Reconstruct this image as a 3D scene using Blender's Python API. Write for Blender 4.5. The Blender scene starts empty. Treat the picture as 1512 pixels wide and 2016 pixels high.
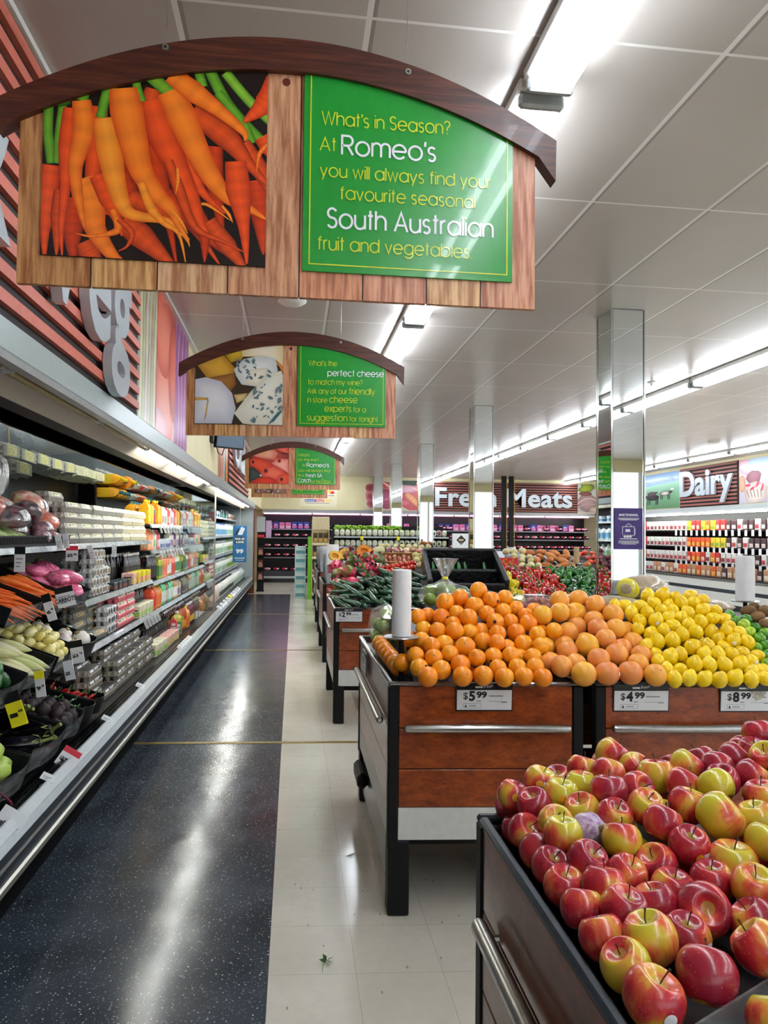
import bpy, bmesh, math, random
from mathutils import Vector, Matrix, Euler
random.seed(11)
R = math.radians
PI = math.pi
SC = bpy.context.scene
COL = SC.collection

# ---------------------------------------------------------------- camera
cam = bpy.data.cameras.new('camera')
cam.sensor_fit = 'VERTICAL'
cam.sensor_height = 36.0
cam.lens = 36.0 * 1397.0 / 2016.0
cam.clip_start = 0.05
cam.clip_end = 100
camo = bpy.data.objects.new('camera', cam)
COL.objects.link(camo)
_y, _p, _r = R(7.21), R(1.74), R(0.57)
_f = Vector((math.sin(_y) * math.cos(_p), math.cos(_y) * math.cos(_p), math.sin(_p)))
_rt = Vector((math.cos(_y), -math.sin(_y), 0))
_u = _rt.cross(_f)
_r2 = _rt * math.cos(_r) + _u * math.sin(_r)
_u2 = -_rt * math.sin(_r) + _u * math.cos(_r)
camo.matrix_world = Matrix(((_r2.x, _u2.x, -_f.x, 0), (_r2.y, _u2.y, -_f.y, 0), (_r2.z, _u2.z, -_f.z, 1.54), (0, 0, 0, 1)))
SC.camera = camo

# ---------------------------------------------------------------- world and exposure
w = bpy.data.worlds.new('world')
SC.world = w
w.use_nodes = True
w.node_tree.nodes['Background'].inputs[0].default_value = (0.9, 0.95, 1, 1)
w.node_tree.nodes['Background'].inputs[1].default_value = 0.3
SC.view_settings.view_transform = 'Standard'
SC.view_settings.look = 'None'
SC.view_settings.gamma = 1
SC.view_settings.use_curve_mapping = False
SC.view_settings.exposure = 0.45
TUBE_POWER = 26.0        # ceiling tubes
CASE_POWER = 55.0        # tubes inside the refrigerated cases
DAY_POWER = 0.8          # daylight shop front behind the camera
MEAT_POWER = 9.0         # pink tubes over the meat

# ---------------------------------------------------------------- materials
def H(h):
    h = h.lstrip('#')
    o = []
    for i in (0, 2, 4):
        c = int(h[i:i + 2], 16) / 255
        o.append(c / 12.92 if c <= 0.04045 else ((c + 0.055) / 1.055) ** 2.4)
    return (*o, 1)

_M = {}
class NT:
    def __init__(s, name):
        s.m = bpy.data.materials.new(name); s.m.use_nodes = True
        s.t = s.m.node_tree; s.n = s.t.nodes
        s.b = s.n['Principled BSDF']
    def add(s, typ, **k):
        n = s.n.new(typ)
        for a, v in k.items():
            if a.startswith('i_'):
                key = a[2:]
                n.inputs[int(key) if key.isdigit() else key.replace('_', ' ')].default_value = v
            else: setattr(n, a, v)
        return n
    def ln(s, a, b): s.t.links.new(a, b)
    def val(s, x): return x
    def math(s, op, a, b=0.0, c=None):
        n = s.n.new('ShaderNodeMath'); n.operation = op
        for i, x in enumerate((a, b) if c is None else (a, b, c)):
            if isinstance(x, (int, float)): n.inputs[i].default_value = x
            else: s.ln(x, n.inputs[i])
        return n.outputs[0]
    def mix(s, fac, a, b, bt='MIX'):
        n = s.n.new('ShaderNodeMix'); n.data_type = 'RGBA'; n.blend_type = bt
        for i, x in ((0, fac), (6, a), (7, b)):
            if isinstance(x, (int, float, tuple)): n.inputs[i].default_value = x
            else: s.ln(x, n.inputs[i])
        return n.outputs[2]
    def ramp(s, fac, stops):
        n = s.n.new('ShaderNodeValToRGB'); e = n.color_ramp.elements
        while len(e) < len(stops): e.new(0.5)
        for el, (p, c) in zip(e, stops): el.position = p; el.color = c
        s.ln(fac, n.inputs[0]); return n.outputs[0]
    def noise(s, scale, detail=3, vec=None, rough=0.5):
        n = s.n.new('ShaderNodeTexNoise'); n.inputs['Scale'].default_value = scale
        n.inputs['Detail'].default_value = detail; n.inputs['Roughness'].default_value = rough
        if vec is not None: s.ln(vec, n.inputs['Vector'])
        return n.outputs['Fac']
    def obj(s): return s.add('ShaderNodeTexCoord').outputs['Object']
    def mapping(s, vec, scale=(1, 1, 1), loc=(0, 0, 0)):
        n = s.n.new('ShaderNodeMapping'); n.inputs['Scale'].default_value = scale; n.inputs['Location'].default_value = loc
        s.ln(vec, n.inputs['Vector']); return n.outputs[0]
    def rnd(s): return s.add('ShaderNodeObjectInfo').outputs['Random']
    def bump(s, h, strength=0.2, dist=0.005):
        n = s.n.new('ShaderNodeBump'); n.inputs['Strength'].default_value = strength; n.inputs['Distance'].default_value = dist
        s.ln(h, n.inputs['Height']); s.ln(n.outputs[0], s.b.inputs['Normal'])
    def base(s, c):
        if isinstance(c, tuple): s.b.inputs['Base Color'].default_value = c
        else: s.ln(c, s.b.inputs['Base Color'])
    def rough(s, r):
        if isinstance(r, (int, float)): s.b.inputs['Roughness'].default_value = r
        else: s.ln(r, s.b.inputs['Roughness'])

def plain(name, hexc, rough=0.5, metal=0.0, var=0.06, scale=30, emit=None, power=0, coat=0, spec=None, trans=0):
    if name in _M: return _M[name]
    t = NT(name); c = H(hexc)
    if var:
        f = t.noise(scale, 2, t.obj())
        d = tuple(max(0, x * (1 - var * 2)) for x in c[:3]) + (1,); l = tuple(min(1, x * (1 + var)) for x in c[:3]) + (1,)
        t.base(t.ramp(f, [(0.3, d), (0.7, l)]))
    else: t.base(c)
    t.rough(rough); t.b.inputs['Metallic'].default_value = metal
    if coat: t.b.inputs['Coat Weight'].default_value = coat
    if spec is not None: t.b.inputs['Specular IOR Level'].default_value = spec
    if emit: t.b.inputs['Emission Color'].default_value = H(emit); t.b.inputs['Emission Strength'].default_value = power
    _M[name] = t.m
    return t.m

def vcol(name, rough=0.4, coat=0.0, spec=0.5, grain=0):
    if name in _M: return _M[name]
    t = NT(name); a = t.add('ShaderNodeVertexColor', layer_name='Col')
    c = a.outputs[0]
    if grain:
        f = t.noise(1.0, 5, t.mapping(t.obj(), (grain, grain, grain * 0.08)), 0.65)
        c = t.mix(t.ramp(f, [(0.40, (0.2, 0.2, 0.2, 1)), (0.60, (1, 1, 1, 1))]), t.mix(1.0, c, H('#a8744c'), 'MULTIPLY'), c)
    t.base(c); t.rough(rough); t.b.inputs['Coat Weight'].default_value = coat
    t.b.inputs['Specular IOR Level'].default_value = spec
    _M[name] = t.m
    return t.m

def film(name, tint='#ffffff', clear=0.75, rough=0.12):
    if name in _M: return _M[name]
    t = NT(name)
    tr = t.add('ShaderNodeBsdfTransparent'); gl = t.add('ShaderNodeBsdfGlossy'); gl.inputs['Roughness'].default_value = rough
    df = t.add('ShaderNodeBsdfDiffuse'); df.inputs[0].default_value = H(tint)
    gl.inputs[0].default_value = (0.9, 0.9, 0.9, 1)
    m1 = t.add('ShaderNodeMixShader'); m1.inputs[0].default_value = 0.45
    t.ln(gl.outputs[0], m1.inputs[1]); t.ln(df.outputs[0], m1.inputs[2])
    m2 = t.add('ShaderNodeMixShader')
    f = t.noise(18, 2, t.obj())
    t.ln(t.math('MULTIPLY_ADD', f, 0.35, clear - 0.17), m2.inputs[0])
    t.ln(m1.outputs[0], m2.inputs[1]); t.ln(tr.outputs[0], m2.inputs[2])
    t.ln(m2.outputs[0], t.n['Material Output'].inputs[0])
    _M[name] = t.m
    return t.m

# ---------------------------------------------------------------- mesh builder
class MB:
    def __init__(s): s.v = []; s.f = []; s.m = []; s.c = []; s.usec = False
    def add(s, vs, fs, m=0, col=None, cols=None):
        b = len(s.v); s.v += [tuple(p) for p in vs]
        for f in fs: s.f.append([b + i for i in f]); s.m.append(m)
        if cols is not None: s.c += [tuple(c) for c in cols]; s.usec = True
        else:
            if col is not None: s.usec = True
            s.c += [col or (1, 1, 1, 1)] * len(vs)
        return s
    def box(s, x0, x1, y0, y1, z0, z1, m=0, bev=0.0, col=None):
        if bev <= 0:
            vs = [(x, y, z) for x in (x0, x1) for y in (y0, y1) for z in (z0, z1)]
            return s.add(vs, [(0, 1, 3, 2), (4, 6, 7, 5), (0, 4, 5, 1), (2, 3, 7, 6), (0, 2, 6, 4), (1, 5, 7, 3)], m, col)
        b = min(bev, abs(x1 - x0) * .49, abs(y1 - y0) * .49, abs(z1 - z0) * .49)
        lo = (min(x0, x1), min(y0, y1), min(z0, z1)); hi = (max(x0, x1), max(y0, y1), max(z0, z1))
        vs = []; ix = {}
        for cx in (0, 1):
            for cy in (0, 1):
                for cz in (0, 1):
                    k = (cx, cy, cz); P = [hi[i] if k[i] else lo[i] for i in range(3)]; Q = [P[i] - b if k[i] else P[i] + b for i in range(3)]
                    for ax in range(3):
                        p = list(Q); p[ax] = P[ax]; ix[(k, ax)] = len(vs); vs.append(p)
        fs = []
        for ax in range(3):
            o = [i for i in range(3) if i != ax]
            for sd in (0, 1):
                ks = []
                for a, c in ((0, 0), (1, 0), (1, 1), (0, 1)):
                    k = [0, 0, 0]; k[ax] = sd; k[o[0]] = a; k[o[1]] = c; ks.append(ix[(tuple(k), ax)])
                fs.append(ks)
            for a in (0, 1):
                for c in (0, 1):
                    k0 = [0, 0, 0]; k0[o[0]] = a; k0[o[1]] = c; k1 = list(k0); k1[ax] = 1
                    fs.append([ix[(tuple(k0), o[0])], ix[(tuple(k1), o[0])], ix[(tuple(k1), o[1])], ix[(tuple(k0), o[1])]])
        for k in [(a, c, d) for a in (0, 1) for c in (0, 1) for d in (0, 1)]:
            fs.append([ix[(k, 0)], ix[(k, 1)], ix[(k, 2)]])
        return s.add(vs, fs, m, col)
    def lathe(s, prof, n=16, c=(0, 0, 0), axis='z', m=0, col=None, sx=1, sy=1, wob=None):
        vs = []; fs = []
        for i, (r, z) in enumerate(prof):
            for k in range(n):
                a = 2 * PI * k / n; rr = r * (wob(a, i / max(1, len(prof) - 1)) if wob else 1)
                x, y = rr * math.cos(a) * sx, rr * math.sin(a) * sy
                p = (x, y, z) if axis == 'z' else ((z, x, y) if axis == 'x' else (x, z, y))
                vs.append((p[0] + c[0], p[1] + c[1], p[2] + c[2]))
        for i in range(len(prof) - 1):
            for k in range(n):
                k2 = (k + 1) % n
                fs.append((i * n + k, i * n + k2, (i + 1) * n + k2, (i + 1) * n + k))
        if prof[0][0] > 1e-4: fs.append(tuple(reversed(range(n))))
        if prof[-1][0] > 1e-4: fs.append(tuple((len(prof) - 1) * n + k for k in range(n)))
        return s.add(vs, fs, m, col)
    def tube(s, pts, r, n=8, m=0, col=None, closed=False):
        pts = [Vector(p) for p in pts]; N = len(pts)
        rs = r if isinstance(r, (list, tuple)) else [r] * N
        vs = []; fs = []; up = None
        for i, p in enumerate(pts):
            d = (pts[min(i + 1, N - 1)] - pts[max(i - 1, 0)])
            d = d.normalized() if d.length > 1e-9 else Vector((0, 0, 1))
            if up is None:
                up = Vector((0, 0, 1)) if abs(d.z) < 0.9 else Vector((1, 0, 0))
            a = d.cross(up).normalized(); up = a.cross(d).normalized()
            for k in range(n):
                t = 2 * PI * k / n
                q = p + (a * math.cos(t) + up * math.sin(t)) * rs[i]; vs.append(q[:])
        for i in range(N - 1):
            for k in range(n):
                k2 = (k + 1) % n
                fs.append((i * n + k, i * n + k2, (i + 1) * n + k2, (i + 1) * n + k))
        fs.append(tuple(reversed(range(n)))); fs.append(tuple((N - 1) * n + k for k in range(n)))
        return s.add(vs, fs, m, col)
    def ball(s, c=(0, 0, 0), r=1, sc=(1, 1, 1), seg=14, rings=9, m=0, col=None, f=None):
        vs = [(c[0], c[1], c[2] - r * sc[2])]; fs = []
        for i in range(1, rings):
            ph = -PI / 2 + PI * i / rings
            for k in range(seg):
                a = 2 * PI * k / seg
                d = Vector((math.cos(ph) * math.cos(a), math.cos(ph) * math.sin(a), math.sin(ph)))
                q = r * (f(d) if f else 1)
                vs.append((c[0] + d.x * q * sc[0], c[1] + d.y * q * sc[1], c[2] + d.z * q * sc[2]))
        vs.append((c[0], c[1], c[2] + r * sc[2])); T = len(vs) - 1
        for k in range(seg):
            fs.append((0, 1 + (k + 1) % seg, 1 + k)); b = 1 + (rings - 2) * seg
            fs.append((T, b + k, b + (k + 1) % seg))
        for i in range(rings - 2):
            for k in range(seg):
                k2 = (k + 1) % seg
                fs.append((1 + i * seg + k, 1 + i * seg + k2, 1 + (i + 1) * seg + k2, 1 + (i + 1) * seg + k))
        return s.add(vs, fs, m, col)
    def prism(s, poly, ax, d0, d1, m=0, col=None):
        # poly in the two other axes, in order (x,y)/(x,z)/(y,z)
        def P(a, b, d): return {'z': (a, b, d), 'y': (a, d, b), 'x': (d, a, b)}[ax]
        n = len(poly); vs = [P(a, b, d0) for a, b in poly] + [P(a, b, d1) for a, b in poly]
        fs = [tuple(reversed(range(n))), tuple(range(n, 2 * n))] + [(i, (i + 1) % n, n + (i + 1) % n, n + i) for i in range(n)]
        return s.add(vs, fs, m, col)
    def xf(s, M, start=0):
        for i in range(start, len(s.v)): s.v[i] = (M @ Vector(s.v[i]))[:]
        return s
    def fn(s, f, start=0):
        for i in range(start, len(s.v)): s.v[i] = f(*s.v[i])
        return s
    def build(s, name, mats, parent=None, smooth=35, loc=None, rot=None):
        me = bpy.data.meshes.new(name)
        me.from_pydata(s.v, [], s.f)
        mats = mats if isinstance(mats, (list, tuple)) else [mats]
        for q in mats: me.materials.append(q)
        if len(mats) > 1: me.polygons.foreach_set('material_index', s.m)
        if s.usec:
            at = me.color_attributes.new('Col', 'FLOAT_COLOR', 'POINT')
            at.data.foreach_set('color', [x for c in s.c for x in c])
        bm = bmesh.new(); bm.from_mesh(me); bmesh.ops.recalc_face_normals(bm, faces=bm.faces); bm.to_mesh(me); bm.free()
        if smooth:
            me.shade_smooth(); me.set_sharp_from_angle(angle=R(smooth))
        me.update()
        o = bpy.data.objects.new(name, me); COL.objects.link(o)
        if parent is not None: o.parent = parent
        if loc is not None: o.location = loc
        if rot is not None: o.rotation_euler = rot
        return o

def tag(o, label=None, cat=None, group=None, kind=None):
    if label: o['label'] = label
    if cat: o['category'] = cat
    if group: o['group'] = group
    if kind: o['kind'] = kind
    return o
def thing(name, label, cat, loc=(0, 0, 0), rz=0, group=None, rot=None):
    o = bpy.data.objects.new(name, None); COL.objects.link(o); o.empty_display_size = 0.05
    o.location = loc; o.rotation_euler = rot or (0, 0, rz)
    return tag(o, label, cat, group)
def _copy(o, parent):
    c = o.copy(); COL.objects.link(c); c.parent = parent
    for ch in CH.get(o.name, ()): _copy(ch, c)
    return c
CH = {}
def freeze(o):
    CH[o.name] = [c for c in COL.objects if c.parent == o]
    for c in CH[o.name]: CH[c.name] = [d for d in COL.objects if d.parent == c]
class Kind:
    """one built thing; the first placing moves it, later placings copy it with its parts"""
    def __init__(s, root): s.root = root; s.used = False; freeze(root)
    def put(s, loc, rot=(0, 0, 0), label=None, group=None, sc=1.0, cat=None):
        o = s.root
        if s.used: o = _copy(s.root, None)
        s.used = True
        o.location = loc; o.rotation_euler = rot; o.scale = (sc, sc, sc) if isinstance(sc, (int, float)) else sc
        tag(o, label, cat, group)
        return o
_OW = 'zeroth first second third fourth fifth sixth seventh eighth ninth tenth eleventh twelfth thirteenth fourteenth fifteenth sixteenth seventeenth eighteenth nineteenth twentieth'.split()
def od(n):
    if n <= 20: return _OW[n]
    t = {2: 'twenty', 3: 'thirty', 4: 'forty', 5: 'fifty', 6: 'sixty', 7: 'seventy', 8: 'eighty', 9: 'ninety'}[n // 10 % 10]
    return (t + '-' + _OW[n % 10]) if n % 10 else (t[:-1] + 'ieth')
def struct(o): o['kind'] = 'structure'; return o

# ---------------------------------------------------------------- lettering
_TC = {}
def letters(txt, size=1.0, ext=0.0, bold=0.0, spacing=1.0):
    k = (txt, size, ext, bold, spacing)
    if k not in _TC:
        cu = bpy.data.curves.new('lettering', 'FONT'); cu.body = txt; cu.size = size; cu.extrude = ext; cu.offset = bold
        cu.resolution_u = 4; cu.space_character = spacing
        o = bpy.data.objects.new('lettering', cu); COL.objects.link(o)
        dg = bpy.context.evaluated_depsgraph_get()
        me = bpy.data.meshes.new_from_object(o.evaluated_get(dg))
        _TC[k] = ([v.co[:] for v in me.vertices], [tuple(p.vertices) for p in me.polygons])
        bpy.data.objects.remove(o); bpy.data.curves.remove(cu); bpy.data.meshes.remove(me)
    return _TC[k]
def put_text(mb, txt, org, xd, yd, size, bold=0.0, ext=0.0, width=None, align='l', m=0, col=None, spacing=1.0):
    """Bfont lettering laid from org along unit vectors xd (reading) and yd (up)"""
    vs, fs = letters(txt, size, ext, bold, spacing)
    if not vs: return 0
    x0 = min(v[0] for v in vs); x1 = max(v[0] for v in vs); k = (width / (x1 - x0)) if width else 1.0
    W = (x1 - x0) * k; sh = {'l': 0, 'c': -W / 2, 'r': -W}[align]
    xd = Vector(xd); yd = Vector(yd); zd = xd.cross(yd); o = Vector(org)
    mb.add([(o + xd * ((v[0] - x0) * k + sh) + yd * v[1] + zd * v[2])[:] for v in vs], fs, m, col)
    return W
def _arc(cx, cy, r, a0, a1, n=16, ry=None):
    return [(cx + r * math.cos(R(a0 + (a1 - a0) * i / n)), cy + (ry or r) * math.sin(R(a0 + (a1 - a0) * i / n))) for i in range(n + 1)]
XH = 0.73; RR = XH / 2
_ring = _arc(RR, RR, RR, 0, 360, 28)
GL = {
 'a': (XH, [_ring, [(XH, 0), (XH, XH)]]), 'b': (XH, [_ring, [(0, 0), (0, 1)]]), 'c': (.66, [_arc(RR, RR, RR, 42, 318, 24)]),
 'd': (XH, [_ring, [(XH, 0), (XH, 1)]]), 'e': (XH, [_arc(RR, RR, RR, 0, 318, 26), [(0, RR), (XH, RR)]]),
 'f': (.32, [[(.13, 0), (.13, .8)] + _arc(.3, .8, .17, 180, 95, 8), [(0, XH), (.32, XH)]]),
 'g': (XH, [_ring, [(XH, XH), (XH, .05)] + _arc(RR, .05, RR, 0, -150, 16, .33)]),
 'h': (.58, [[(0, 0), (0, 1)], _arc(.29, XH - .29, .29, 180, 0, 14) + [(.58, 0)]]), 'i': (0, [[(0, 0), (0, XH)], [(0, .9), (0, .99)]]),
 'l': (0, [[(0, 0), (0, 1)]]), 'k': (.5, [[(0, 0), (0, 1)], [(.48, XH), (.02, .34)], [(.12, .42), (.5, 0)]]),
 'm': (.98, [[(0, 0), (0, XH)], _arc(.245, XH - .245, .245, 180, 0, 12) + [(.49, 0)], _arc(.735, XH - .245, .245, 180, 0, 12) + [(.98, 0)]]),
 'n': (.58, [[(0, 0), (0, XH)], _arc(.29, XH - .29, .29, 180, 0, 14) + [(.58, 0)]]), 'o': (XH, [_ring]),
 'p': (XH, [_ring, [(0, -.27), (0, XH)]]), 'r': (.28, [[(0, 0), (0, XH)], _arc(.27, XH - .27, .27, 180, 88, 8)]),
 's': (.44, [_arc(.22, .545, .185, 30, 270, 14) + _arc(.22, .185, .185, 90, -150, 14)]),
 't': (.3, [[(.14, 0), (.14, 1)], [(0, XH), (.3, XH)]]),
 'u': (.58, [[(0, XH)] + _arc(.29, .29, .29, 180, 360, 14) + [(.58, XH)], [(.58, XH), (.58, 0)]]),
 'v': (.56, [[(0, XH), (.28, 0), (.56, XH)]]), 'w': (.86, [[(0, XH), (.22, 0), (.43, XH), (.64, 0), (.86, XH)]]),
 'x': (.52, [[(0, XH), (.52, 0)], [(.52, XH), (0, 0)]]), 'y': (.58, [[(0, XH), (.29, 0)], [(.58, XH), (.17, -.27)]]),
 'A': (.76, [[(0, 0), (.38, 1), (.76, 0)], [(.13, .33), (.63, .33)]]), 'C': (.86, [_arc(.5, .5, .5, 42, 318, 24)]),
 'D': (.72, [[(0, 0), (0, 1), (.22, 1)] + _arc(.22, .5, .5, 90, -90, 18) + [(0, 0)]]),
 'R': (.6, [[(0, 0), (0, 1), (.32, 1)] + _arc(.32, .74, .26, 90, -90, 12) + [(0, .48)], [(.3, .48), (.6, 0)]]),
 'S': (.54, [_arc(.27, .755, .245, 25, 270, 16) + _arc(.27, .255, .255, 90, -155, 16)]),
 'W': (1.1, [[(0, 1), (.28, 0), (.55, 1), (.82, 0), (1.1, 1)]]),
 '?': (.46, [_arc(.23, .77, .23, 170, -60, 14) + [(.23, .45), (.23, .25)], [(.23, .0), (.23, .08)]]),
 "'": (.0, [[(0, .74), (.03, 1)]]), '.': (.0, [[(0, 0), (0, .08)]]), ' ': (.2, []),
}
def ribbon2d(pts, w):
    """flat stroke of width w along a 2-D polyline -> verts, faces"""
    n = len(pts); L = []; closed = n > 3 and math.hypot(pts[0][0] - pts[-1][0], pts[0][1] - pts[-1][1]) < 1e-6
    for i in range(n):
        if closed: a, c = pts[i - 1 if i > 0 else n - 2], pts[i + 1 if i < n - 1 else 1]
        else: a, c = pts[max(0, i - 1)], pts[min(n - 1, i + 1)]
        p = pts[i]
        d1 = Vector((p[0] - a[0], p[1] - a[1])); d2 = Vector((c[0] - p[0], c[1] - p[1]))
        if d1.length < 1e-9: d1 = d2
        if d2.length < 1e-9: d2 = d1
        d1.normalize(); d2.normalize(); t = d1 + d2
        if t.length < 1e-6: t = d1
        t.normalize(); nn = Vector((-t.y, t.x)); k = 1 / max(0.45, nn.dot(Vector((-d1.y, d1.x))))
        L.append((p[0] + nn.x * w / 2 * k, p[1] + nn.y * w / 2 * k)); L.append((p[0] - nn.x * w / 2 * k, p[1] - nn.y * w / 2 * k))
    return L, [(2 * i, 2 * i + 1, 2 * i + 3, 2 * i + 2) for i in range(n - 1)]
def geo_text(mb, txt, org, cap, width=None, wt=0.095, y=0.0, col=None, m=0):
    """round geometric lettering in the XZ plane, base line from org=(x,z)"""
    pen = 0; P = []; gap = 0.17
    for ch in txt:
        adv, st = GL[ch]
        for s_ in st:
            P.append([(pen + a, b) for a, b in s_])
        pen += adv + gap
    W = pen - gap; sx = (width / W) if width else cap
    for q, s_ in enumerate(P):
        L, F = ribbon2d([(a * sx, b * cap) for a, b in s_], wt * cap)
        mb.add([(org[0] + a, y - .00025 * (q % 4), org[1] + b) for a, b in L], F, m, col)
    return W * sx
def ribbon(mb, pts, ws, y, mid, edge, nseg=14):
    """a soft shaded tapered band of print in the XZ plane: pts are (x,z), ws widths, colours across"""
    # Catmull-Rom
    Q = []; n = len(pts)
    for i in range(n - 1):
        p0 = pts[max(0, i - 1)]; p1 = pts[i]; p2 = pts[i + 1]; p3 = pts[min(n - 1, i + 2)]
        S = max(2, nseg // (n - 1))
        for k in range(S + (1 if i == n - 2 else 0)):
            t = k / S
            f = lambda a, b, c, d: 0.5 * (2 * b + (c - a) * t + (2 * a - 5 * b + 4 * c - d) * t * t + (3 * b - a - 3 * c + d) * t ** 3)
            Q.append((f(p0[0], p1[0], p2[0], p3[0]), f(p0[1], p1[1], p2[1], p3[1]), ws[i] + (ws[i + 1] - ws[i]) * t))
    vs = []; cs = []; fs = []; K = 5
    offs = (-1, -.55, 0, .55, 1); sh = (1, .35, 0, .35, 1)
    for i, (x, z, wd) in enumerate(Q):
        a = Q[max(0, i - 1)]; b = Q[min(len(Q) - 1, i + 1)]
        tx, tz = b[0] - a[0], b[1] - a[1]; l = math.hypot(tx, tz) or 1
        nx, nz = -tz / l, tx / l
        rip = 1 + 0.10 * math.sin(i * 2.3)
        for o_, q in zip(offs, sh):
            vs.append((x + nx * wd / 2 * o_, y, z + nz * wd / 2 * o_))
            cs.append(tuple((mid[j] * (1 - q) + edge[j] * q) * (rip if j < 3 else 1) for j in range(4)))
    for i in range(len(Q) - 1):
        for k in range(K - 1): fs.append((i * K + k, i * K + k + 1, (i + 1) * K + k + 1, (i + 1) * K + k))
    mb.add(vs, fs, 0, None, cs)
def blob(mb, poly, y, mid, edge):
    """flat print patch: fan from the centre, colour from mid to edge"""
    cx = sum(p[0] for p in poly) / len(poly); cz = sum(p[1] for p in poly) / len(poly)
    n = len(poly); vs = [(cx, y, cz)] + [((p[0] + cx) / 2, y, (p[1] + cz) / 2) for p in poly] + [(p[0], y, p[1]) for p in poly]
    md = tuple((mid[j] * .75 + edge[j] * .25) for j in range(4))
    fs = [(0, 1 + i, 1 + (i + 1) % n) for i in range(n)] + [(1 + i, 1 + n + i, 1 + n + (i + 1) % n, 1 + (i + 1) % n) for i in range(n)]
    mb.add(vs, fs, 0, None, [mid] + [md] * n + [edge] * n)
def ell(cx, cz, rx, rz, n=18, rot=0, wob=0, seed=1):
    rr = random.Random(seed); o = []
    for i in range(n):
        a = 2 * PI * i / n; k = 1 + wob * (rr.random() - .5)
        x, z = rx * math.cos(a) * k, rz * math.sin(a) * k
        o.append((cx + x * math.cos(rot) - z * math.sin(rot), cz + x * math.sin(rot) + z * math.cos(rot)))
    return o

# ---------------------------------------------------------------- common materials
SHEAR = 0.09
def m_floor():
    t = NT('floor_tiles')
    g = t.add('ShaderNodeNewGeometry').outputs['Position']
    sp = t.add('ShaderNodeSeparateXYZ'); t.ln(g, sp.inputs[0]); x, y = sp.outputs[0], sp.outputs[1]
    ys = t.math('MULTIPLY_ADD', x, 0.08, y)
    # cream vinyl tiles
    def seam(v, off):
        fr = t.math('FRACT', t.math('DIVIDE', t.math('ADD', v, off), 0.3048))
        return t.math('LESS_THAN', t.math('ABSOLUTE', t.math('SUBTRACT', fr, 0.5)), 0.0045)
    sm = t.math('MAXIMUM', seam(x, 0.068 + 0.1524 + 6.096), seam(ys, 0.05 + 6.096))
    mp = t.mapping(g, (1, 1, 1))
    n1 = t.noise(1.6, 3, mp); n2 = t.noise(22, 3, mp, 0.7)
    cream = t.ramp(n1, [(0.3, H('#c9c4b6')), (0.7, H('#dedacd'))])
    cream = t.mix(t.ramp(n2, [(0.35, (0, 0, 0, 1)), (0.75, (0.25, 0.25, 0.25, 1))]), cream, H('#b7b09f'))
    vo = t.add('ShaderNodeTexVoronoi'); vo.inputs['Scale'].default_value = 38; t.ln(t.mapping(g, (1, 0.45, 1)), vo.inputs['Vector'])
    vs = t.add('ShaderNodeSeparateColor'); t.ln(vo.outputs['Color'], vs.inputs[0])
    fl = t.math('MULTIPLY', t.math('LESS_THAN', vo.outputs['Distance'], 0.15), t.math('GREATER_THAN', vs.outputs[0], 0.90))
    cream = t.mix(t.math('MULTIPLY', fl, 0.55), cream, H('#5d574c'))
    cream = t.mix(t.math('MULTIPLY', sm, 0.45), cream, H('#8b8577'))
    # dark terrazzo lane
    d1 = t.noise(3.0, 4, mp); dark = t.ramp(d1, [(0.3, H('#2c333a')), (0.7, H('#434b55'))])
    for sc, th, cc in ((85, 0.24, '#bfc8cc'), (150, 0.28, '#8f9ca2'), (46, 0.13, '#dfe6e5')):
        v = t.add('ShaderNodeTexVoronoi'); v.inputs['Scale'].default_value = sc; t.ln(mp, v.inputs['Vector'])
        q = t.add('ShaderNodeSeparateColor'); t.ln(v.outputs['Color'], q.inputs[0])
        k = t.math('MULTIPLY', t.math('LESS_THAN', v.outputs['Distance'], th), t.math('GREATER_THAN', q.outputs[1], 0.62))
        dark = t.mix(t.math('MULTIPLY', k, q.outputs[0]), dark, H(cc))
    isd = t.math('MULTIPLY', t.math('LESS_THAN', x, -0.068), t.math('LESS_THAN', y, 17.94))
    t.base(t.mix(isd, cream, dark))
    rn = t.noise(5.0, 4, mp)
    ro = t.math('MULTIPLY_ADD', rn, 0.14, 0.09)
    t.rough(t.math('MULTIPLY_ADD', isd, 0.015, ro))
    t.ln(t.math('MULTIPLY_ADD', isd, -0.22, 0.5), t.b.inputs['Specular IOR Level'])
    wv = t.noise(2.4, 2, t.mapping(g, (1, 0.6, 1)))
    t.bump(t.math('ADD', t.math('MULTIPLY', wv, 1.0), t.math('MULTIPLY', sm, -0.12)), 0.16, 0.03)
    return t.m
def m_ceiling():
    t = NT('ceiling_tiles')
    g = t.add('ShaderNodeNewGeometry').outputs['Position']
    sp = t.add('ShaderNodeSeparateXYZ'); t.ln(g, sp.inputs[0]); x, y = sp.outputs[0], sp.outputs[1]
    def line(v, off, per, wd):
        fr = t.math('FRACT', t.math('DIVIDE', t.math('ADD', v, off), per))
        return t.math('LESS_THAN', t.math('ABSOLUTE', t.math('SUBTRACT', fr, 0.5)), wd)
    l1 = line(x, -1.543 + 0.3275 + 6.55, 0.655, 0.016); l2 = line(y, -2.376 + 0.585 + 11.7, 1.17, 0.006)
    sh = line(x, -1.543 + 0.3275 + 6.55 - 0.016, 0.655, 0.014)  # thin shadow beside each grid bar, painted into the tile colour
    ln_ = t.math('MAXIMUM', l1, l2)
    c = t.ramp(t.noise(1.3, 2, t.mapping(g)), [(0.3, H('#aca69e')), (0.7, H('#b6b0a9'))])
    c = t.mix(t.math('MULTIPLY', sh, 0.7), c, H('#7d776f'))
    t.base(t.mix(ln_, c, H('#dedcd7')))
    t.rough(0.32)
    t.bump(ln_, 0.5, 0.01)
    return t.m
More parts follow.
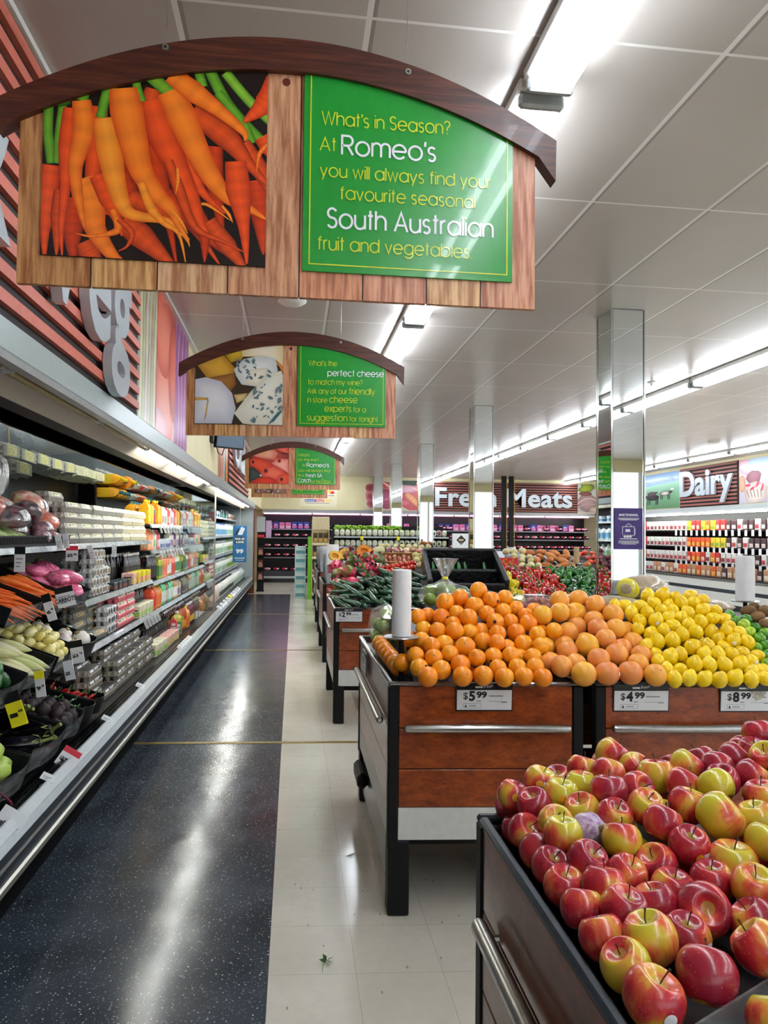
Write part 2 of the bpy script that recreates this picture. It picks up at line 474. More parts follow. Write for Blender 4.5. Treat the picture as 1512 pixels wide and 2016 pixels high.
def m_wood(name, c0, c1, c2, sx=(14, 14, 14), rough=0.35, coat=0.2, det=6):
    t = NT(name); v = t.mapping(t.obj(), sx)
    f = t.noise(1, det, v, 0.68); d = t.n[-1] if False else None
    f2 = t.noise(3.7, 3, v, 0.6)
    k = t.math('ADD', t.math('MULTIPLY', f, 0.75), t.math('MULTIPLY', f2, 0.25))
    t.base(t.ramp(k, [(0.34, H(c0)), (0.5, H(c1)), (0.66, H(c2))])); t.rough(rough); t.b.inputs['Coat Weight'].default_value = coat
    return t.m
M_BURL = m_wood('cherry_burl', '#5e240a', '#8c3c12', '#ac541c', (13, 13, 30), 0.32, 0.12)
M_BURL_GLARE = m_wood('cherry_glare', '#5f2c1a', '#7f4026', '#94523a', (16, 16, 26), 0.30, 0.15)  # same cherry wood, mauve glare on the bin sides painted into its colour
M_BLACK = plain('black_plastic', '#0a0c0e', 0.55, var=0.1, spec=0.3)
M_KICK = plain('kick_black', '#050607', 0.75, var=0, spec=0.15)
M_BLKG = plain('black_gloss', '#0a0b0d', 0.15, var=0)
M_STEEL = plain('brushed_steel', '#b9bab8', 0.28, 1.0, 0.05, 60)
M_CHROME = plain('chrome', '#d5d8d8', 0.08, 1.0, 0)
M_MIRROR = plain('mirror', '#dfe3e2', 0.015, 1.0, 0)
M_WHITE = plain('white_laminate', '#dcdedb', 0.35, var=0.03)
M_CARD = plain('white_card', '#e3e6e8', 0.5, var=0)
M_INK = plain('black_ink', '#101012', 0.6, var=0)
M_GREYINK = plain('grey_ink', '#7c8086', 0.6, var=0)
M_RED = plain('red_card', '#d8283a', 0.5, var=0)
M_YELC = plain('yellow_card', '#f0e41c', 0.5, var=0)
M_GREYM = plain('grey_metal', '#aab3b5', 0.35, 0.3, 0.04)
M_LGREY = plain('pale_grey_metal', '#bcc6c9', 0.3, 0.25, 0.03)
M_DBLUE = plain('dark_blue_rubber', '#28333d', 0.4, var=0.05)
M_CREAM = plain('cream_paint', '#d9cfa6', 0.6, var=0.03, scale=2)
M_LETTER = plain('silver_letter', '#c0cbd2', 0.25, 0.25, 0.0)
M_SLAT = plain('terracotta_slat', '#c86c5a', 0.5, var=0.05)
M_SLAT_DIM = plain('terracotta_slat_dim', '#94564a', 0.5, var=0.05)  # same terracotta slats, dimmer light on the far walls painted into the colour
M_SLATB = plain('slat_backing', '#160809', 0.7, var=0)
M_GLASS = film('clear_acrylic', '#dfe6ea', 0.80, 0.08)
M_LIP = film('tray_lip', '#c8d0d4', 0.88, 0.1)
M_BAG = film('clear_bag', '#e8eef0', 0.78, 0.15)
M_PRINT = vcol('printed_panel', 0.28, 0.1)
M_TUBE = plain('lit_tube', '#ffffff', 0.4, 0, 0, emit='#eef5ff', power=TUBE_POWER)
M_CTUBE = plain('case_tube', '#ffffff', 0.4, 0, 0, emit='#fbfdf6', power=CASE_POWER)
M_PTUBE = plain('pink_tube', '#ffe0f4', 0.4, 0, 0, emit='#ff9fe6', power=MEAT_POWER)
M_DEADTUBE = plain('unlit_diffuser', '#a48f55', 0.35, var=0.1, scale=9)

# ---------------------------------------------------------------- setting
CE = 3.31
m = MB(); m.box(-2.0, 10.9, -5.3, 23.1, -0.05, 0); struct(m.build('floor', m_floor(), smooth=0))
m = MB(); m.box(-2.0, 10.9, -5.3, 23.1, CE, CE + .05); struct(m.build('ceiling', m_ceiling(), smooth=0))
m = MB(); m.box(-1.96, -1.0, -5.2, 23.1, 2.262, CE - .001); m.box(-2.0, -1.96, -5.2, 23.1, 0, CE - .001); struct(m.build('wall_left', M_CREAM, smooth=0))
m = MB(); m.box(-1.0, 9.8, 22.1, 23.05, 2.26, CE - .001); m.box(-1.96, 10.85, 23.05, 23.1, 0, CE - .001); struct(m.build('wall_back', M_CREAM, smooth=0))
m = MB(); m.box(9.8, 10.8, -5.2, 23.05, 2.26, CE - .001); m.box(10.8, 10.9, -5.2, 23.05, 0, CE - .001); struct(m.build('wall_right', M_CREAM, smooth=0))
m = MB(); m.box(-2.0, 10.9, -5.3, -5.2, 3.02, CE - .001); m.box(-2.0, -1.0, -5.3, -5.2, 0, 3.02); m.box(9.8, 10.9, -5.3, -5.2, 0, 3.02); m.box(-1.0, 9.8, -5.3, -5.2, 0, .25); struct(m.build('wall_front', M_CREAM, smooth=0))
# daylight through the shop front behind the camera
for i in range(6):
    m = MB(); m.box(-1.0 + 1.8 * i + .04, .8 + 1.8 * i - .04, -5.27, -5.25, .25, 3.02); wn = struct(m.build('window_%d' % (i + 1), plain('daylight_glass', '#ffffff', 0.1, var=0, emit='#eaf2ff', power=DAY_POWER), smooth=0))
    m = MB(); m.box(-1.0 + 1.8 * i - .04, -1.0 + 1.8 * i + .04, -5.28, -5.2, .25, 3.02); m.build('window_frame', M_WHITE, wn, smooth=0)
M_STRIP = plain('brass_strip', '#a58a4c', 0.35, 0.4, 0.1)
for i, (y0, xa, xb) in enumerate(((5.25, -1.13, 4.0), (9.38, -1.13, 4.0), (13.5, -1.13, 3.0))):
    m = MB()
    for dy in (0, .024):
        m.prism([(xa, y0 + dy - SHEAR * .8 * (xa - .4)), (xb, y0 + dy - SHEAR * .8 * (xb - .4)), (xb, y0 + dy + .017 - SHEAR * .8 * (xb - .4)), (xa, y0 + dy + .017 - SHEAR * .8 * (xa - .4))], 'z', 0.0, 0.003)
    struct(m.build('trim_%d' % (i + 1), M_STRIP, smooth=0))
# wall and ceiling angle trim on the left
m = MB(); m.box(-1.0, -.955, -5.2, 22.1, CE - .028, CE - .001); struct(m.build('trim_4', M_WHITE, smooth=0))

# ---------------------------------------------------------------- ceiling battens
def batten():
    t = thing('ceiling_light', None, 'light')
    m = MB(); m.box(-.095, .095, 0, 1.46, -.05, 0, 0, .008); m.build('housing', M_WHITE, t)
    for s in (-1, 1):
        m = MB(); m.lathe([(.0165, .05), (.0165, 1.41)], 10, (s * .062, 0, -.088), 'y'); m.build('tube', M_TUBE, t)
    for y in (.012, 1.412):
        m = MB(); m.box(-.09, .09, y, y + .036, -.105, -.05, 0, .01); m.build('end_cap', M_GREYM, t)
    return t
KB = Kind(batten())
for rx, nm, y0, n in ((.935, 'the row beside the hanging signs', -3.4, 17), (4.45, 'the row right of the columns', -3.1, 17), (8.76, 'the row by the dairy sign', -3.2, 17)):
    for k in range(n):
        gap = .10 if rx < 1 and k in (4,) else 0
        yy = y0 + k * 1.5
        KB.put((rx, yy, CE - .001), (0, 0, 0), 'twin tube batten in %s, %s from the back' % (nm, od(n - k)), 'ceiling battens')
# small ceiling fittings
def fitting(name, label, cat, x, y, big):
    t = thing(name, label, cat, (x, y, CE))
    m = MB()
    if big: m.lathe([(.11, 0), (.11, -.012), (.085, -.03), (.03, -.034), (0, -.034)], 20); m.build('cover', M_WHITE, t)
    else:
        m.lathe([(.05, 0), (.05, -.006), (.015, -.012), (.012, -.035), (0, -.035)], 16); m.build('rose', M_WHITE, t)
        m = MB(); m.lathe([(.022, -.035), (.022, -.039), (0, -.039)], 12); m.build('deflector', M_STEEL, t)
fitting('sprinkler', 'small round sprinkler head on the ceiling right of the nearest mirrored column', 'sprinkler', 4.064, 7.674, False)
fitting('ceiling_speaker', 'round white speaker cover on the ceiling below the far right lights', 'speaker', 7.743, 12.315, True)
fitting('smoke_detector', 'round white detector on the ceiling behind the nearest hanging sign', 'detector', -.04, 5.4, True)

# ---------------------------------------------------------------- mirrored columns
def column(y, label, poster=False):
    t = thing('mirrored_column', label, 'column', (2.565, y + .135, 0), 0, 'mirrored columns')
    m = MB(); m.box(-.125, .125, -.125, .125, .0, CE, 0); m.build('core', M_SLATB, t)
    for i, (a, b) in enumerate((((-.122, .122), (-.132, -.126)), ((-.122, .122), (.126, .132)), ((-.132, -.126), (-.122, .122)), ((.126, .132), (-.122, .122)))):
        m = MB(); m.box(a[0], a[1], b[0], b[1], .02, CE - .004); m.build('mirror_panel', M_MIRROR, t)
    m = MB()
    for sx in (-1, 1):
        for sy in (-1, 1): m.box(sx * .134 - .006, sx * .134 + .006, sy * .134 - .006, sy * .134 + .006, .0, CE - .003)
    m.build('corner_trim', M_CHROME, t)
    m = MB(); m.box(-.137, .137, -.137, .137, 0, .12); m.build('plinth', M_BLACK, t)
    return t
colY = (5.21, 9.45, 13.65, 17.75, 21.75)
colL = ('large mirrored column nearest the lemons with the purple poster on it', 'mirrored column in front of the word Fresh on the red sign', 'third nearest mirrored column, left of the red slatted sign', 'mirrored column between the two raw meat photos', 'farthest mirrored column, against the meat case')
for y, l in zip(colY, colL): column(y, l)
t = thing('wall_poster', 'purple poster with a white lunch box drawing on the nearest mirrored column', 'poster', (2.565, 5.21 - .003, 0))
m = MB(); m.box(-.115, .115, -.002, 0, 1.437, 1.755); m.build('sheet', plain('purple_print', '#3c2173', 0.4, var=0.12, scale=25), t)
m = MB(); put_text(m, 'BACK TO SCHOOL', (0, -.004, 1.695), (1, 0, 0), (0, 0, 1), .022, .0012, width=.155, align='c')
for zz, ww in ((1.676, .17), (1.668, .17), (1.662, .14), (1.515, .14), (1.50, .17), (1.492, .16), (1.484, .17), (1.476, .12)): m.box(-ww / 2, ww / 2, -.0035, -.0025, zz, zz + (.006 if zz == 1.515 else .0035))
m.build('lettering', M_CARD, t)
m = MB()
for a, b, c, d in ((-.052, .045, 1.542, 1.546), (-.052, .045, 1.61, 1.614), (-.052, -.048, 1.542, 1.614), (.045, .049, 1.542, 1.614), (-.025, .012, 1.572, 1.592), (.052, .055, 1.55, 1.60)): m.box(a, b, -.0035, -.0025, c, d)
m.tube([(-.025 + .05 * i / 8, -.003, 1.614 + .02 * math.sin(PI * i / 8)) for i in range(9)], .002, 5)
for k in range(3): m.lathe([(.012, -.0035), (.012, -.0025)], 14, (-.03 + .022 * k, 0, 1.538), 'y')
m.build('lunch_box_drawing', M_CARD, t)
# the pair of thin black posts before the meat case
t = thing('twin_post', 'pair of thin black posts with gilt edges in front of the letters Me', 'post', (6.39, 20.8, 0))
for s in (-1, 1):
    m = MB(); m.box(s * .115 - .065, s * .115 + .065, -.06, .06, 0, CE); m.build('post', M_BLACK, t)
for s in (-.04, .2):
    m = MB(); m.box(s - .008, s + .008, -.07, -.06, 0, CE); m.build('gilt_edge', plain('gilt', '#a07c3a', 0.3, 0.7, 0), t)

# ---------------------------------------------------------------- hanging signs
M_ROOFW = m_wood('dark_roof_wood', '#2a0f07', '#4a2012', '#6b3520', (3, 60, 70), 0.38, 0.1)
M_PLANK = vcol('plank_print', 0.42, 0.0, grain=60)
def clip(o, planes):
    me = o.data; bm = bmesh.new(); bm.from_mesh(me)
    for co, no in planes:
        bmesh.ops.bisect_plane(bm, geom=bm.verts[:] + bm.edges[:] + bm.faces[:], plane_co=co, plane_no=no, clear_outer=True)
    bm.to_mesh(me); bm.free(); me.update()
def arc_o(x): return 2.866 - .405 * (x + .02) ** 2
def arc_i(x): return 2.778 - .385 * (x + .02) ** 2
GREEN = H('#0f8f2b'); LIME = H('#c8dc28'); WHITEC = H('#f4f8fb')
def sign(label, loc, rz, printer, lines):
    t = thing('hanging_sign', label, 'sign', (loc[0], loc[1], 0), rz, 'arched signs hanging over the aisle')
    m = MB(); rr = random.Random(5)
    xs = [-.716, -.532, -.365, -.184, .004, .176, .352, .504, .662]
    pal = ['#d09a62', '#e8b878', '#e4b88c', '#dca47c', '#dc9870', '#e4a684', '#ecc08c', '#dca080']
    for i in range(8):
        c = H(pal[i]); x0, x1 = xs[i] + .0018, xs[i + 1] - .0018; n = 4
        top = [(x0 + (x1 - x0) * k / n, arc_i(x0 + (x1 - x0) * k / n) + .03) for k in range(n + 1)]
        m.prism([(x0, 2.172), (x1, 2.172)] + top[::-1], 'y', .002, .018, 0, c)
    m.prism([(-.714, 2.176), (.66, 2.176)] + [(x / 40, arc_i(x / 40) + .02) for x in range(26, -29, -2)], 'y', .005, .016, 0, H('#2a130a'))
    m.build('plank_board', M_PLANK, t, smooth=0)
    m = MB(); N = 40; xo = [-.762 + 1.478 * i / N for i in range(N + 1)]
    pts = [(x, arc_o(x)) for x in xo] + [(.714, 2.532)] + [(x, arc_i(x)) for x in [.665 - (.665 + .712) * i / N for i in range(N + 1)]] + [(-.764, 2.557)]
    m.prism(pts, 'y', -.016, .026); m.build('roof_arch', M_ROOFW, t, smooth=0)
    # print and green panel
    p = printer(); o = p.build('photo_print', M_PRINT, t, smooth=0)
    clip(o, [((-.656, 0, 0), (-1, 0, 0)), ((-.086, 0, 0), (1, 0, 0)), ((0, 0, 2.247), (0, 0, -1))] + [((x, 0, arc_i(x) + .03), (.77 * (x + .02), 0, 1)) for x in (-.62, -.5, -.38, -.25, -.12)])
    m = MB(); m.prism([(-.656, 2.247), (-.086, 2.247), (-.086, 2.80), (-.25, 2.785), (-.46, 2.725), (-.656, 2.645)], 'y', -.004, .002); m.build('photo_backing', M_INK, t, smooth=0)
    m = MB(); m.prism([(.012, 2.243), (.593, 2.243), (.593, 2.655), (.40, 2.73), (.2, 2.775), (.012, 2.79)], 'y', -.005, .002); m.build('green_panel', plain('green_print', '#11982e', 0.25, var=0.03, coat=0.3), t, smooth=0)
    m = MB()
    for L, cc in (([(.030, 2.80), (.030, 2.262), (.577, 2.262), (.577, 2.66)], 0),):
        a, f = ribbon2d(L, .0035); m.add([(q[0], -.0062, q[1]) for q in a], f, 0)
    for (txt, x, z, cap, wd, white) in lines:
        geo_text(m, txt, (x, z), cap, wd, 0.105 if not white else 0.115, -.0066, m=1 if white else 0)
    m.build('lettering', [plain('lime_print', '#c5dc2c', 0.25, var=0, coat=.3), plain('white_print', '#f2f6fa', 0.25, var=0, coat=.3)], t, smooth=0)
    for hx, hz in ((-.352, 2.81), (.293, 2.804)):
        m = MB(); m.lathe([(.0085, -.019), (.0085, -.016)], 14, (hx, 0, hz), 'y'); m.lathe([(.004, -.0195), (.004, -.019)], 10, (hx, 0, hz), 'y', 1); m.build('eyelet', [M_STEEL, M_INK], t)
        m = MB(); m.tube([(hx, .005, hz + .06), (hx, .005, CE - .002)], .0012, 5); m.build('hanging_wire', M_STEEL, t)
    m = MB(); m.lathe([(.011, .001), (.011, .002)], 14, (-.037, 0, 2.757), 'y'); m.build('knot', plain('knot', '#6e2412', 0.5, var=0.2), t)
    return t
# -- print 1: bunch of carrots (pixel layout of the print turned into board metres once)
def cpx(x, y):
    px, py = x / 2.7, 60 + y / 2.7
    return (-.657 + (px - 79) / (520 - 79) * .568 - (500 - py) / 353 * .010 * (1 - (px - 79) / 441), 2.249 + (500 + (px - 79) * .061 - py) * .001355)
def print_carrots():
    m = MB(); y = -.0045
    m.add([(-.66, y, 2.24), (-.08, y, 2.24), (-.08, y, 2.82), (-.66, y, 2.82)], [(0, 1, 2, 3)], 0, H('#120705'))
    def car(pts, w0, mid='#ff7a1e', edge='#c93a08', tail=True, k=1):
        nonlocal y; y -= .00004
        n = len(pts); ws = [w0 * (1 - (i / (n - 1)) ** 1.1 * .93) for i in range(n)]; ws[0] = w0 * .72
        if n > 2: ws[1] = w0 * max(.9, ws[1] / w0)
        ribbon(m, [cpx(*p) for p in pts], [q * .000502 for q in ws], y, H(mid), H(edge), 22)
    def stalk(pts, w0, mid='#6fae2a', edge='#2c6a10'):
        nonlocal y; y -= .00004
        ribbon(m, [cpx(*p) for p in pts], [w0 * .000502] * len(pts), y, H(mid), H(edge), 10)
    D = ('#e8541c', '#8f1f06'); D2 = ('#d8400f', '#74160a'); B = ('#ff8a26', '#d84d0c'); Rr = ('#f6571d', '#b32a08'); O = ('#ffa030', '#e0620f')
    stalk([(260, 400), (255, 560), (275, 720)], 50); stalk([(330, 410), (310, 560), (300, 720)], 40); stalk([(300, 400), (360, 380)], 60, '#3c8a1c', '#1c4d10')
    stalk([(1090, 200), (1200, 400), (1390, 600)], 60); stalk([(1180, 220), (1300, 360), (1430, 480)], 55, '#8fc53a', '#3c7a14'); stalk([(1140, 330), (1270, 480), (1330, 600)], 50); stalk([(1030, 200), (1060, 300)], 50)
    car([(600, 700), (640, 860), (680, 1000), (700, 1150)], 190, *D2); car([(790, 560), (830, 780), (880, 1000), (930, 1250)], 120, *D2); car([(1130, 620), (1130, 820), (1160, 1000), (1180, 1100)], 110, *D2)
    car([(680, 900), (860, 960), (1000, 1040), (1160, 1250)], 130, *D); car([(640, 1020), (740, 1100), (870, 1220), (960, 1300)], 150, *D); car([(860, 880), (960, 960), (1080, 1100), (1300, 1260)], 130, *D2)
    car([(1350, 800), (1380, 960), (1400, 1200)], 140, *D2); car([(1280, 600), (1370, 740), (1450, 900)], 110, *D); car([(1000, 440), (1180, 560), (1320, 720), (1450, 860)], 150, *D)
    car([(900, 520), (980, 680), (1060, 860), (1190, 980)], 120, *Rr); car([(980, 900), (1070, 1050), (1080, 1240)], 90, *D2); car([(1100, 1020), (1200, 1150), (1320, 1300)], 110, *D)
    car([(520, 420), (500, 640), (480, 860), (500, 940), (580, 990)], 110, *Rr); car([(620, 690), (590, 820), (610, 960)], 130, *D)
    car([(270, 730), (255, 900), (240, 1080), (240, 1230)], 120, *Rr); car([(320, 860), (310, 1000), (300, 1200)], 90, *D); car([(390, 900), (380, 1050), (390, 1260)], 130, *D2); car([(440, 1130), (480, 1200), (540, 1260)], 130, *D)
    car([(430, 800), (470, 900), (500, 1060), (590, 1200), (680, 1260)], 190, *B); car([(510, 780), (570, 900), (620, 1020), (640, 1100)], 120, *Rr)
    stalk([(440, 320), (430, 390)], 60); car([(370, 430), (355, 620), (345, 840), (325, 1050), (330, 1200)], 100, *Rr); car([(425, 390), (440, 540), (395, 740), (420, 940), (445, 1050)], 130, *B)
    car([(800, 320), (790, 380), (830, 440)], 110, *D); stalk([(700, 240), (715, 320), (740, 390)], 45); car([(790, 380), (850, 560), (930, 740), (1000, 880), (1060, 1040), (1110, 1110)], 180, *Rr)
    car([(880, 700), (940, 860), (1000, 1010), (1060, 1080), (1180, 1130), (1300, 1190)], 70, *D)
    stalk([(620, 270), (560, 340), (525, 480)], 50); car([(540, 480), (570, 640), (600, 800), (640, 930), (700, 990), (880, 1020), (980, 1090)], 150, *O)
    car([(590, 960), (620, 1060), (560, 1090), (470, 1100), (400, 1085)], 46, *B); car([(620, 1010), (690, 1080), (670, 1150), (620, 1180)], 40, *D)
    stalk([(570, 290), (640, 270)], 60); car([(640, 320), (660, 440), (700, 620), (740, 760), (820, 880), (900, 960), (940, 1040), (990, 1130)], 190, *B)
    car([(740, 820), (790, 950), (860, 1030), (940, 1090), (980, 1250)], 60, *O)
    stalk([(770, 240), (840, 300), (890, 340)], 70, '#7db32c', '#356e14'); car([(880, 330), (950, 470), (1030, 640), (1120, 800), (1210, 900), (1330, 960), (1410, 1010)], 180, *B)
    car([(1240, 700), (1260, 860), (1290, 1050), (1310, 1250)], 150, *Rr); car([(890, 240), (1010, 330), (1150, 430), (1280, 540), (1290, 590)], 130, *B); car([(1450, 250), (1400, 380), (1280, 490)], 130, *Rr)
    car([(1390, 560), (1440, 640), (1440, 700)], 140, *Rr); car([(1420, 600), (1370, 660), (1355, 760)], 26, *B)
    for a in ([(900, 960), (990, 1090)], [(930, 1080), (1000, 1120)], [(1060, 930), (1130, 950), (1220, 1020)], [(1170, 940), (1230, 1030)], [(950, 1060), (1000, 1160)], [(930, 740), (920, 880)]): car([a[0], ((a[0][0] + a[1][0]) / 2 + 8, (a[0][1] + a[1][1]) / 2), a[-1]], 20, *O)
    return m
def print_cheese():
    m = MB(); y = -.0045
    def q(x, yy): return (-.657 + (x - 135) / (692 - 135) * .57, 2.249 + (605 + (x - 135) * .027 - yy) * .00112)
    def P(pts, mid, edge):
        nonlocal y; y -= .0001; blob(m, [q(*p) for p in pts], y, H(mid), H(edge))
    P([(100, 100), (720, 100), (720, 660), (100, 660)], '#3b2c16', '#2c2010')
    P([(300, 180), (380, 110), (480, 100), (430, 230), (360, 250)], '#d9b92c', '#a88410')
    P([(420, 120), (690, 110), (700, 300), (640, 230), (520, 215), (430, 215)], '#f3ead0', '#d9c48e')
    P([(640, 230), (700, 280), (700, 330)], '#e08a3a', '#a8521c')
    P([(135, 250), (290, 180), (385, 280), (380, 330), (330, 350), (210, 340)], '#e2b13c', '#b07a1c')
    P([(210, 340), (385, 310), (395, 380), (360, 420)], '#a9742a', '#7a4c18')
    P([(380, 440), (470, 430), (450, 470), (400, 490)], '#e6cf94', '#b6934c')
    P([(120, 350), (200, 335), (300, 360), (370, 430), (395, 520), (370, 610), (120, 605)], '#eef0f4', '#c2c6d2')
    P([(130, 452), (218, 455), (220, 468), (130, 472)], '#d9b25c', '#b98a34'); P([(215, 460), (222, 470), (210, 560), (195, 600)], '#d9b25c', '#a87c2a')
    P([(380, 290), (440, 230), (540, 210), (640, 225), (660, 300), (600, 350), (540, 395), (430, 380), (395, 330)], '#eef0ec', '#c6cfcc')
    P([(480, 290), (600, 280), (590, 340), (530, 390), (450, 370)], '#f4efdc', '#ddd6bc')
    P([(385, 550), (480, 430), (600, 320), (680, 300), (700, 340), (700, 640), (440, 610)], '#f1f1e4', '#d8d8c2')
    rr = random.Random(4)
    for i in range(70):
        if i < 26: cx, cy = rr.uniform(400, 620), rr.uniform(230, 350)
        else:
            cx = rr.uniform(500, 690); cy = rr.uniform(380, 600)
        s = rr.uniform(6, 20); e = ell(0, 0, s, s * rr.uniform(.3, .6), 8, rr.uniform(0, 3), .5, i)
        P([(cx + a, cy + b) for a, b in e], '#3f5f6a', '#8fa3a4')
    P([(600, 620), (650, 560), (690, 530), (690, 545), (640, 600)], '#2f6470', '#3f7078')
    return m
def fishes(kind=0):
    m = MB(); y = -.0045
    def q(x, yy): return (-.657 + (x - 835) / (1450 - 835) * .57, 2.249 + (830 + (x - 835) * .02 - yy) * .00105)
    def P(pts, mid, edge):
        nonlocal y; y -= .0001; blob(m, [q(*p) for p in pts], y, H(mid), H(edge))
    P([(800, 280), (1480, 280), (1480, 900), (800, 900)], '#b8453c', '#7c1d1a')
    P([(840, 420), (960, 330), (1180, 320), (1280, 420), (1230, 510), (1050, 490), (900, 460)], '#f2b49c', '#d96a58')
    P(ell(1060, 420, 60, 25, 12), '#e8b45a', '#e9a184')
    P([(1180, 330), (1450, 310), (1450, 430), (1330, 400)], '#f0705c', '#c33426'); P([(1300, 400), (1440, 420), (1450, 440), (1330, 425)], '#2a1a1e', '#5c2a2a')
    P([(840, 520), (900, 480), (1020, 490), (1180, 560), (1200, 620), (1050, 700), (920, 620), (850, 590)], '#ee5b3c', '#c42f1c')
    P([(1180, 560), (1260, 490), (1440, 500), (1450, 700), (1380, 660)], '#f4b3a6', '#e2705e')
    P([(835, 620), (900, 610), (1000, 680), (1050, 740), (900, 790), (835, 820)], '#3e4f4c', '#1c2624')
    P([(1010, 690), (1080, 610), (1220, 590), (1340, 640), (1400, 700), (1280, 790), (1120, 770), (1040, 740)], '#f4765c', '#d4402e')
    P([(870, 820), (980, 755), (1150, 745), (1260, 790), (1260, 850), (1000, 860)], '#e83c20', '#b4200f')
    P([(1250, 800), (1300, 730), (1400, 690), (1480, 700), (1480, 900), (1270, 860)], '#f0563a', '#c5301c')
    P([(1000, 705), (1040, 715), (1030, 740), (1000, 740)], '#e8e6e0', '#8a8a84')
    for cx, cy, s in ((893, 538, 32), (1300, 522, 26), (1092, 660, 38), (1338, 780, 34)):
        P(ell(cx, cy, s * 1.3, s * 1.2, 14), '#d33a28', '#e8745c'); P(ell(cx, cy, s, s, 14), '#e05238', '#a81e18'); P(ell(cx, cy, s * .55, s * .55, 12), '#100608', '#3a0c0c')
    return m
def print_fish(): return fishes()
def print_dish():
    m = MB(); y = -.0045; rr = random.Random(9)
    blob(m, [(-.66, 2.24), (-.08, 2.24), (-.08, 2.8), (-.66, 2.8)], y, H('#b8a79c'), H('#8a5a4c'))
    for i in range(120):
        y -= .00003; cx, cz = rr.uniform(-.64, -.1), rr.uniform(2.25, 2.75)
        c = rr.choice([('#e8e2dc', '#9a8c88'), ('#c2362c', '#7c1812'), ('#d8c8c0', '#a89a94'), ('#4c2c22', '#2a1812'), ('#c98a5c', '#8a5230')])
        blob(m, ell(cx, cz, rr.uniform(.01, .035), rr.uniform(.008, .02), 9, rr.uniform(0, 3), .5, i), y, H(c[0]), H(c[1]))
    return m
S1 = [("What's in Season?", .060, 2.645, .036, .352, 0), ('At', .056, 2.573, .036, .042, 0), ("Romeo's", .115, 2.566, .052, .258, 1), ('you will always find your', .057, 2.502, .035, .472, 0),
      ('favourite seasonal', .112, 2.443, .035, .372, 0), ('South Australian', .078, 2.364, .052, .458, 1), ('fruit and vegetables.', .053, 2.302, .036, .422, 0)]
def c2(x, y): return (.081 + (x - 826) * .001067, 2.646 - (y - 243 - (x - 826) * .027) * .001067)
S2 = []
for txt, x, y, wd, cap, wh in (("What's the", 826, 243, 175, .034, 0), ('perfect cheese', 945, 308, 347, .040, 1), ('to match my wine?', 825, 360, 336, .034, 0), ('Ask any of our', 822, 416, 243, .034, 0), ('friendly', 1080, 424, 158, .042, 0),
                               ('in store', 822, 472, 122, .034, 0), ('cheese', 958, 474, 172, .042, 0), ('experts', 930, 530, 163, .042, 0), ('for a', 1107, 535, 76, .034, 0), ('suggestion', 822, 585, 246, .042, 0), ('for tonight.', 1083, 593, 180, .034, 0)):
    a = c2(x, y); S2.append((txt, a[0], a[1], cap, wd * .001067, wh))
def c3(x, y): return (.015 + (x - 775) * .00233, 2.172 + (1010 - y) * .00233)
S3 = []
for txt, x, y, wd, cap, wh in (("What's", 790, 803, 68, .040, 0), ('on the line?', 790, 832, 124, .038, 0), ('At', 815, 866, 22, .036, 0), ("Romeo's", 843, 868, 138, .056, 1), ('you will always find', 790, 899, 196, .038, 0), ('that', 790, 930, 38, .038, 0), ('fresh SA', 836, 932, 102, .050, 1),
                               ('Catch', 788, 965, 80, .054, 1), ('of the', 876, 966, 54, .036, 0), ('Day', 938, 968, 54, .048, 0)):
    a = c3(x, y); S3.append((txt, a[0], a[1], cap, wd * .00233, wh))
S4 = [('Serving up', .06, 2.62, .04, .26, 0), ('fresh ideas', .06, 2.54, .04, .26, 1), ('for all the', .06, 2.46, .04, .24, 0), ('family and', .06, 2.385, .04, .26, 0), ("tonight's meal.", .055, 2.305, .05, .43, 0)]
S4 = [S4[-1]]
sign('nearest hanging sign with a carrot photo and green panel about the season', (0, 1.9), 0, print_carrots, S1)
sign('second hanging sign, cheese photo beside a green panel about perfect cheese', (0, 4.7), R(-4), print_cheese, S2)
sign('third hanging sign, red fish photo beside a green panel about the catch', (0, 10.4), R(-1), print_fish, S3)
sign("farthest hanging sign, mostly hidden, green panel ending in tonight's meal", (-.06, 13.0), R(3), print_dish, S4)

# ---------------------------------------------------------------- wall signs and pictures
def slat_sign(label, M, wd, z0, z1, txt, tx, tz, size, twd, align, cat='sign', bold=.03, pitch=.088, spacing=1.0, slat=None):
    """local frame: x along the wall (reading), y out of the wall towards -y, z up; M maps to the room"""
    t = thing('slatted_sign', label, cat); t.matrix_world = M
    m = MB(); m.box(0, wd, -.012, 0, z0, z1); m.build('backing', M_SLATB, t)
    m = MB(); n = int((z1 - z0) / pitch); p = (z1 - z0) / n
    for i in range(n): m.box(.03, wd - .03, -.034, -.012, z0 + p * i + p * .36, z0 + p * i + p * .84, 0)
    m.build('slats', slat or M_SLAT, t)
    vs = letters(txt, size, .022, bold, spacing)[0]; x0, x1 = min(v[0] for v in vs), max(v[0] for v in vs); k = twd / (x1 - x0) if twd else 1.0
    for i, ch in enumerate(txt):
        if ch == ' ': continue
        lv = letters(ch, size, .022, bold, spacing)[0]; wl = max(v[0] for v in lv) - min(v[0] for v in lv); rx = max(v[0] for v in letters(txt[:i + 1], size, .022, bold, spacing)[0])
        m = MB(); put_text(m, ch, (tx + (rx - wl - x0) * k - ((x1 - x0) * k if align == 'r' else 0), -.06, tz), (1, 0, 0), (0, 0, 1), size, bold, .022, wl * k, 'l', spacing=spacing)
        m.build('raised_letter', M_LETTER, t, smooth=30)
    return t
MLW = Matrix(((0, 1, 0, -1.0), (1, 0, 0, 0), (0, 0, 1, 0), (0, 0, 0, 1)))   # local x -> room y, local -y -> +x
MLW = Matrix(((0, -1, 0, -1.0), (1, 0, 0, 0), (0, 0, 1, 0), (0, 0, 0, 1)))
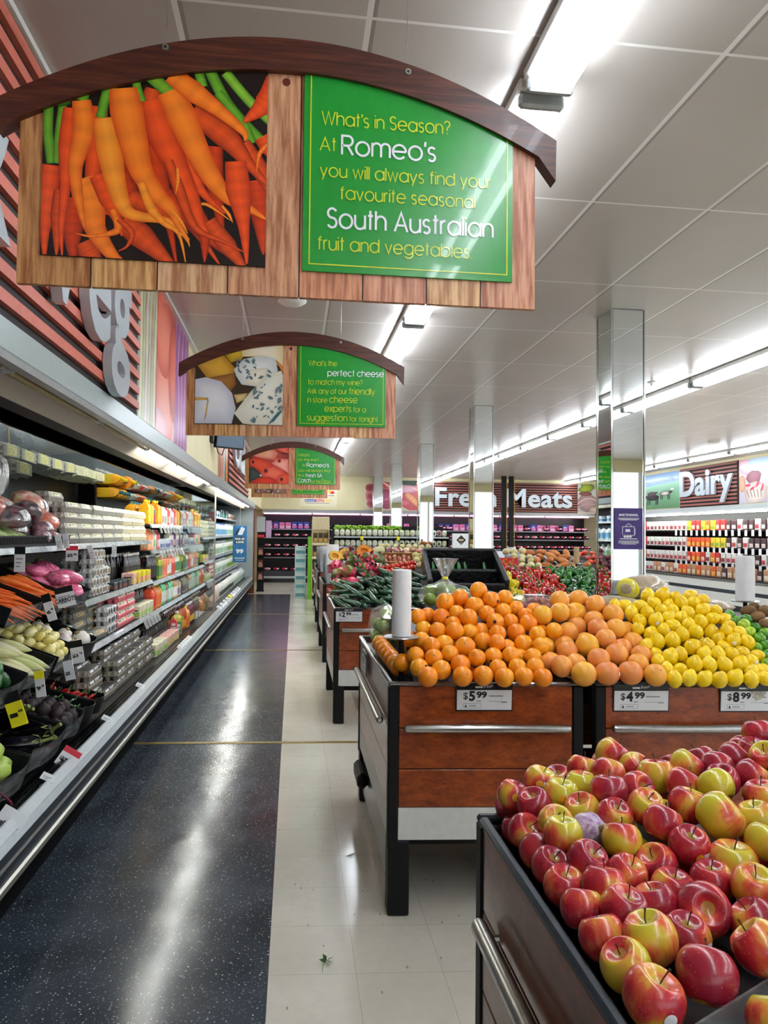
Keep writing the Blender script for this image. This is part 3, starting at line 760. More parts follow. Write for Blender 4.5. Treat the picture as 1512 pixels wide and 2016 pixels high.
def lw(y): return Matrix.Translation((0, y, 0)) @ MLW
def bw(x): return Matrix.Translation((x, 22.1, 0))
MRW = Matrix(((0, 1, 0, 9.8), (-1, 0, 0, 0), (0, 0, 1, 0), (0, 0, 0, 1)))
def rw(y): return Matrix.Translation((0, y, 0)) @ MRW
slat_sign('red slatted wall sign with silver Fruit and Veg letters above the near case', lw(-2.2), 6.78, 2.262, 3.285, 'Fruit & Veg', 6.28, 2.47, .86, None, 'r', bold=.02, spacing=1.10)
slat_sign('distant red slatted wall sign with tall silver letters above the milk case', lw(10.7), 4.7, 2.262, 3.285, 'Chilled', .45, 2.62, .8, 3.5, 'l')
slat_sign('red slatted sign with silver Fresh Meats letters on the back wall', bw(4.36), 4.78, 2.265, 3.21, 'Fresh Meats', .05, 2.45, .80, 4.52, 'l', bold=.022, spacing=1.04, pitch=.075, slat=M_SLAT_DIM)
slat_sign('red slatted sign with silver Dairy letters on the right wall', rw(17.05), 2.42, 2.27, 3.25, 'Dairy', .1, 2.56, .86, 2.2, 'l', bold=.025, slat=M_SLAT_DIM)
def picture(name, label, M, wd, z0, z1, draw):
    t = thing(name, label, 'picture'); t.matrix_world = M
    m = MB(); m.box(0, wd, -.012, 0, z0, z1); m.build('board', M_WHITE, t)
    m = MB(); draw(m, wd, z0, z1); o = m.build('print', M_PRINT, t, smooth=0)
    clip(o, [((.004, 0, 0), (-1, 0, 0)), ((wd - .004, 0, 0), (1, 0, 0)), ((0, 0, z0 + .004), (0, 0, -1)), ((0, 0, z1 - .004), (0, 0, 1))])
    return t
def pic(spec, bg):
    """spec in 0..1 units: ('b', poly, mid, edge) / ('r', pts, widths, mid, edge)"""
    def draw(m, wd, z0, z1):
        h = z1 - z0; y = -.0135
        f = lambda p: (p[0] * wd, z0 + p[1] * h)
        m.add([(0, y, z0), (wd, y, z0), (wd, y, z1), (0, y, z1)], [(0, 1, 2, 3)], 0, None, [H(bg[0])] * 2 + [H(bg[1])] * 2)
        for s in spec:
            y -= .0003
            if s[0] == 'b': blob(m, [f(p) for p in s[1]], y, H(s[2]), H(s[3]))
            else: ribbon(m, [f(p) for p in s[1]], [q * wd for q in s[2]], y, H(s[3]), H(s[4]), 16)
    return draw
asp = [('r', [(.1 + .16 * i, -.1), (.14 + .15 * i, .4), (.1 + .17 * i, .75), (.12 + .17 * i, .95)], [.2, .2, .18, .04], ['#d9d3ae', '#b9c08c', '#d8cfc0', '#c9c7a0', '#bfb79a', '#ddd6b4'][i], ['#8f8d62', '#7c8450', '#a08a98', '#8b8a5e', '#8d8668', '#a09a70'][i]) for i in range(6)] + \
      [('b', ell(.35 + .2 * (i % 3), .3 + .15 * i, .10, .03, 8, 1.2), '#c79ac0', '#b8a79a') for i in range(4)]
picture('wall_picture', 'pale asparagus photo panel at the end of the near slatted wall sign', lw(4.6), .57, 2.262, 3.285, pic(asp, ('#8f917a', '#c9cbb4')))
picture('wall_picture', 'smooth orange and red fruit photo panel between asparagus and purple photos', lw(5.18), .79, 2.262, 3.285, pic([('b', ell(.45, .25, .5, .35), '#f59a84', '#e4563c'), ('b', ell(.35, .75, .5, .33), '#f28a70', '#cc3a28'), ('b', ell(.9, .55, .3, .4), '#e86a58', '#b52c24'), ('b', ell(.2, .05, .4, .12), '#f6b9c0', '#d98a9a')], ('#d9a0a8', '#b8463a')))
picture('wall_picture', 'purple cabbage photo panel beyond the orange fruit photo', lw(5.98), .68, 2.262, 3.285, pic([('r', [(.1 + .13 * i, -.05), (.2 + .1 * i, .3), (.05 + .14 * i, .7), (.2 + .12 * i, 1.05)], [.1, .13, .1, .12], '#d9a2d8' if i % 2 else '#a8509c', '#8d3a86') for i in range(7)], ('#9c4a92', '#b565ad')))
picture('wall_picture', 'carrot and squash photo panel left of the distant slatted sign', lw(9.4), 1.28, 2.262, 3.285, pic([('r', [(.1, 1.05), (.15, .5), (.08, -.05)], [.2, .22, .16], '#e58a5a', '#b5522c'), ('r', [(.35, 1.05), (.3, .5), (.35, -.05)], [.16, .2, .2], '#e8a090', '#c8705c'), ('r', [(.55, 1.05), (.6, .5), (.55, -.05)], [.22, .2, .18], '#cdd5dc', '#9aa3b0'), ('r', [(.72, 1.05), (.7, .5), (.74, -.05)], [.12, .14, .1], '#8f8a2c', '#5c5a18'), ('r', [(.9, 1.05), (.86, .5), (.92, -.05)], [.2, .24, .2], '#f0a04a', '#c8641c')], ('#c98a4a', '#e0a860')))
meat1 = [('b', ell(.5, .5, .5, .48, 24, 0, .08, 2), '#c24a58', '#d98a8a'), ('b', ell(.15, .75, .16, .14), '#8c2030', '#c06068'), ('b', ell(.16, .45, .14, .16), '#a02a3a', '#d0808a'), ('b', ell(.2, .2, .16, .14), '#8c2434', '#c86a74'), ('b', ell(.66, .38, .3, .34, 20, 0, .1, 4), '#a84468', '#8c2c4c'), ('b', ell(.7, .85, .2, .1), '#d0584c', '#b83a34'), ('r', [(.5, .98), (.75, .8), (.95, .6), (.97, .3)], [.05, .07, .07, .04], '#f0c8c4', '#d89a9a')]
meat2 = [('b', ell(.5, .45, .52, .46, 20, 0, .1, 3), '#c95a62', '#b03a48'), ('b', ell(.3, .72, .34, .14), '#d9a8b8', '#c0788c'), ('b', ell(.85, .85, .25, .16), '#c83028', '#9c1c1c'), ('r', [(.45, .75), (.7, .6), (.9, .4), (1, .2)], [.03, .04, .04, .02], '#f0d0d0', '#d89a9a'), ('r', [(.25, .55), (.45, .35), (.7, .1)], [.16, .2, .1], '#e8a878', '#c87a58'), ('b', ell(.3, .92, .3, .1, 12, 0, .5), '#35513f', '#1c3428'), ('b', ell(.2, .25, .2, .1), '#d8707a', '#b8404c')]
meat3 = [('b', ell(.5, .35, .5, .32, 20, 0, .1, 6), '#a88a8c', '#7c6468'), ('r', [(0, .3), (.3, .45), (.7, .5), (1, .4)], [.06, .06, .06, .06], '#d9c0bc', '#8c6c6c'), ('r', [(0, .15), (.4, .3), (.9, .28)], [.05, .05, .05], '#c9a8a4', '#7c5c5c'), ('b', ell(.45, .85, .4, .16, 14, 0, .6, 5), '#9aa83a', '#5a6a1c'), ('b', ell(.4, .66, .34, .08), '#7c4a44', '#5c3430'), ('b', ell(.9, .1, .3, .1), '#c8b0a8', '#a08880')]
picture('wall_picture', 'round raw steak photo on the back wall, left of the marbled one', bw(2.2), 1.0, 2.28, 3.2, pic(meat1, ('#d9d0b4', '#d8cfae')))
picture('wall_picture', 'marbled raw meat photo on the back wall beside the Fresh Meats sign', bw(3.24), 1.05, 2.28, 3.22, pic(meat2, ('#d4c8b4', '#c8b8a4')))
picture('wall_picture', 'grilled steak and lettuce photo right of the Fresh Meats letters', bw(9.145), .65, 2.28, 3.22, pic(meat3, ('#a8a09c', '#b0b8b8')))
def cows(m, wd, z0, z1):
    h = z1 - z0; f = lambda x, y: (x * wd, z0 + y * h); y = -.0135
    m.add([(0, y, z0), (wd, y, z0), (wd, y, z1), (0, y, z1)], [(0, 1, 2, 3)], 0, None, [H('#55804f')] * 2 + [H('#6f9ad0')] * 2)
    y -= .0003; m.add([f(0, .0)[:1] + (y,) + f(0, 0)[1:], f(1, 0)[:1] + (y,) + f(1, 0)[1:], f(1, .72)[:1] + (y,) + f(1, .72)[1:], f(0, .62)[:1] + (y,) + f(0, .62)[1:]], [(0, 1, 2, 3)], 0, None, [H('#4f7d4a'), H('#4f7d52'), H('#86b89a'), H('#86b8a0')])
    def B(p, a, b):
        nonlocal y; y -= .0003; blob(m, [f(*q) for q in p], y, H(a), H(b))
    for i in range(14): B(ell(.3 + .05 * i, .74 + .01 * (i % 3) + .004 * i, .03, .05, 8, 0, .5, i), '#4b6e86', '#5f8aa8')
    def cow(cx, cz, s, a, b, front):
        for lx in (-.5, -.32, .3, .46): B([(cx + lx * s - .02 * s, cz - .9 * s), (cx + lx * s + .05 * s, cz - .9 * s), (cx + lx * s + .07 * s, cz), (cx + lx * s - .04 * s, cz)], '#2c2a2a', '#1c1a1a')
        B(ell(cx, cz + .15 * s, .62 * s, .42 * s, 16, 0, .1, 3), a, b)
        B(ell(cx + front * .6 * s, cz + .3 * s, .22 * s, .2 * s, 10), '#2a2626', '#161414')
    cow(.52, .3, .20, '#2c2a2c', '#171516', -1); cow(.5, .42, .14, '#5c4448', '#3a2a2e', 1); cow(.75, .4, .16, '#cfc8c4', '#2c2828', 1)
    for cx in (.2, .28): B(ell(cx, .42, .02, .018, 8), '#2a2a2a', '#2a2a2a')
    B(ell(.88, .52, .03, .03, 10), '#e8ece8', '#c8d0cc')
picture('wall_picture', 'green pasture photo with black and white cows left of the Dairy sign', rw(19.9), 2.84, 2.28, 3.24, cows)
ice = [('b', ell(.35, .85, .4, .22, 16, 0, .2), '#f0b8c8', '#d88aa0'), ('b', ell(.7, .9, .4, .2), '#b8d4ec', '#a8c4e0'), ('b', ell(.5, .55, .25, .18, 14, 0, .3), '#a86a78', '#7c4454'), ('b', ell(.55, .22, .4, .26, 16, 0, .2), '#e8ddd4', '#b8a49c')] + [('b', ell(.3 + .16 * i, .4 - .07 * (i % 2), .09, .035, 9, .4 * i), '#d83a58', '#c02844') for i in range(4)] + [('r', [(.25 + .12 * i, .3), (.35 + .1 * i, .12)], [.04, .03], '#8c6c64', '#c8b8b0') for i in range(5)] + [('b', ell(.1, .45, .12, .2), '#d8a88c', '#c08868')]
picture('wall_picture', 'ice cream sundae photo right of the Dairy sign', rw(14.6), 1.0, 2.28, 3.24, pic(ice, ('#b8b4c4', '#dcd4e0')))
picture('wall_picture', 'pale sandwich photo at the right edge beside the ice cream photo', rw(13.58), .9, 2.28, 3.24, pic([('b', ell(.5, .4, .4, .3), '#ecd9a8', '#d8b878')], ('#e8dcc0', '#f0e8dc')))
# store logo poster on the back wall
t = thing('wall_poster', 'white paper sign with blue, red and yellow strip on the back wall', 'poster', (.32, 22.098, 0))
m = MB(); m.box(-.15, 1.0, -.004, 0, 2.36, 2.86); m.build('sheet', plain('cream_card', '#e4dcc0', 0.5, var=0), t)
for x0, x1, cc, tx in ((0, .34, '#1f4f9c', "Romeo's"), (.34, .58, '#d8343a', 'Retail'), (.58, .8, '#e8c83a', 'Group')):
    m = MB(); m.box(x0, x1, -.006, -.004, 2.5, 2.58, 0); put_text(m, tx, (x0 + .02, -.0065, 2.515), (1, 0, 0), (0, 0, 1), .07, .002, width=(x1 - x0) - .04, m=1); m.build('colour_strip', [plain('strip' + cc, cc, 0.5, var=0), M_CARD], t)
m = MB(); m.box(.03, .76, -.006, -.004, 2.455, 2.47); m.build('small_print', M_GREYINK, t)
m = MB(); m.prism(ell(.84, 2.80, .08, .045), 'y', -.006, -.004, 0); m.prism(ell(.76, 2.83, .05, .04), 'y', -.007, -.005, 1); m.box(.72, .9, -.006, -.004, 2.70, 2.715, 2); m.build('emblem', [plain('e1', '#c8202c', 0.5, var=0), plain('e2', '#f0b020', 0.5, var=0), plain('e3', '#3a4a7c', .5, var=0)], t)
# wall monitor above the near case end
t = thing('monitor', 'black wall mounted monitor above the join of the two left cases', 'monitor', (-1.0, 8.6, 2.55))
m = MB(); m.box(0, .03, -.1, .1, .05, .28, 0, .004); m.build('wall_plate', M_BLACK, t)
m = MB(); m.tube([(.03, 0, .18), (.12, .1, .18)], .02, 8); m.build('arm', M_BLACK, t)
m = MB(); m.box(-.20, .20, -.025, .025, -.02, .30, 0, .006); m.xf(Matrix.Translation((.20, .16, .02)) @ Matrix.Rotation(R(38), 4, 'Z') @ Matrix.Rotation(R(8), 4, 'X')); m.build('housing', M_BLACK, t)
m = MB(); m.box(-.185, .185, -.028, -.0255, .0, .285, 0); m.xf(Matrix.Translation((.20, .16, .02)) @ Matrix.Rotation(R(38), 4, 'Z') @ Matrix.Rotation(R(8), 4, 'X')); m.build('screen', plain('dark_screen', '#6f7f93', 0.12, var=0), t)
m = MB(); m.tube([(.05, .05, .08), (.08, .1, -.06), (.12, .16, -.08), (.15, .18, .02)], .006, 6); m.build('cable', M_BLACK, t)

# ---------------------------------------------------------------- refrigerated cases on the left
def wallcase(label, y0, y1, shelves, mirror, lit, endmat, back):
    t = thing('refrigerated_case', label, 'refrigerated case', (-1.0, y0, 0), 0, 'open refrigerated cases along the left wall')
    L = y1 - y0
    def ext(name, poly, mat, a=0, b=L, par=t):
        m = MB(); m.prism(poly, 'y', a, b); return m.build(name, mat, par, smooth=0)
    ext('kick_plate', [(-.95, 0), (-.13, 0), (-.13, .225), (-.95, .225)], M_KICK)
    m = MB(); m.tube([(-.016, 0, .254), (-.016, L, .254)], .019, 10); m.build('bumper_bar', plain('bumper_steel', '#a9a79d', 0.34, 0.9, 0.05), t)
    ext('lower_fascia', [(-.14, .226), (-.03, .234), (-.018, .27), (-.018, .368), (-.14, .368)], plain('fascia_dark', '#1a2631', 0.5, var=0.04))
    m = MB(); m.prism([(-.018, .316), (-.010, .318), (-.010, .325), (-.018, .328)], 'y', 0, L); m.build('fascia_bead', M_STEEL, t, smooth=0)
    ext('upper_fascia', [(-.018, .369), (-.012, .373), (-.030, .400), (-.066, .400), (-.066, .369)], M_LGREY)
    ext('ticket_rail', [(-.030, .401), (-.028, .405), (-.056, .438), (-.066, .438), (-.066, .401)], plain('rail_plastic', '#cfd8db', 0.18, 0, 0.02, coat=0.4))
    m = MB(); m.box(-.89, -.067, 0, L, .37, .40); m.build('deck', M_BLACK, t)
    m = MB()
    for i in range(6): m.box(-.082 - .016 * i, -.073 - .016 * i, 0, L, .40, .434 - .004 * i + .003 * (i % 2))
    m.build('air_grille', M_BLKG, t)
    ext('back_panel', [(-.94, .24), (-.89, .24), (-.89, 2.2), (-.94, 2.2)], back)
    # canopy
    ext('canopy_fascia', [(.018, 2.148), (.022, 2.153), (.022, 2.256), (-.02, 2.256), (-.02, 2.148)], plain('canopy_grey', '#a9b7b8', 0.3, 0.2, 0.02))
    ext('canopy_lip', [(.012, 2.124), (.02, 2.147), (-.03, 2.147), (-.03, 2.124)], M_GREYM)
    ext('canopy_soffit', [(-.95, 2.196), (-.031, 2.196), (-.031, 2.255), (-.95, 2.255)], M_BLACK)
    ext('reflector_strip', [(-.115, 2.172), (-.04, 2.195), (-.035, 2.195), (-.115, 2.181)], M_CHROME)
    ext('inner_band', [(-.21, 2.095), (-.205, 2.09), (-.118, 2.152), (-.118, 2.195), (-.21, 2.195)], plain('beige_band', '#b7ab9c', 0.4, 0.2, 0.03))
    ext('honeycomb', [(-.33, 2.098), (-.211, 2.098), (-.211, 2.13), (-.33, 2.13)], M_BLACK)
    yy = .02; k = 0
    while yy + 1.22 < L:
        m = MB(); rl = .014 if y0 + yy > lit else .022; m.lathe([(rl, yy), (rl, yy + 1.16)], 10, (-.072, 0, 2.142), 'y')
        m.build('tube_light', M_CTUBE if y0 + yy > lit else M_DEADTUBE, t)
        m = MB()
        for q in (yy - .012, yy + 1.16): m.box(-.09, -.05, q, q + .02, 2.125, 2.18)
        m.build('tube_holder', M_WHITE, t)
        yy += 1.26
    if mirror:
        m = MB(); m.prism([(-.50, 2.09), (-.492, 2.084), (-.862, 1.70), (-.868, 1.706)], 'y', .01, L - .02); m.build('mirror', plain('case_mirror', '#c2cbc8', 0.02, 1.0, 0), t, smooth=0)
        m = MB(); m.box(-.508, -.482, 0, L, 2.083, 2.102); m.build('mirror_trim', M_CHROME, t)
    for (z, xf, xb, a, b) in shelves:
        m = MB(); m.box(xb, xf, a, b, z - .022, z, 0, .004); s = m.build('shelf', plain('shelf_black', '#1b1e21', 0.4, 0.2, 0.05), t)
        m = MB(); m.prism([(xf, z + .004), (xf + .012, z + .002), (xf + .030, z - .034), (xf + .012, z - .036)], 'y', a, b); m.build('ticket_strip', plain('strip_grey', '#8f999e', 0.25, 0.2, 0.15, 14, coat=.3), s, smooth=0)
        q = a + .02
        while q < b:
            m = MB(); m.prism([(xb, z - .022), (xf - .05, z - .022), (xb, z - .09)], 'y', q, q + .008); q += .98
            m.build('bracket', M_BLACK, s, smooth=0)
    # end walls
    if endmat == 'glass':
        m = MB(); m.box(-.86, -.02, L - .022, L - .012, .52, 2.19); m.build('end_glass', END_GLASS, t)
        m = MB(); m.box(-.022, -.004, L - .026, L - .008, .50, 2.19); m.box(-.86, -.02, L - .026, L - .008, 2.12, 2.2); m.build('glass_edge', M_STEEL, t)
    else:
        m = MB(); m.box(-.95, .02, L + .012, L + .04, 0, 2.25); m.build('end_panel', M_BURL_GLARE, t); m = MB(); m.box(-.94, -.02, L, L + .011, .36, 2.19); m.build('end_liner', M_LGREY, t)
    return t
def _eg():
    t = NT('end_glass')
    tr = t.add('ShaderNodeBsdfTransparent'); tr.inputs[0].default_value = (.8, .86, .84, 1)
    gl = t.add('ShaderNodeBsdfGlossy'); gl.inputs['Roughness'].default_value = 0.02; gl.inputs[0].default_value = (.8, .85, .84, 1)
    mx = t.add('ShaderNodeMixShader'); mx.inputs[0].default_value = 0.62
    t.ln(tr.outputs[0], mx.inputs[1]); t.ln(gl.outputs[0], mx.inputs[2]); t.ln(mx.outputs[0], t.n['Material Output'].inputs[0])
    return t.m
END_GLASS = _eg()
YB = 7.35
M_BACKD = plain('case_back_dark', '#0d1214', 0.4, 0.1, 0.1)
Y0A, Y1A, Y1B = -1.0, 9.40, 18.2
wallcase('near open refrigerated case with vegetables, eggs and juices', Y0A, Y1A,
         [(1.45, -.44, -.88, 0, YB - .03 - Y0A), (1.06, -.41, -.88, 5.02 - Y0A, YB - .03 - Y0A), (.75, -.37, -.88, 4.9 - Y0A, YB - .03 - Y0A),
          (1.61, -.44, -.88, YB + .01 - Y0A, Y1A - Y0A - .03), (1.345, -.43, -.88, YB + .01 - Y0A, Y1A - Y0A - .03), (1.03, -.41, -.88, YB + .01 - Y0A, Y1A - Y0A - .03), (.745, -.38, -.88, YB + .01 - Y0A, Y1A - Y0A - .03)],
         True, 4.6, 'glass', M_BACKD)
wallcase('far open refrigerated case full of milk and dairy, beyond the glass end', Y1A + .004, Y1B,
         [(1.83, -.46, -.88, 0, Y1B - Y1A - .02), (1.46, -.44, -.88, 0, Y1B - Y1A - .02), (1.10, -.42, -.88, 0, Y1B - Y1A - .02), (.75, -.38, -.88, 0, Y1B - Y1A - .02)],
         False, 0, 'panel', plain('case_back_pale', '#6a757a', 0.4, 0.1, 0.1))

# ---------------------------------------------------------------- meat case on the back wall
t = thing('meat_case', 'long dark refrigerated meat case under the back wall signs', 'refrigerated case', (-.97, 22.1, 0))
W = 10.7
M_MEATIN = plain('meat_case_inside', '#15131b', 0.35, 0.1, 0.05)
def bx(name, a, mat, bev=0):
    m = MB(); m.box(*a, 0, bev); return m.build(name, mat, t, smooth=0)
bx('kick_plate', (0, W, .06, .9, 0, .13), M_BLKG)
bx('front_panel', (0, W, 0, .12, .20, .37), plain('meat_front', '#3a3a44', 0.35, 0.3, 0.05)); bx('bumper_strip', (0, W, -.02, .03, .13, .20), M_GREYM)
bx('deck', (0, W, .121, .9, .20, .33), M_MEATIN); bx('back_panel', (0, W, .86, .93, .33, 2.1), M_MEATIN)
bx('canopy', (0, W, .0, .93, 2.15, 2.258), plain('canopy_mauve', '#9a979c', 0.35, 0.2, 0.02)); bx('canopy_lip', (0, W, -.02, .0, 2.14, 2.17), M_WHITE)
for i in range(7):
    m = MB(); m.lathe([(.014, .05 + 1.5 * i), (.014, 1.5 + 1.5 * i)], 8, (0, .05, 2.128), 'x'); m.build('pink_tube', M_PTUBE, t)
for z in (1.655, 1.385, 1.065, .775):
    m = MB(); m.box(.02, W - .02, .22, .86, z - .02, z); s = m.build('shelf', plain('shelf_dark', '#221f28', 0.35, 0.3, 0.05), t)
    m = MB(); m.box(.02, W - .02, .205, .22, z - .03, z + .006); m.build('ticket_strip', plain('strip_meat', '#8a8794', 0.3, 0.3, 0.1), s)

# ---------------------------------------------------------------- dairy and smallgoods case on the right wall
t = thing('dairy_case', 'long refrigerated case under the Dairy sign on the right wall', 'refrigerated case', (9.8, 4.0, 0))
L = 17.9
bx('canopy', (-.06, .95, 0, L, 2.13, 2.258), plain('canopy_pale', '#b8c2c2', 0.35, 0.2, 0.02)); bx('canopy_lip', (-.09, -.06, 0, L, 2.12, 2.16), M_WHITE)
for i in range(11):
    m = MB(); m.lathe([(.016, .05 + 1.6 * i), (.016, 1.6 + 1.6 * i)], 8, (-.03, 0, 2.10), 'y'); m.build('tube_light', M_CTUBE, t)
bx('back_panel', (.88, .95, 0, L, .4, 2.12), M_BACKD); bx('deck', (-.72, .88, 0, L, .38, .43), M_LGREY)
bx('kick_plate', (-.68, .9, 0, L, 0, .12), M_BLKG)
bx('lower_panel', (-.78, -.70, 0, L, .13, .36), M_WHITE); bx('dark_band', (-.775, -.70, 0, L, .361, .44), M_DBLUE); bx('upper_panel', (-.80, -.72, 0, L, .441, .60), M_WHITE); bx('rail', (-.82, -.78, 0, L, .60, .64), M_STEEL)
for z in (1.70, 1.29, .93, .62):
    xf = .10 if z > .8 else -.25
    m = MB(); m.box(xf, .88, 0, L, z - .02, z); s = m.build('shelf', plain('shelf_black2', '#1b1e21', 0.4, 0.2, 0.05), t)
    m = MB(); m.box(xf - .012, xf, 0, L, z - .035, z + .008); m.build('ticket_strip', plain('strip_dark', '#2c2f33', 0.3, 0.3, 0.1), s)

# ---------------------------------------------------------------- produce bins
ZT = 0.934
M_TRAY = plain('bin_tray', '#101214', 0.35, var=0.1)
M_RIM = plain('rubber_rim', '#343b42', 0.4, 0.1, 0.08)
M_RIMS = plain('steel_rim', '#9a9c9b', 0.25, 1.0, 0.05)
def bar(m, a, b, r):
    a = Vector(a); b = Vector(b); d = (b - a).normalized()
    m.tube([a - d * r * .9, a - d * r * .6, a, b, b + d * r * .6, b + d * r * .9], [r * .45, r * .85, r, r, r * .85, r * .45], 12)
def bin_(label, x0, x1, yf, dep, handle=True, side=True, rim=M_RIM, front=True, riser=None, inner=0.05, legs=True, group='wooden produce bins'):
    """open topped timber produce bin; local y runs back from the front edge, sheared like the tile lines"""
    t = thing('produce_bin', label, 'produce bin', (x0, yf - SHEAR * (x0 - .4), 0), 0, group)
    W = x1 - x0
    S = lambda x, y, z: (x, y - SHEAR * x, z)
    def bx(name, a, mat, bev=0.0, par=t, sm=0):
        m = MB(); m.box(*a, 0, bev); m.fn(S); return m.build(name, mat, par, smooth=sm)
    P = .042
    for (xa, ya) in ((0, 0), (W - P, 0), (0, dep - P), (W - P, dep - P)):
        bx('corner_post', (xa, xa + P, ya, ya + P, .27, ZT - .012), M_BLACK, .004)
    if legs:
        for (xa, ya) in ((0.004, 0.004), (W - .09, .004), (.004, dep - .09), (W - .09, dep - .09)):
            bx('leg', (xa, xa + .086, ya, ya + .086, 0, .30), M_BLACK, .006)
    if front:
        for a, b in ((.752, ZT - .014), (.588, .748), (.434, .584)):
            bx('front_panel', (P + .002, W - P - .002, .006, .026, a, b), M_BURL, .002)
        bx('kick_panel', (P + .002, W - P - .002, .008, .024, .303, .431), M_WHITE)
        if handle:
            m = MB(); bar(m, (.075, -.022, .757), (W - .075, -.022, .757), .017)
            for xx in (.11, W - .11): m.tube([(xx, -.02, .757), (xx, .01, .757)], .008, 8)
            m.fn(S); m.build('handle', M_STEEL, t)
    if side:
        for a, b in ((.752, ZT - .014), (.588, .748), (.434, .584)):
            bx('side_panel', (.004, .024, P + .002, dep - P - .002, a, b), M_BURL_GLARE, .002)
        bx('side_kick', (.006, .022, P + .002, dep - P - .002, .303, .431), plain('side_kick_grey', '#b6b2ac', 0.35, var=0.03))
        m = MB(); bar(m, (-.022, .12, .757), (-.022, dep - .12, .757), .017)
        for yy in (.16, dep - .16): m.tube([(-.02, yy, .757), (.01, yy, .757)], .008, 8)
        m.fn(S); m.build('side_handle', M_STEEL, t)
    bx('right_panel', (W - .024, W - .004, P, dep - P, .303, ZT - .014), M_BURL_GLARE)
    bx('back_panel', (P, W - P, dep - .026, dep - .006, .303, ZT - .014), M_BURL_GLARE)
    bx('underframe', (.09, W - .09, .09, dep - .09, .25, .303), M_BLACK)
    m = MB()
    for a in ((0, W, 0, .022), (0, W, dep - .022, dep), (0, .022, .022, dep - .022), (W - .022, W, .022, dep - .022)):
        m.box(a[0], a[1], a[2], a[3], ZT - .014, ZT + .004, 0, .006)
    m.fn(S); m.build('rim', rim, t)
    # tray floor, stepped up towards the back
    m = MB()
    pts = riser or [(0, ZT - .07), (dep, ZT - .02)]
    poly = [(.03, ZT - .10)] + [(max(.03, min(dep - .03, y)), z) for y, z in pts] + [(dep - .03, ZT - .10)]
    m.box(.026, W - .026, .03, dep - .03, ZT - .12, ZT - .03) if riser and len(riser) == 5 else None
    m.prism(poly, 'x', .05 if riser is None or len(riser) < 5 else .12, W - .026); m.fn(S); m.build('tray', M_TRAY, t, smooth=0)
    return t
bin_('nearest produce bin at lower right, heaped with red and yellow apples', .40, 1.62, .12, 1.40, handle=False, front=True, riser=[(.03, .872), (1.37, .945)])
RI = [(.03, .905), (.12, .915), (.52, 1.14), (.75, 1.14), (1.2, 1.0)]
b1 = bin_('produce bin behind the apples, heaped with oranges, 5.99 tag on its front', .39, 1.185, 2.87, 1.33, rim=M_RIMS, riser=RI)
m = MB(); m.box(.02, .03, .16, 1.22, .07, .302); m.fn(lambda x, y, z: (x, y - SHEAR * x, z)); m.build('side_skirt', plain('dark_steel', '#4a5054', 0.25, 0.6, 0.1), b1, smooth=0)
m = MB(); m.box(-.035, .02, .95, 1.22, .165, .25, 0, .02); m.build('side_bumper', M_BLACK, b1)
bin_('produce bin of grapefruit, lemons and limes right of the orange bin', 1.235, 2.50, 2.87, 1.33, side=False, riser=RI)
bin_('produce bin at the right frame edge behind the apples, mostly hidden', 2.53, 3.7, 2.87, 1.33, side=False, riser=[(.03, .905), (.12, .915), (.52, 1.06), (.9, 1.06), (1.3, .98)])
R2 = [(.03, .89), (.1, .92), (.65, 1.13), (1.25, 1.20)]
R3 = [(.03, .90), (.1, .93), (1.2, 1.26)]
bin_('second row produce bin of zucchini and pumpkins, 2.99 tag on its front', .33, 1.04, 5.77, 1.33, rim=M_RIMS, riser=R2)
bin_('second row produce bin under the black cucumber crate and peppers', 1.08, 2.72, 5.72, 1.33, side=False, riser=R2)
bin_('third row produce bin by the aisle, mostly hidden behind the pumpkins', .35, 1.2, 8.5, 1.33, riser=R3)
bin_('third row produce bin behind the tomatoes and the shallot crate', 1.24, 2.4, 8.5, 1.33, side=False, riser=R3)
bin_('third row produce bin right of the second mirrored column', 2.8, 4.4, 8.4, 1.33, side=False, riser=R3)
bin_('fourth row produce bin by the aisle, only its black post and end visible', .375, 1.3, 11.1, 1.33, riser=R3)
bin_('fourth row produce bin holding potatoes behind the red carton', 1.34, 2.4, 11.1, 1.33, side=False, riser=R3)
bin_('fourth row produce bin right of the mirrored columns with a small bag roll', 2.8, 4.4, 10.9, 1.33, side=False, riser=R3)
bin_('fifth row produce bin by the aisle in front of the cardboard stand', .43, 1.4, 14.0, 1.2, riser=R3)

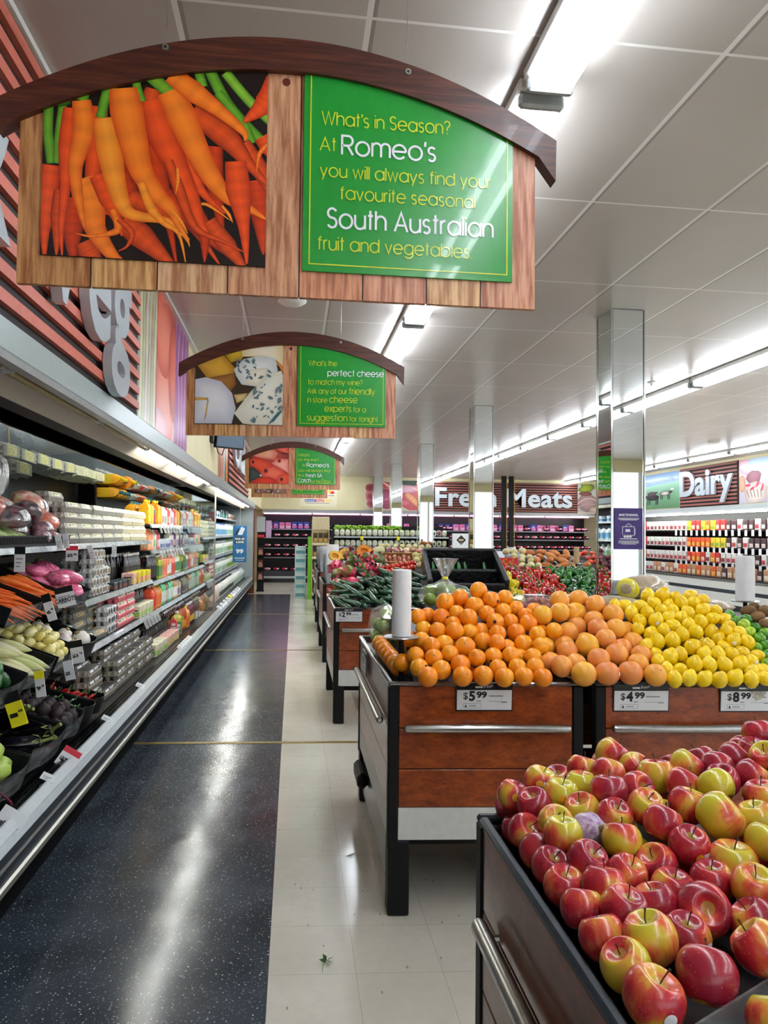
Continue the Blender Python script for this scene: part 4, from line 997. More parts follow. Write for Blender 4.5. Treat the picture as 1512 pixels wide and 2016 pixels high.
# ---------------------------------------------------------------- price tags on bins
def price_tag(label, loc, big, cents, sub=None, w=.232, h=.115, name='price_tag', rz=0, lean=R(4)):
    t = thing(name, label, 'price tag', loc, 0, None, (lean, 0, rz))
    m = MB(); m.box(0, w, -.004, 0, -h, 0, 0, .001); m.build('holder', M_GLASS if False else plain('tag_black', '#1c1e21', 0.3, var=0), t)
    m = MB(); m.box(.004, w - .004, -.0055, -.0042, -h + .006, -.028); m.build('card', M_CARD, t, smooth=0)
    m = MB(); put_text(m, '\u2501\u2501', (0, 0, 0), (1, 0, 0), (0, 0, 1), .001) if False else None
    m.box(w * .34, w * .47, -.0052, -.0042, -.0195, -.0125); put_text(m, 'fresh', (w * .48, -.005, -.020), (1, .0, .12), (.25, 0, 1), .018, 0, width=w * .16)
    m.build('header_lettering', M_CARD, t, smooth=0)
    m = MB(); x = w * .13
    x += put_text(m, '$', (x, -.0062, -.064), (1, 0, 0), (0, 0, 1), .038, .0006) + .004
    x += put_text(m, big, (x, -.0062, -.070), (1, 0, 0), (0, 0, 1), .054, .0022) + .006
    put_text(m, cents, (x, -.0062, -.058), (1, 0, 0), (0, 0, 1), .034, .0014, width=.042)
    m.prism([(w * .155, -.098), (w * .175, -.086), (w * .195, -.098)], 'y', -.0062, -.0056)
    m.build('price_lettering', M_INK, t, smooth=0)
    m = MB(); z = -.0062
    for a, b, c, d in ((w * .58, w * .83, -.054, -.050), (w * .8, w * .9, -.079, -.075), (w * .36, w * .44, -.075, -.072), (w * .23, w * .36, -.094, -.091), (w * .13, w * .44, -.1015, -.1005), (w * .13, w * .44, -.0835, -.0825), (w * .13, w * .134, -.1015, -.0825), (w * .436, w * .44, -.1015, -.0825), (w * .56, w * .8, -.075, -.074)):
        m.box(a, b, -.006, -.0055, c, d)
    m.build('small_print', M_GREYINK, t, smooth=0)
    return t
RZS = math.atan(-SHEAR)
def fy(x, d=0): return 2.87 - SHEAR * (x - .4) - d
price_tag('white price tag reading 5.99 on the front of the orange bin', (.662, fy(.662, .002), .936), '5', '99', rz=RZS)
price_tag('white price tag reading 4.99 below the grapefruit', (1.307, fy(1.307, .002), .934), '4', '99', rz=RZS)
p8 = price_tag('white price tag reading 8.99 below the lemons, with a torn sticker', (1.75, fy(1.75, .002), .933), '8', '99', rz=RZS)
m = MB(); m.prism([(.125, -.028), (.195, -.03), (.17, -.06), (.15, -.066)], 'y', -.0068, -.0062); m.build('torn_sticker', plain('grubby_paper', '#b9b4a4', 0.6, var=0.3, scale=60), p8, smooth=0)
price_tag('white price tag reading 2.99 on the zucchini bin', (.342, 5.765, .934), '2', '99', rz=RZS, w=.22)
price_tag('small white price tag on the left side of the orange bin', (.383, 3.86, .915), '2', '99', w=.19, rz=R(-90), lean=0)

# ---------------------------------------------------------------- paper rolls on stands
def roll(label, x, y, z0, z1, r, zbase, col='#eceef0', group='bag rolls on stands', disc=True):
    t = thing('bag_roll_stand', label, 'bag roll', (x, y, zbase), 0, group)
    m = MB(); m.lathe([(.012, 0), (.012, z0 - zbase), (.012, z1 - zbase - .01)], 10); m.box(-.05, .05, -.012, .012, 0, .012, 0, .004); m.build('post', M_BLACK, t)
    if disc:
        m = MB(); m.lathe([(.075, z0 - zbase - .006), (.078, z0 - zbase - .003), (.075, z0 - zbase)], 28); m.build('disc', M_STEEL, t)
    rr = random.Random(int(x * 100))
    m = MB(); n = 12
    m.lathe([(r * .97, z0 - zbase + .002)] + [(r * (1 + .012 * math.sin(i * 2.2 + x)), z0 - zbase + .002 + (z1 - z0) * i / n) for i in range(1, n)] + [(r * .97, z1 - zbase), (r * .3, z1 - zbase), (r * .28, z1 - zbase - .01), (0, z1 - zbase - .01)], 28, wob=lambda a, q: 1 + .01 * math.sin(a * 3 + q * 9))
    m.build('roll', plain('roll' + col, col, 0.45, var=0.02), t)
    return t
roll('white plastic bag roll on a black stand at the front of the orange bin', .462, 3.02, 1.102, 1.385, .042, .905)
roll('white bag roll on a stand among the pumpkins in the second row', .47, 8.66, 1.15, 1.40, .075, .93)
roll('tall loose white bag roll between the lemons and the dairy case', 2.62, 3.86, 1.17, 1.43, .052, 1.0)
roll('bare cardboard roll on a stand behind the green peppers', 3.44, 8.35, 1.20, 1.40, .032, .935, '#b39a72')
roll('small white bag roll in front of the black twin post', 3.46, 11.02, 1.17, 1.34, .066, .93)

# ---------------------------------------------------------------- fruit
def fruit_mat(name, stops, scale, rough=0.35, bump=0.0, bscale=120, coat=0.0, spread=0.16, sss=0, stretch=(1, 1, 1), det=3):
    t = NT(name); v = t.obj(); r = t.rnd()
    off = t.add('ShaderNodeVectorMath', operation='ADD'); t.ln(t.mapping(v, stretch), off.inputs[0])
    cb = t.add('ShaderNodeCombineXYZ'); t.ln(t.math('MULTIPLY', r, 37.0), cb.inputs[0]); t.ln(t.math('MULTIPLY', r, 91.0), cb.inputs[1]); t.ln(cb.outputs[0], off.inputs[1])
    f = t.noise(scale, det, off.outputs[0])
    k = t.math('ADD', f, t.math('MULTIPLY', t.math('SUBTRACT', r, 0.5), spread * 2))
    t.base(t.ramp(k, [(p, H(c)) for p, c in stops])); t.rough(rough); t.b.inputs['Coat Weight'].default_value = coat
    t.b.inputs['Coat Roughness'].default_value = 0.15
    if sss:
        t.b.inputs['Subsurface Weight'].default_value = sss; t.b.inputs['Subsurface Radius'].default_value = (.01, .005, .002); t.b.inputs['Subsurface Scale'].default_value = 0.5
    if bump: t.bump(t.noise(bscale, 2, v), bump, 0.002)
    return t.m
M_ORANGE = fruit_mat('orange_peel', [(0.2, '#f07c08'), (0.5, '#f8960e'), (0.8, '#fbb01c')], 9, 0.38, 0.35, 240, 0.1)
M_GRAPE = fruit_mat('grapefruit_peel', [(0.25, '#e88a48'), (0.5, '#f2a544'), (0.75, '#f4b530')], 8, 0.4, 0.25, 200, 0.05, 0.22)
M_LEMON = fruit_mat('lemon_peel', [(0.2, '#ecc000'), (0.6, '#f8d40a'), (0.9, '#fbe040')], 10, 0.38, 0.3, 220, 0.1)
M_LIME = fruit_mat('lime_peel', [(0.3, '#2f7a10'), (0.5, '#5a9a14'), (0.75, '#a6c424')], 9, 0.3, 0.25, 260, 0.2, 0.25)
M_KIWI = fruit_mat('kiwi_skin', [(0.3, '#5f4426'), (0.6, '#7d5c36'), (0.8, '#8f6c42')], 30, 0.8, 0.4, 300)
def apple_mat():
    t = NT('apple_skin'); v = t.obj(); r = t.rnd()
    cb = t.add('ShaderNodeCombineXYZ')
    for i, q in enumerate((37., 91., 13.)): t.ln(t.math('MULTIPLY', r, q), cb.inputs[i])
    def nz(sc, det, st=(1, 1, 1)):
        off = t.add('ShaderNodeVectorMath', operation='ADD'); t.ln(t.mapping(v, st), off.inputs[0]); t.ln(cb.outputs[0], off.inputs[1]); return t.noise(sc, det, off.outputs[0])
    big = nz(13, 1); stre = nz(60, 3, (1, 1, .18)); fine = nz(160, 2, (1, 1, .25))
    k = t.math('ADD', big, t.math('MULTIPLY', t.math('SUBTRACT', r, 0.42), 0.36))
    k = t.math('ADD', k, t.math('MULTIPLY', t.math('SUBTRACT', stre, 0.5), 0.22)); k = t.math('ADD', k, t.math('MULTIPLY', t.math('SUBTRACT', fine, 0.5), 0.12))
    c = t.ramp(k, [(0.33, H('#c9bd30')), (0.43, H('#dba83c')), (0.50, H('#d8663c')), (0.58, H('#c02c34')), (0.72, H('#991c34'))])
    # lenticels
    vo = t.add('ShaderNodeTexVoronoi'); vo.inputs['Scale'].default_value = 160; t.ln(v, vo.inputs['Vector'])
    c = t.mix(t.math('MULTIPLY', t.math('LESS_THAN', vo.outputs['Distance'], 0.12), 0.35), c, H('#e6c48a'))
    sp = t.add('ShaderNodeSeparateXYZ'); t.ln(v, sp.inputs[0])
    rad = t.math('SQRT', t.math('ADD', t.math('MULTIPLY', sp.outputs[0], sp.outputs[0]), t.math('MULTIPLY', sp.outputs[1], sp.outputs[1])))
    dip = t.math('MULTIPLY', t.math('LESS_THAN', rad, 0.010), t.math('GREATER_THAN', sp.outputs[2], 0.0))
    c = t.mix(t.math('MULTIPLY', dip, 0.55), c, H('#a39a3a'))
    t.base(c); t.rough(0.27); t.b.inputs['Coat Weight'].default_value = 0.35; t.b.inputs['Coat Roughness'].default_value = 0.12
    return t.m
M_APPLE = apple_mat()
M_STEM = plain('fruit_stem', '#4a2f1a', 0.7, var=0.15)
M_STKY = plain('sticker_yellow', '#f0a91c', 0.4, var=0.15, scale=300); M_STKW = plain('sticker_white', '#e9ecf0', 0.4, var=0); M_STKP = plain('sticker_purple', '#3d2348', 0.35, var=0.3, scale=400)
# apple: unit radius about 0.039, centred
def apple_root(st, sticker):
    Rr = .039; m = MB()
    prof = []
    for i in range(25):
        a = -PI / 2 + PI * i / 24
        r = math.cos(a); z = math.sin(a)
        rr = Rr * (r ** .93 if r > 0 else 0) * (1.0 + .05 * z); zz = Rr * .96 * z
        if z > .80: zz -= Rr * .42 * ((z - .80) / .20) ** 1.7
        if z < -.84: zz += Rr * .26 * ((-.84 - z) / .16) ** 1.5
        prof.append((max(rr, 0), zz))
    m.lathe(prof, 22, wob=lambda a, q: 1 + .022 * math.cos(5 * a) * (1 - q) + .012 * math.cos(2 * a + 1))
    o = m.build('apple', M_APPLE, None, smooth=180); tag(o, None, 'apple')
    if st:
        s = MB(); s.tube([(0, 0, .018), (.001, 0, .028), (.004, .001, .037), (.006, .001, .043)], [.0009, .001, .0011, .0018], 6); s.build('stem', M_STEM, o)
    if sticker:
        s = MB(); ax = R(18)
        def patch(w_, h_, da, dz, off, mi):
            vs = []; n = 8
            for i in range(n + 1):
                for k in range(n + 1):
                    u, v = (i / n - .5), (k / n - .5); l = math.hypot(u, v)
                    if mi == 0:   # rounded blob
                        sc = .5 / max(abs(u), abs(v)) * max(abs(u), abs(v)) if l > 0 else 1; a = math.atan2(v, u); q = max(abs(u), abs(v)); u, v = q * math.cos(a), q * math.sin(a)
                    th = da + u * w_ / Rr; zz = dz + v * h_; rr = math.sqrt(max(0, 1 - (zz / (Rr * .95)) ** 2)) ** .93 * Rr * (1.0 + .05 * zz / Rr) * 1.022 + off
                    vs.append((rr * math.cos(th), rr * math.sin(th), zz))
            s.add(vs, [(i * (n + 1) + k, (i + 1) * (n + 1) + k, (i + 1) * (n + 1) + k + 1, i * (n + 1) + k + 1) for i in range(n) for k in range(n)], mi)
        if sticker == 1: patch(.016, .018, -PI / 2 - .14, .006, .0005, 0); patch(.013, .016, -PI / 2 + .22, .006, .0004, 1)
        else: patch(.017, .017, -PI / 2, .004, .0005, 0)
        s.build('sticker', [M_STKY, M_STKW] if sticker == 1 else [M_STKW, M_STKW], o, smooth=180)
    return o
def round_root(name, mat, Rr, sc=(1, 1, 1), nip=0, navel=True, stk=None, seg=20, rings=13, cat=None):
    m = MB()
    def f(d):
        q = 1.0
        if nip: q += nip * max(0, abs(d.z) - .86) / .14 * (1.0 if d.z > 0 else .5)
        return q
    m.ball((0, 0, 0), Rr, sc, seg, rings, f=f)
    o = m.build(name, mat, None, smooth=180); tag(o, None, cat or name)
    if navel:
        s = MB(); s.lathe([(.0035, Rr * sc[2] * .985), (.0028, Rr * sc[2] + .0008), (0, Rr * sc[2] + .0008)], 8); s.build('stem_end', plain('stem_end', '#7c7a2a', 0.7, var=0), o)
    if stk:
        s = MB(); vs = [(0, -Rr * 1.012, 0)]; n = 14
        for i in range(n):
            a = 2 * PI * i / n; x, z = .0085 * math.cos(a), .0085 * math.sin(a)
            vs.append((x, -math.sqrt(Rr * Rr - x * x - z * z) * 1.012, z))
        s.add(vs, [(0, 1 + i, 1 + (i + 1) % n) for i in range(n)]); s.build('sticker', stk, o)
    return o
FR = {
 'orange': [[0.8748, 3.3022, 1.2733, 0.0425], [0.9219, 3.2503, 1.2331, 0.0417], [0.9952, 3.2746, 1.2428, 0.0374], [0.6975, 3.2341, 1.2254, 0.0433], [0.7775, 3.2769, 1.2412, 0.0418], [0.8361, 3.2279, 1.2063, 0.0456], [1.0414, 3.2493, 1.1915, 0.0392], [0.9695, 3.2131, 1.1838, 0.0395], [0.6167, 3.2367, 1.1642, 0.0374], [0.6696, 3.1835, 1.1631, 0.0408], [0.7427, 3.1912, 1.179, 0.0375], [0.7827, 3.1274, 1.1657, 0.0422], [0.8773, 3.1651, 1.1798, 0.0374], [0.8988, 3.1004, 1.1502, 0.04], [0.9857, 3.1534, 1.142, 0.0382], [1.0574, 3.1156, 1.1393, 0.0417], [0.7042, 3.0556, 1.1167, 0.0411], [0.8386, 3.1204, 1.103, 0.0423], [0.8901, 3.0328, 1.1092, 0.0374], [0.9911, 3.0866, 1.1033, 0.0424], [0.5781, 3.1275, 1.1167, 0.0374], [0.6339, 3.0824, 1.1154, 0.0374], [0.5557, 3.046, 1.0794, 0.0374], [0.6511, 3.0275, 1.0635, 0.0425], [0.7287, 2.9632, 1.0614, 0.0445], [0.8228, 3.0286, 1.0735, 0.0415], [0.9232, 3.0074, 1.0509, 0.0374], [1.0029, 3.0169, 1.0614, 0.0433], [0.5116, 2.946, 1.0315, 0.0374], [0.5849, 2.923, 1.0239, 0.039], [0.6575, 2.9397, 1.0377, 0.0374], [0.7607, 2.8945, 1.0278, 0.0374], [0.8394, 2.9231, 1.0265, 0.0392], [0.9145, 2.9166, 1.0313, 0.0393], [1.0065, 2.9043, 1.0264, 0.0381], [0.6887, 2.8795, 1.0029, 0.042], [0.5164, 2.8851, 0.9922, 0.0383], [0.6035, 2.8589, 0.9869, 0.0405], [0.5402, 2.8167, 0.9683, 0.0411], [0.6799, 2.8074, 0.9696, 0.0412], [0.764, 2.8037, 0.9717, 0.0413], [0.8467, 2.7867, 0.9671, 0.0401], [0.9272, 2.7843, 0.9696, 0.0391], [1.0021, 2.7732, 0.9663, 0.0391], [0.8414, 2.8587, 0.9889, 0.0385], [0.9219, 2.8533, 0.9943, 0.0375], [0.994, 2.839, 0.9977, 0.0374], [1.0676, 3.025, 1.103, 0.0374], [1.0681, 3.1859, 1.1656, 0.0374], [0.561, 3.1765, 1.1663, 0.0374], [1.12, 3.1243, 1.0966, 0.0378], [1.156, 3.0596, 1.1153, 0.0374], [1.1237, 3.2262, 1.1863, 0.0374], [0.776, 3.0768, 1.109, 0.0374], [0.7122, 3.128, 1.136, 0.0374], [0.5882, 2.9837, 1.0651, 0.0374], [0.8685, 2.9682, 1.0767, 0.0374], [0.9688, 2.9651, 1.0151, 0.0374], [1.0591, 2.9558, 1.0638, 0.0374]],
 'grapefruit': [[1.133, 3.1395, 1.1744, 0.0459], [1.2193, 3.1535, 1.1851, 0.0459], [1.2451, 3.2222, 1.2339, 0.0459], [1.1115, 3.0561, 1.0435, 0.0462], [1.0852, 2.9159, 0.9997, 0.0459], [1.3647, 3.2836, 1.2348, 0.0459], [1.3238, 3.2253, 1.1722, 0.0529], [1.4113, 3.1968, 1.218, 0.0459], [1.4688, 3.1336, 1.1763, 0.0491], [1.3826, 3.1483, 1.1503, 0.0459], [1.3004, 3.1506, 1.1186, 0.0459], [1.4449, 3.0552, 1.1228, 0.0465], [1.3566, 3.0459, 1.1245, 0.0459], [1.3118, 3.083, 1.0583, 0.0459], [1.2656, 2.9505, 1.0653, 0.0521], [1.3555, 2.9654, 1.0887, 0.0459], [1.5072, 3.0191, 1.0626, 0.0503], [1.1748, 2.9489, 1.0404, 0.0459], [1.3672, 2.8835, 1.0364, 0.049], [1.487, 2.9009, 1.027, 0.0459], [1.181, 2.8704, 1.0007, 0.0459], [1.2767, 2.8607, 1.0197, 0.0497], [1.4358, 2.8332, 1.0034, 0.0459], [1.1761, 2.7754, 0.9779, 0.0518], [1.2746, 2.7732, 0.9791, 0.0508], [1.3722, 2.7694, 0.9805, 0.0509], [1.4676, 2.7458, 0.9751, 0.0462], [1.5176, 3.1069, 1.1028, 0.0459], [1.2362, 3.0923, 1.1028, 0.0459], [1.1969, 3.034, 1.0496, 0.0459], [1.4325, 2.9675, 1.0459, 0.0459], [1.1029, 2.8296, 1.0004, 0.0459]],
 'lemon': [[1.6861, 3.223, 1.2506, 0.0342], [1.7522, 3.2097, 1.258, 0.0343], [1.8129, 3.2031, 1.2444, 0.0302], [1.886, 3.2014, 1.2514, 0.0329], [1.9287, 3.1583, 1.2387, 0.0302], [1.8133, 3.1462, 1.2247, 0.0325], [1.8733, 3.1482, 1.2257, 0.03], [1.6882, 3.1662, 1.2213, 0.0324], [1.7608, 3.1711, 1.211, 0.0297], [1.6095, 3.1567, 1.2128, 0.0309], [1.5615, 3.1936, 1.2068, 0.0321], [1.5037, 3.1898, 1.2103, 0.0284], [1.695, 3.1145, 1.1942, 0.0288], [1.7543, 3.1181, 1.1936, 0.0288], [1.6211, 3.1041, 1.1838, 0.0318], [1.5607, 3.1371, 1.1799, 0.033], [1.8129, 3.0885, 1.1889, 0.0294], [1.8882, 3.0947, 1.1998, 0.0321], [1.9563, 3.1011, 1.1939, 0.0295], [1.9678, 3.0575, 1.1603, 0.029], [1.9079, 3.0506, 1.165, 0.0284], [1.7022, 3.0645, 1.1709, 0.0291], [1.7646, 3.0705, 1.1668, 0.0291], [1.5745, 3.0847, 1.1503, 0.0313], [1.6324, 3.0492, 1.1575, 0.0327], [1.5937, 3.0237, 1.098, 0.033], [1.699, 3.0129, 1.1357, 0.0311], [1.7737, 3.0203, 1.1419, 0.03], [1.8498, 3.0527, 1.1482, 0.0347], [1.9606, 3.0076, 1.1321, 0.0312], [1.7079, 2.9605, 1.1047, 0.0318], [1.777, 2.9675, 1.1148, 0.032], [1.8847, 3.018, 1.1035, 0.0347], [1.9227, 2.9672, 1.1179, 0.0284], [1.9752, 2.9525, 1.1155, 0.0284], [1.8792, 2.9587, 1.0812, 0.0316], [1.9232, 2.9157, 1.0832, 0.0315], [1.9809, 2.9028, 1.0787, 0.0302], [1.5875, 2.9518, 1.0791, 0.0331], [1.6517, 2.9414, 1.0813, 0.0347], [1.5445, 3.0442, 1.1233, 0.0284], [1.645, 3.0042, 1.1195, 0.0284], [1.7207, 2.9001, 1.062, 0.0347], [1.7872, 2.8904, 1.0648, 0.03], [1.874, 2.9079, 1.0539, 0.0287], [1.7411, 2.846, 1.0376, 0.0307], [1.8033, 2.8423, 1.0386, 0.0296], [1.8773, 2.8554, 1.0346, 0.0296], [1.932, 2.8642, 1.0393, 0.0284], [1.9832, 2.8462, 1.0278, 0.0295], [1.5582, 2.9043, 1.0283, 0.0284], [1.5848, 2.8451, 1.0281, 0.0347], [1.5274, 2.8332, 1.0124, 0.0284], [1.6427, 2.859, 1.0384, 0.0284], [1.6697, 2.7998, 1.0048, 0.0336], [1.732, 2.7923, 1.0036, 0.0313], [1.7959, 2.7854, 1.0029, 0.0325], [1.8796, 2.8051, 0.999, 0.0347], [1.9387, 2.8125, 1.0094, 0.0284], [1.5404, 2.786, 0.988, 0.0287], [1.5988, 2.7867, 0.9866, 0.0284], [1.9472, 2.7638, 0.9826, 0.0299], [1.8932, 2.7496, 0.9793, 0.0284], [1.545, 2.7369, 0.9588, 0.031], [1.6106, 2.7364, 0.9623, 0.0311], [1.6702, 2.7278, 0.9601, 0.0311], [1.7302, 2.7189, 0.957, 0.0322], [1.7989, 2.7206, 0.9629, 0.0329], [1.862, 2.7075, 0.9584, 0.03], [1.9218, 2.7069, 0.9613, 0.0284], [1.5314, 2.944, 1.0624, 0.0284]],
 'lime': [[2.0564, 3.0388, 1.1357, 0.0286], [2.0464, 3.0892, 1.1445, 0.0256], [2.097, 3.0778, 1.1562, 0.0245], [2.0452, 3.1297, 1.17, 0.0243], [2.0519, 2.9941, 1.1083, 0.0263], [2.1046, 3.0273, 1.1244, 0.0243], [2.1123, 2.9764, 1.1063, 0.025], [2.0717, 2.9522, 1.0862, 0.0271], [2.0261, 2.9068, 1.0525, 0.0243], [2.072, 2.9104, 1.06, 0.0243], [2.0341, 2.8551, 1.0288, 0.0243], [1.9895, 2.7864, 1.0057, 0.0243]],
 'kiwi': [[2.1469, 3.1343, 1.1874, 0.0319], [2.2177, 3.1165, 1.1916, 0.0315], [2.15, 3.0775, 1.1671, 0.031], [2.1534, 3.0264, 1.1403, 0.0292], [2.1954, 3.1656, 1.2051, 0.0264]],
 'apple': [[0.4629, 1.4527, 0.9951, 0.0351], [0.5261, 1.4707, 1.0165, 0.0351], [0.5495, 1.4091, 1.0084, 0.037], [0.486, 1.3925, 0.9988, 0.0351], [0.502, 1.3148, 0.9915, 0.0351], [0.4536, 1.3482, 0.9647, 0.0351], [0.4627, 1.4147, 0.9428, 0.0351], [0.4564, 1.2844, 0.9548, 0.0351], [0.61, 1.2969, 1.0074, 0.0351], [0.5679, 1.3457, 1.0024, 0.0351], [0.6063, 1.4429, 1.0145, 0.0351], [0.628, 1.3586, 1.0317, 0.0377], [0.6344, 1.4999, 1.0278, 0.0351], [0.6666, 1.4447, 1.0376, 0.0351], [0.727, 1.5555, 1.0415, 0.0379], [0.7503, 1.4937, 1.0291, 0.0351], [0.7647, 1.425, 1.0345, 0.0415], [0.8325, 1.4267, 1.054, 0.0352], [0.8992, 1.4816, 1.0442, 0.0351], [0.8965, 1.4175, 1.0516, 0.0351], [0.9536, 1.4466, 1.0597, 0.0351], [1.0142, 1.4683, 1.0651, 0.0351], [1.0553, 1.5099, 1.0926, 0.0351], [0.8686, 1.356, 1.0456, 0.0351], [0.9329, 1.3544, 1.0529, 0.0353], [0.9878, 1.3847, 1.0791, 0.0351], [0.8848, 1.2543, 1.05, 0.0351], [0.672, 1.2924, 1.0247, 0.0351], [0.6695, 1.2261, 1.0209, 0.0351], [0.7504, 1.2803, 1.0303, 0.0366], [0.7708, 1.2102, 1.0353, 0.0429], [0.825, 1.3088, 1.0525, 0.0351], [0.7845, 1.3576, 1.0405, 0.0351], [0.6935, 1.3723, 1.0297, 0.0351], [0.4551, 1.2147, 0.9589, 0.0351], [0.4543, 1.1501, 0.9569, 0.0351], [0.4908, 1.2513, 0.9983, 0.0351], [0.5063, 1.1781, 0.9831, 0.0351], [0.5841, 1.21, 1.0007, 0.0351], [0.6245, 1.1639, 0.977, 0.0363], [0.6843, 1.1648, 1.007, 0.0351], [0.7393, 1.125, 0.9917, 0.0405], [0.8012, 1.1266, 1.0233, 0.0351], [0.505, 1.1105, 0.9732, 0.0371], [0.4536, 1.0745, 0.9585, 0.0351], [0.5034, 1.0369, 0.974, 0.0369], [0.6166, 1.0989, 0.968, 0.0355], [0.6244, 1.0236, 0.9753, 0.0396], [0.7162, 1.0369, 0.9975, 0.0351], [0.5072, 0.9643, 0.9721, 0.0387], [0.5714, 0.9826, 0.9601, 0.0351], [0.4536, 0.9997, 0.9572, 0.0351], [0.4536, 0.9277, 0.9589, 0.0351], [0.539, 0.8769, 0.9717, 0.0389], [0.4566, 0.8603, 0.9594, 0.0384], [0.6316, 0.904, 0.9859, 0.0361], [0.5657, 1.0586, 0.9679, 0.0351], [0.5611, 1.146, 0.9714, 0.0351], [0.683, 0.9878, 0.9718, 0.0351], [0.8421, 1.2113, 1.0278, 0.0351], [0.6796, 1.0907, 0.9818, 0.0351]]}
FILL = {'orange': [[0.4626, 2.9901, 0.9939, 0.04], [0.532, 3.1885, 1.062, 0.04], [0.5732, 3.107, 1.0312, 0.04], [0.5754, 2.9868, 0.9673, 0.04], [0.6558, 3.2986, 1.1249, 0.04], [0.6856, 3.1124, 1.0558, 0.04], [0.7062, 3.2369, 1.1067, 0.04], [0.7206, 3.2878, 1.1689, 0.04], [0.7362, 2.9401, 0.9482, 0.04], [0.7814, 3.2479, 1.1194, 0.04], [0.7879, 3.1738, 1.0566, 0.04], [0.8098, 3.0812, 1.014, 0.04], [0.8131, 3.3265, 1.1857, 0.04], [0.9221, 3.3102, 1.1753, 0.04], [0.9338, 3.1805, 1.0875, 0.04], [0.9624, 3.0536, 1.0018, 0.04], [1.0571, 3.309, 1.1414, 0.04], [1.1671, 3.2882, 1.1397, 0.04]], 'grapefruit': [[1.128, 2.9947, 0.9741, 0.047], [1.1757, 3.1408, 1.0346, 0.047], [1.253, 3.2189, 1.0581, 0.047], [1.3111, 3.3387, 1.1691, 0.047], [1.3715, 3.2925, 1.108, 0.047], [1.387, 3.0342, 1.0, 0.047], [1.4461, 3.2718, 1.1727, 0.047], [1.4725, 3.1811, 1.0449, 0.047]], 'lemon': [[1.5106, 2.8244, 0.9508, 0.0305], [1.5377, 2.9457, 0.9846, 0.0305], [1.6277, 2.8283, 0.9472, 0.0305], [1.6622, 3.1427, 1.1519, 0.0305], [1.6698, 3.044, 1.0748, 0.0305], [1.6717, 2.8983, 0.9991, 0.0305], [1.7052, 2.8422, 0.9745, 0.0305], [1.7175, 3.1631, 1.1646, 0.0305], [1.7317, 3.2567, 1.2151, 0.0305], [1.7429, 3.0032, 1.0642, 0.0305], [1.7682, 2.8871, 1.0043, 0.0305], [1.7903, 3.2483, 1.206, 0.0305], [1.7983, 3.1971, 1.1733, 0.0305], [1.8057, 3.0081, 1.0754, 0.0305], [1.8205, 2.9334, 1.0231, 0.0305], [1.8498, 3.1235, 1.1564, 0.0305], [1.8895, 3.0048, 1.0403, 0.0305], [1.8974, 3.0887, 1.1194, 0.0305], [1.9058, 3.1891, 1.1934, 0.0305], [1.9136, 3.0602, 1.0592, 0.0305], [1.9212, 3.1429, 1.1528, 0.0305], [1.9591, 2.8861, 0.989, 0.0305]], 'apple': [[0.4772, 1.5072, 0.9521, 0.037], [0.5636, 1.4608, 0.955, 0.037], [0.5979, 1.5511, 0.9867, 0.037], [0.6277, 1.2493, 0.9517, 0.037], [0.6486, 1.356, 0.9563, 0.037], [0.6822, 1.5211, 0.9751, 0.037], [0.7117, 1.2, 0.9516, 0.037], [0.7289, 1.3326, 0.9837, 0.037], [0.7414, 1.6128, 0.998, 0.037], [0.7794, 1.177, 0.9501, 0.037], [0.7913, 1.5497, 0.9798, 0.037], [0.8039, 1.4802, 0.9855, 0.037], [0.8456, 1.1607, 0.9701, 0.037], [0.8649, 1.5351, 1.0064, 0.037], [0.8766, 1.2508, 0.9773, 0.037], [0.9189, 1.3082, 0.9977, 0.037], [0.9727, 1.5273, 1.0107, 0.037], [1.0471, 1.5538, 1.0383, 0.037]]}
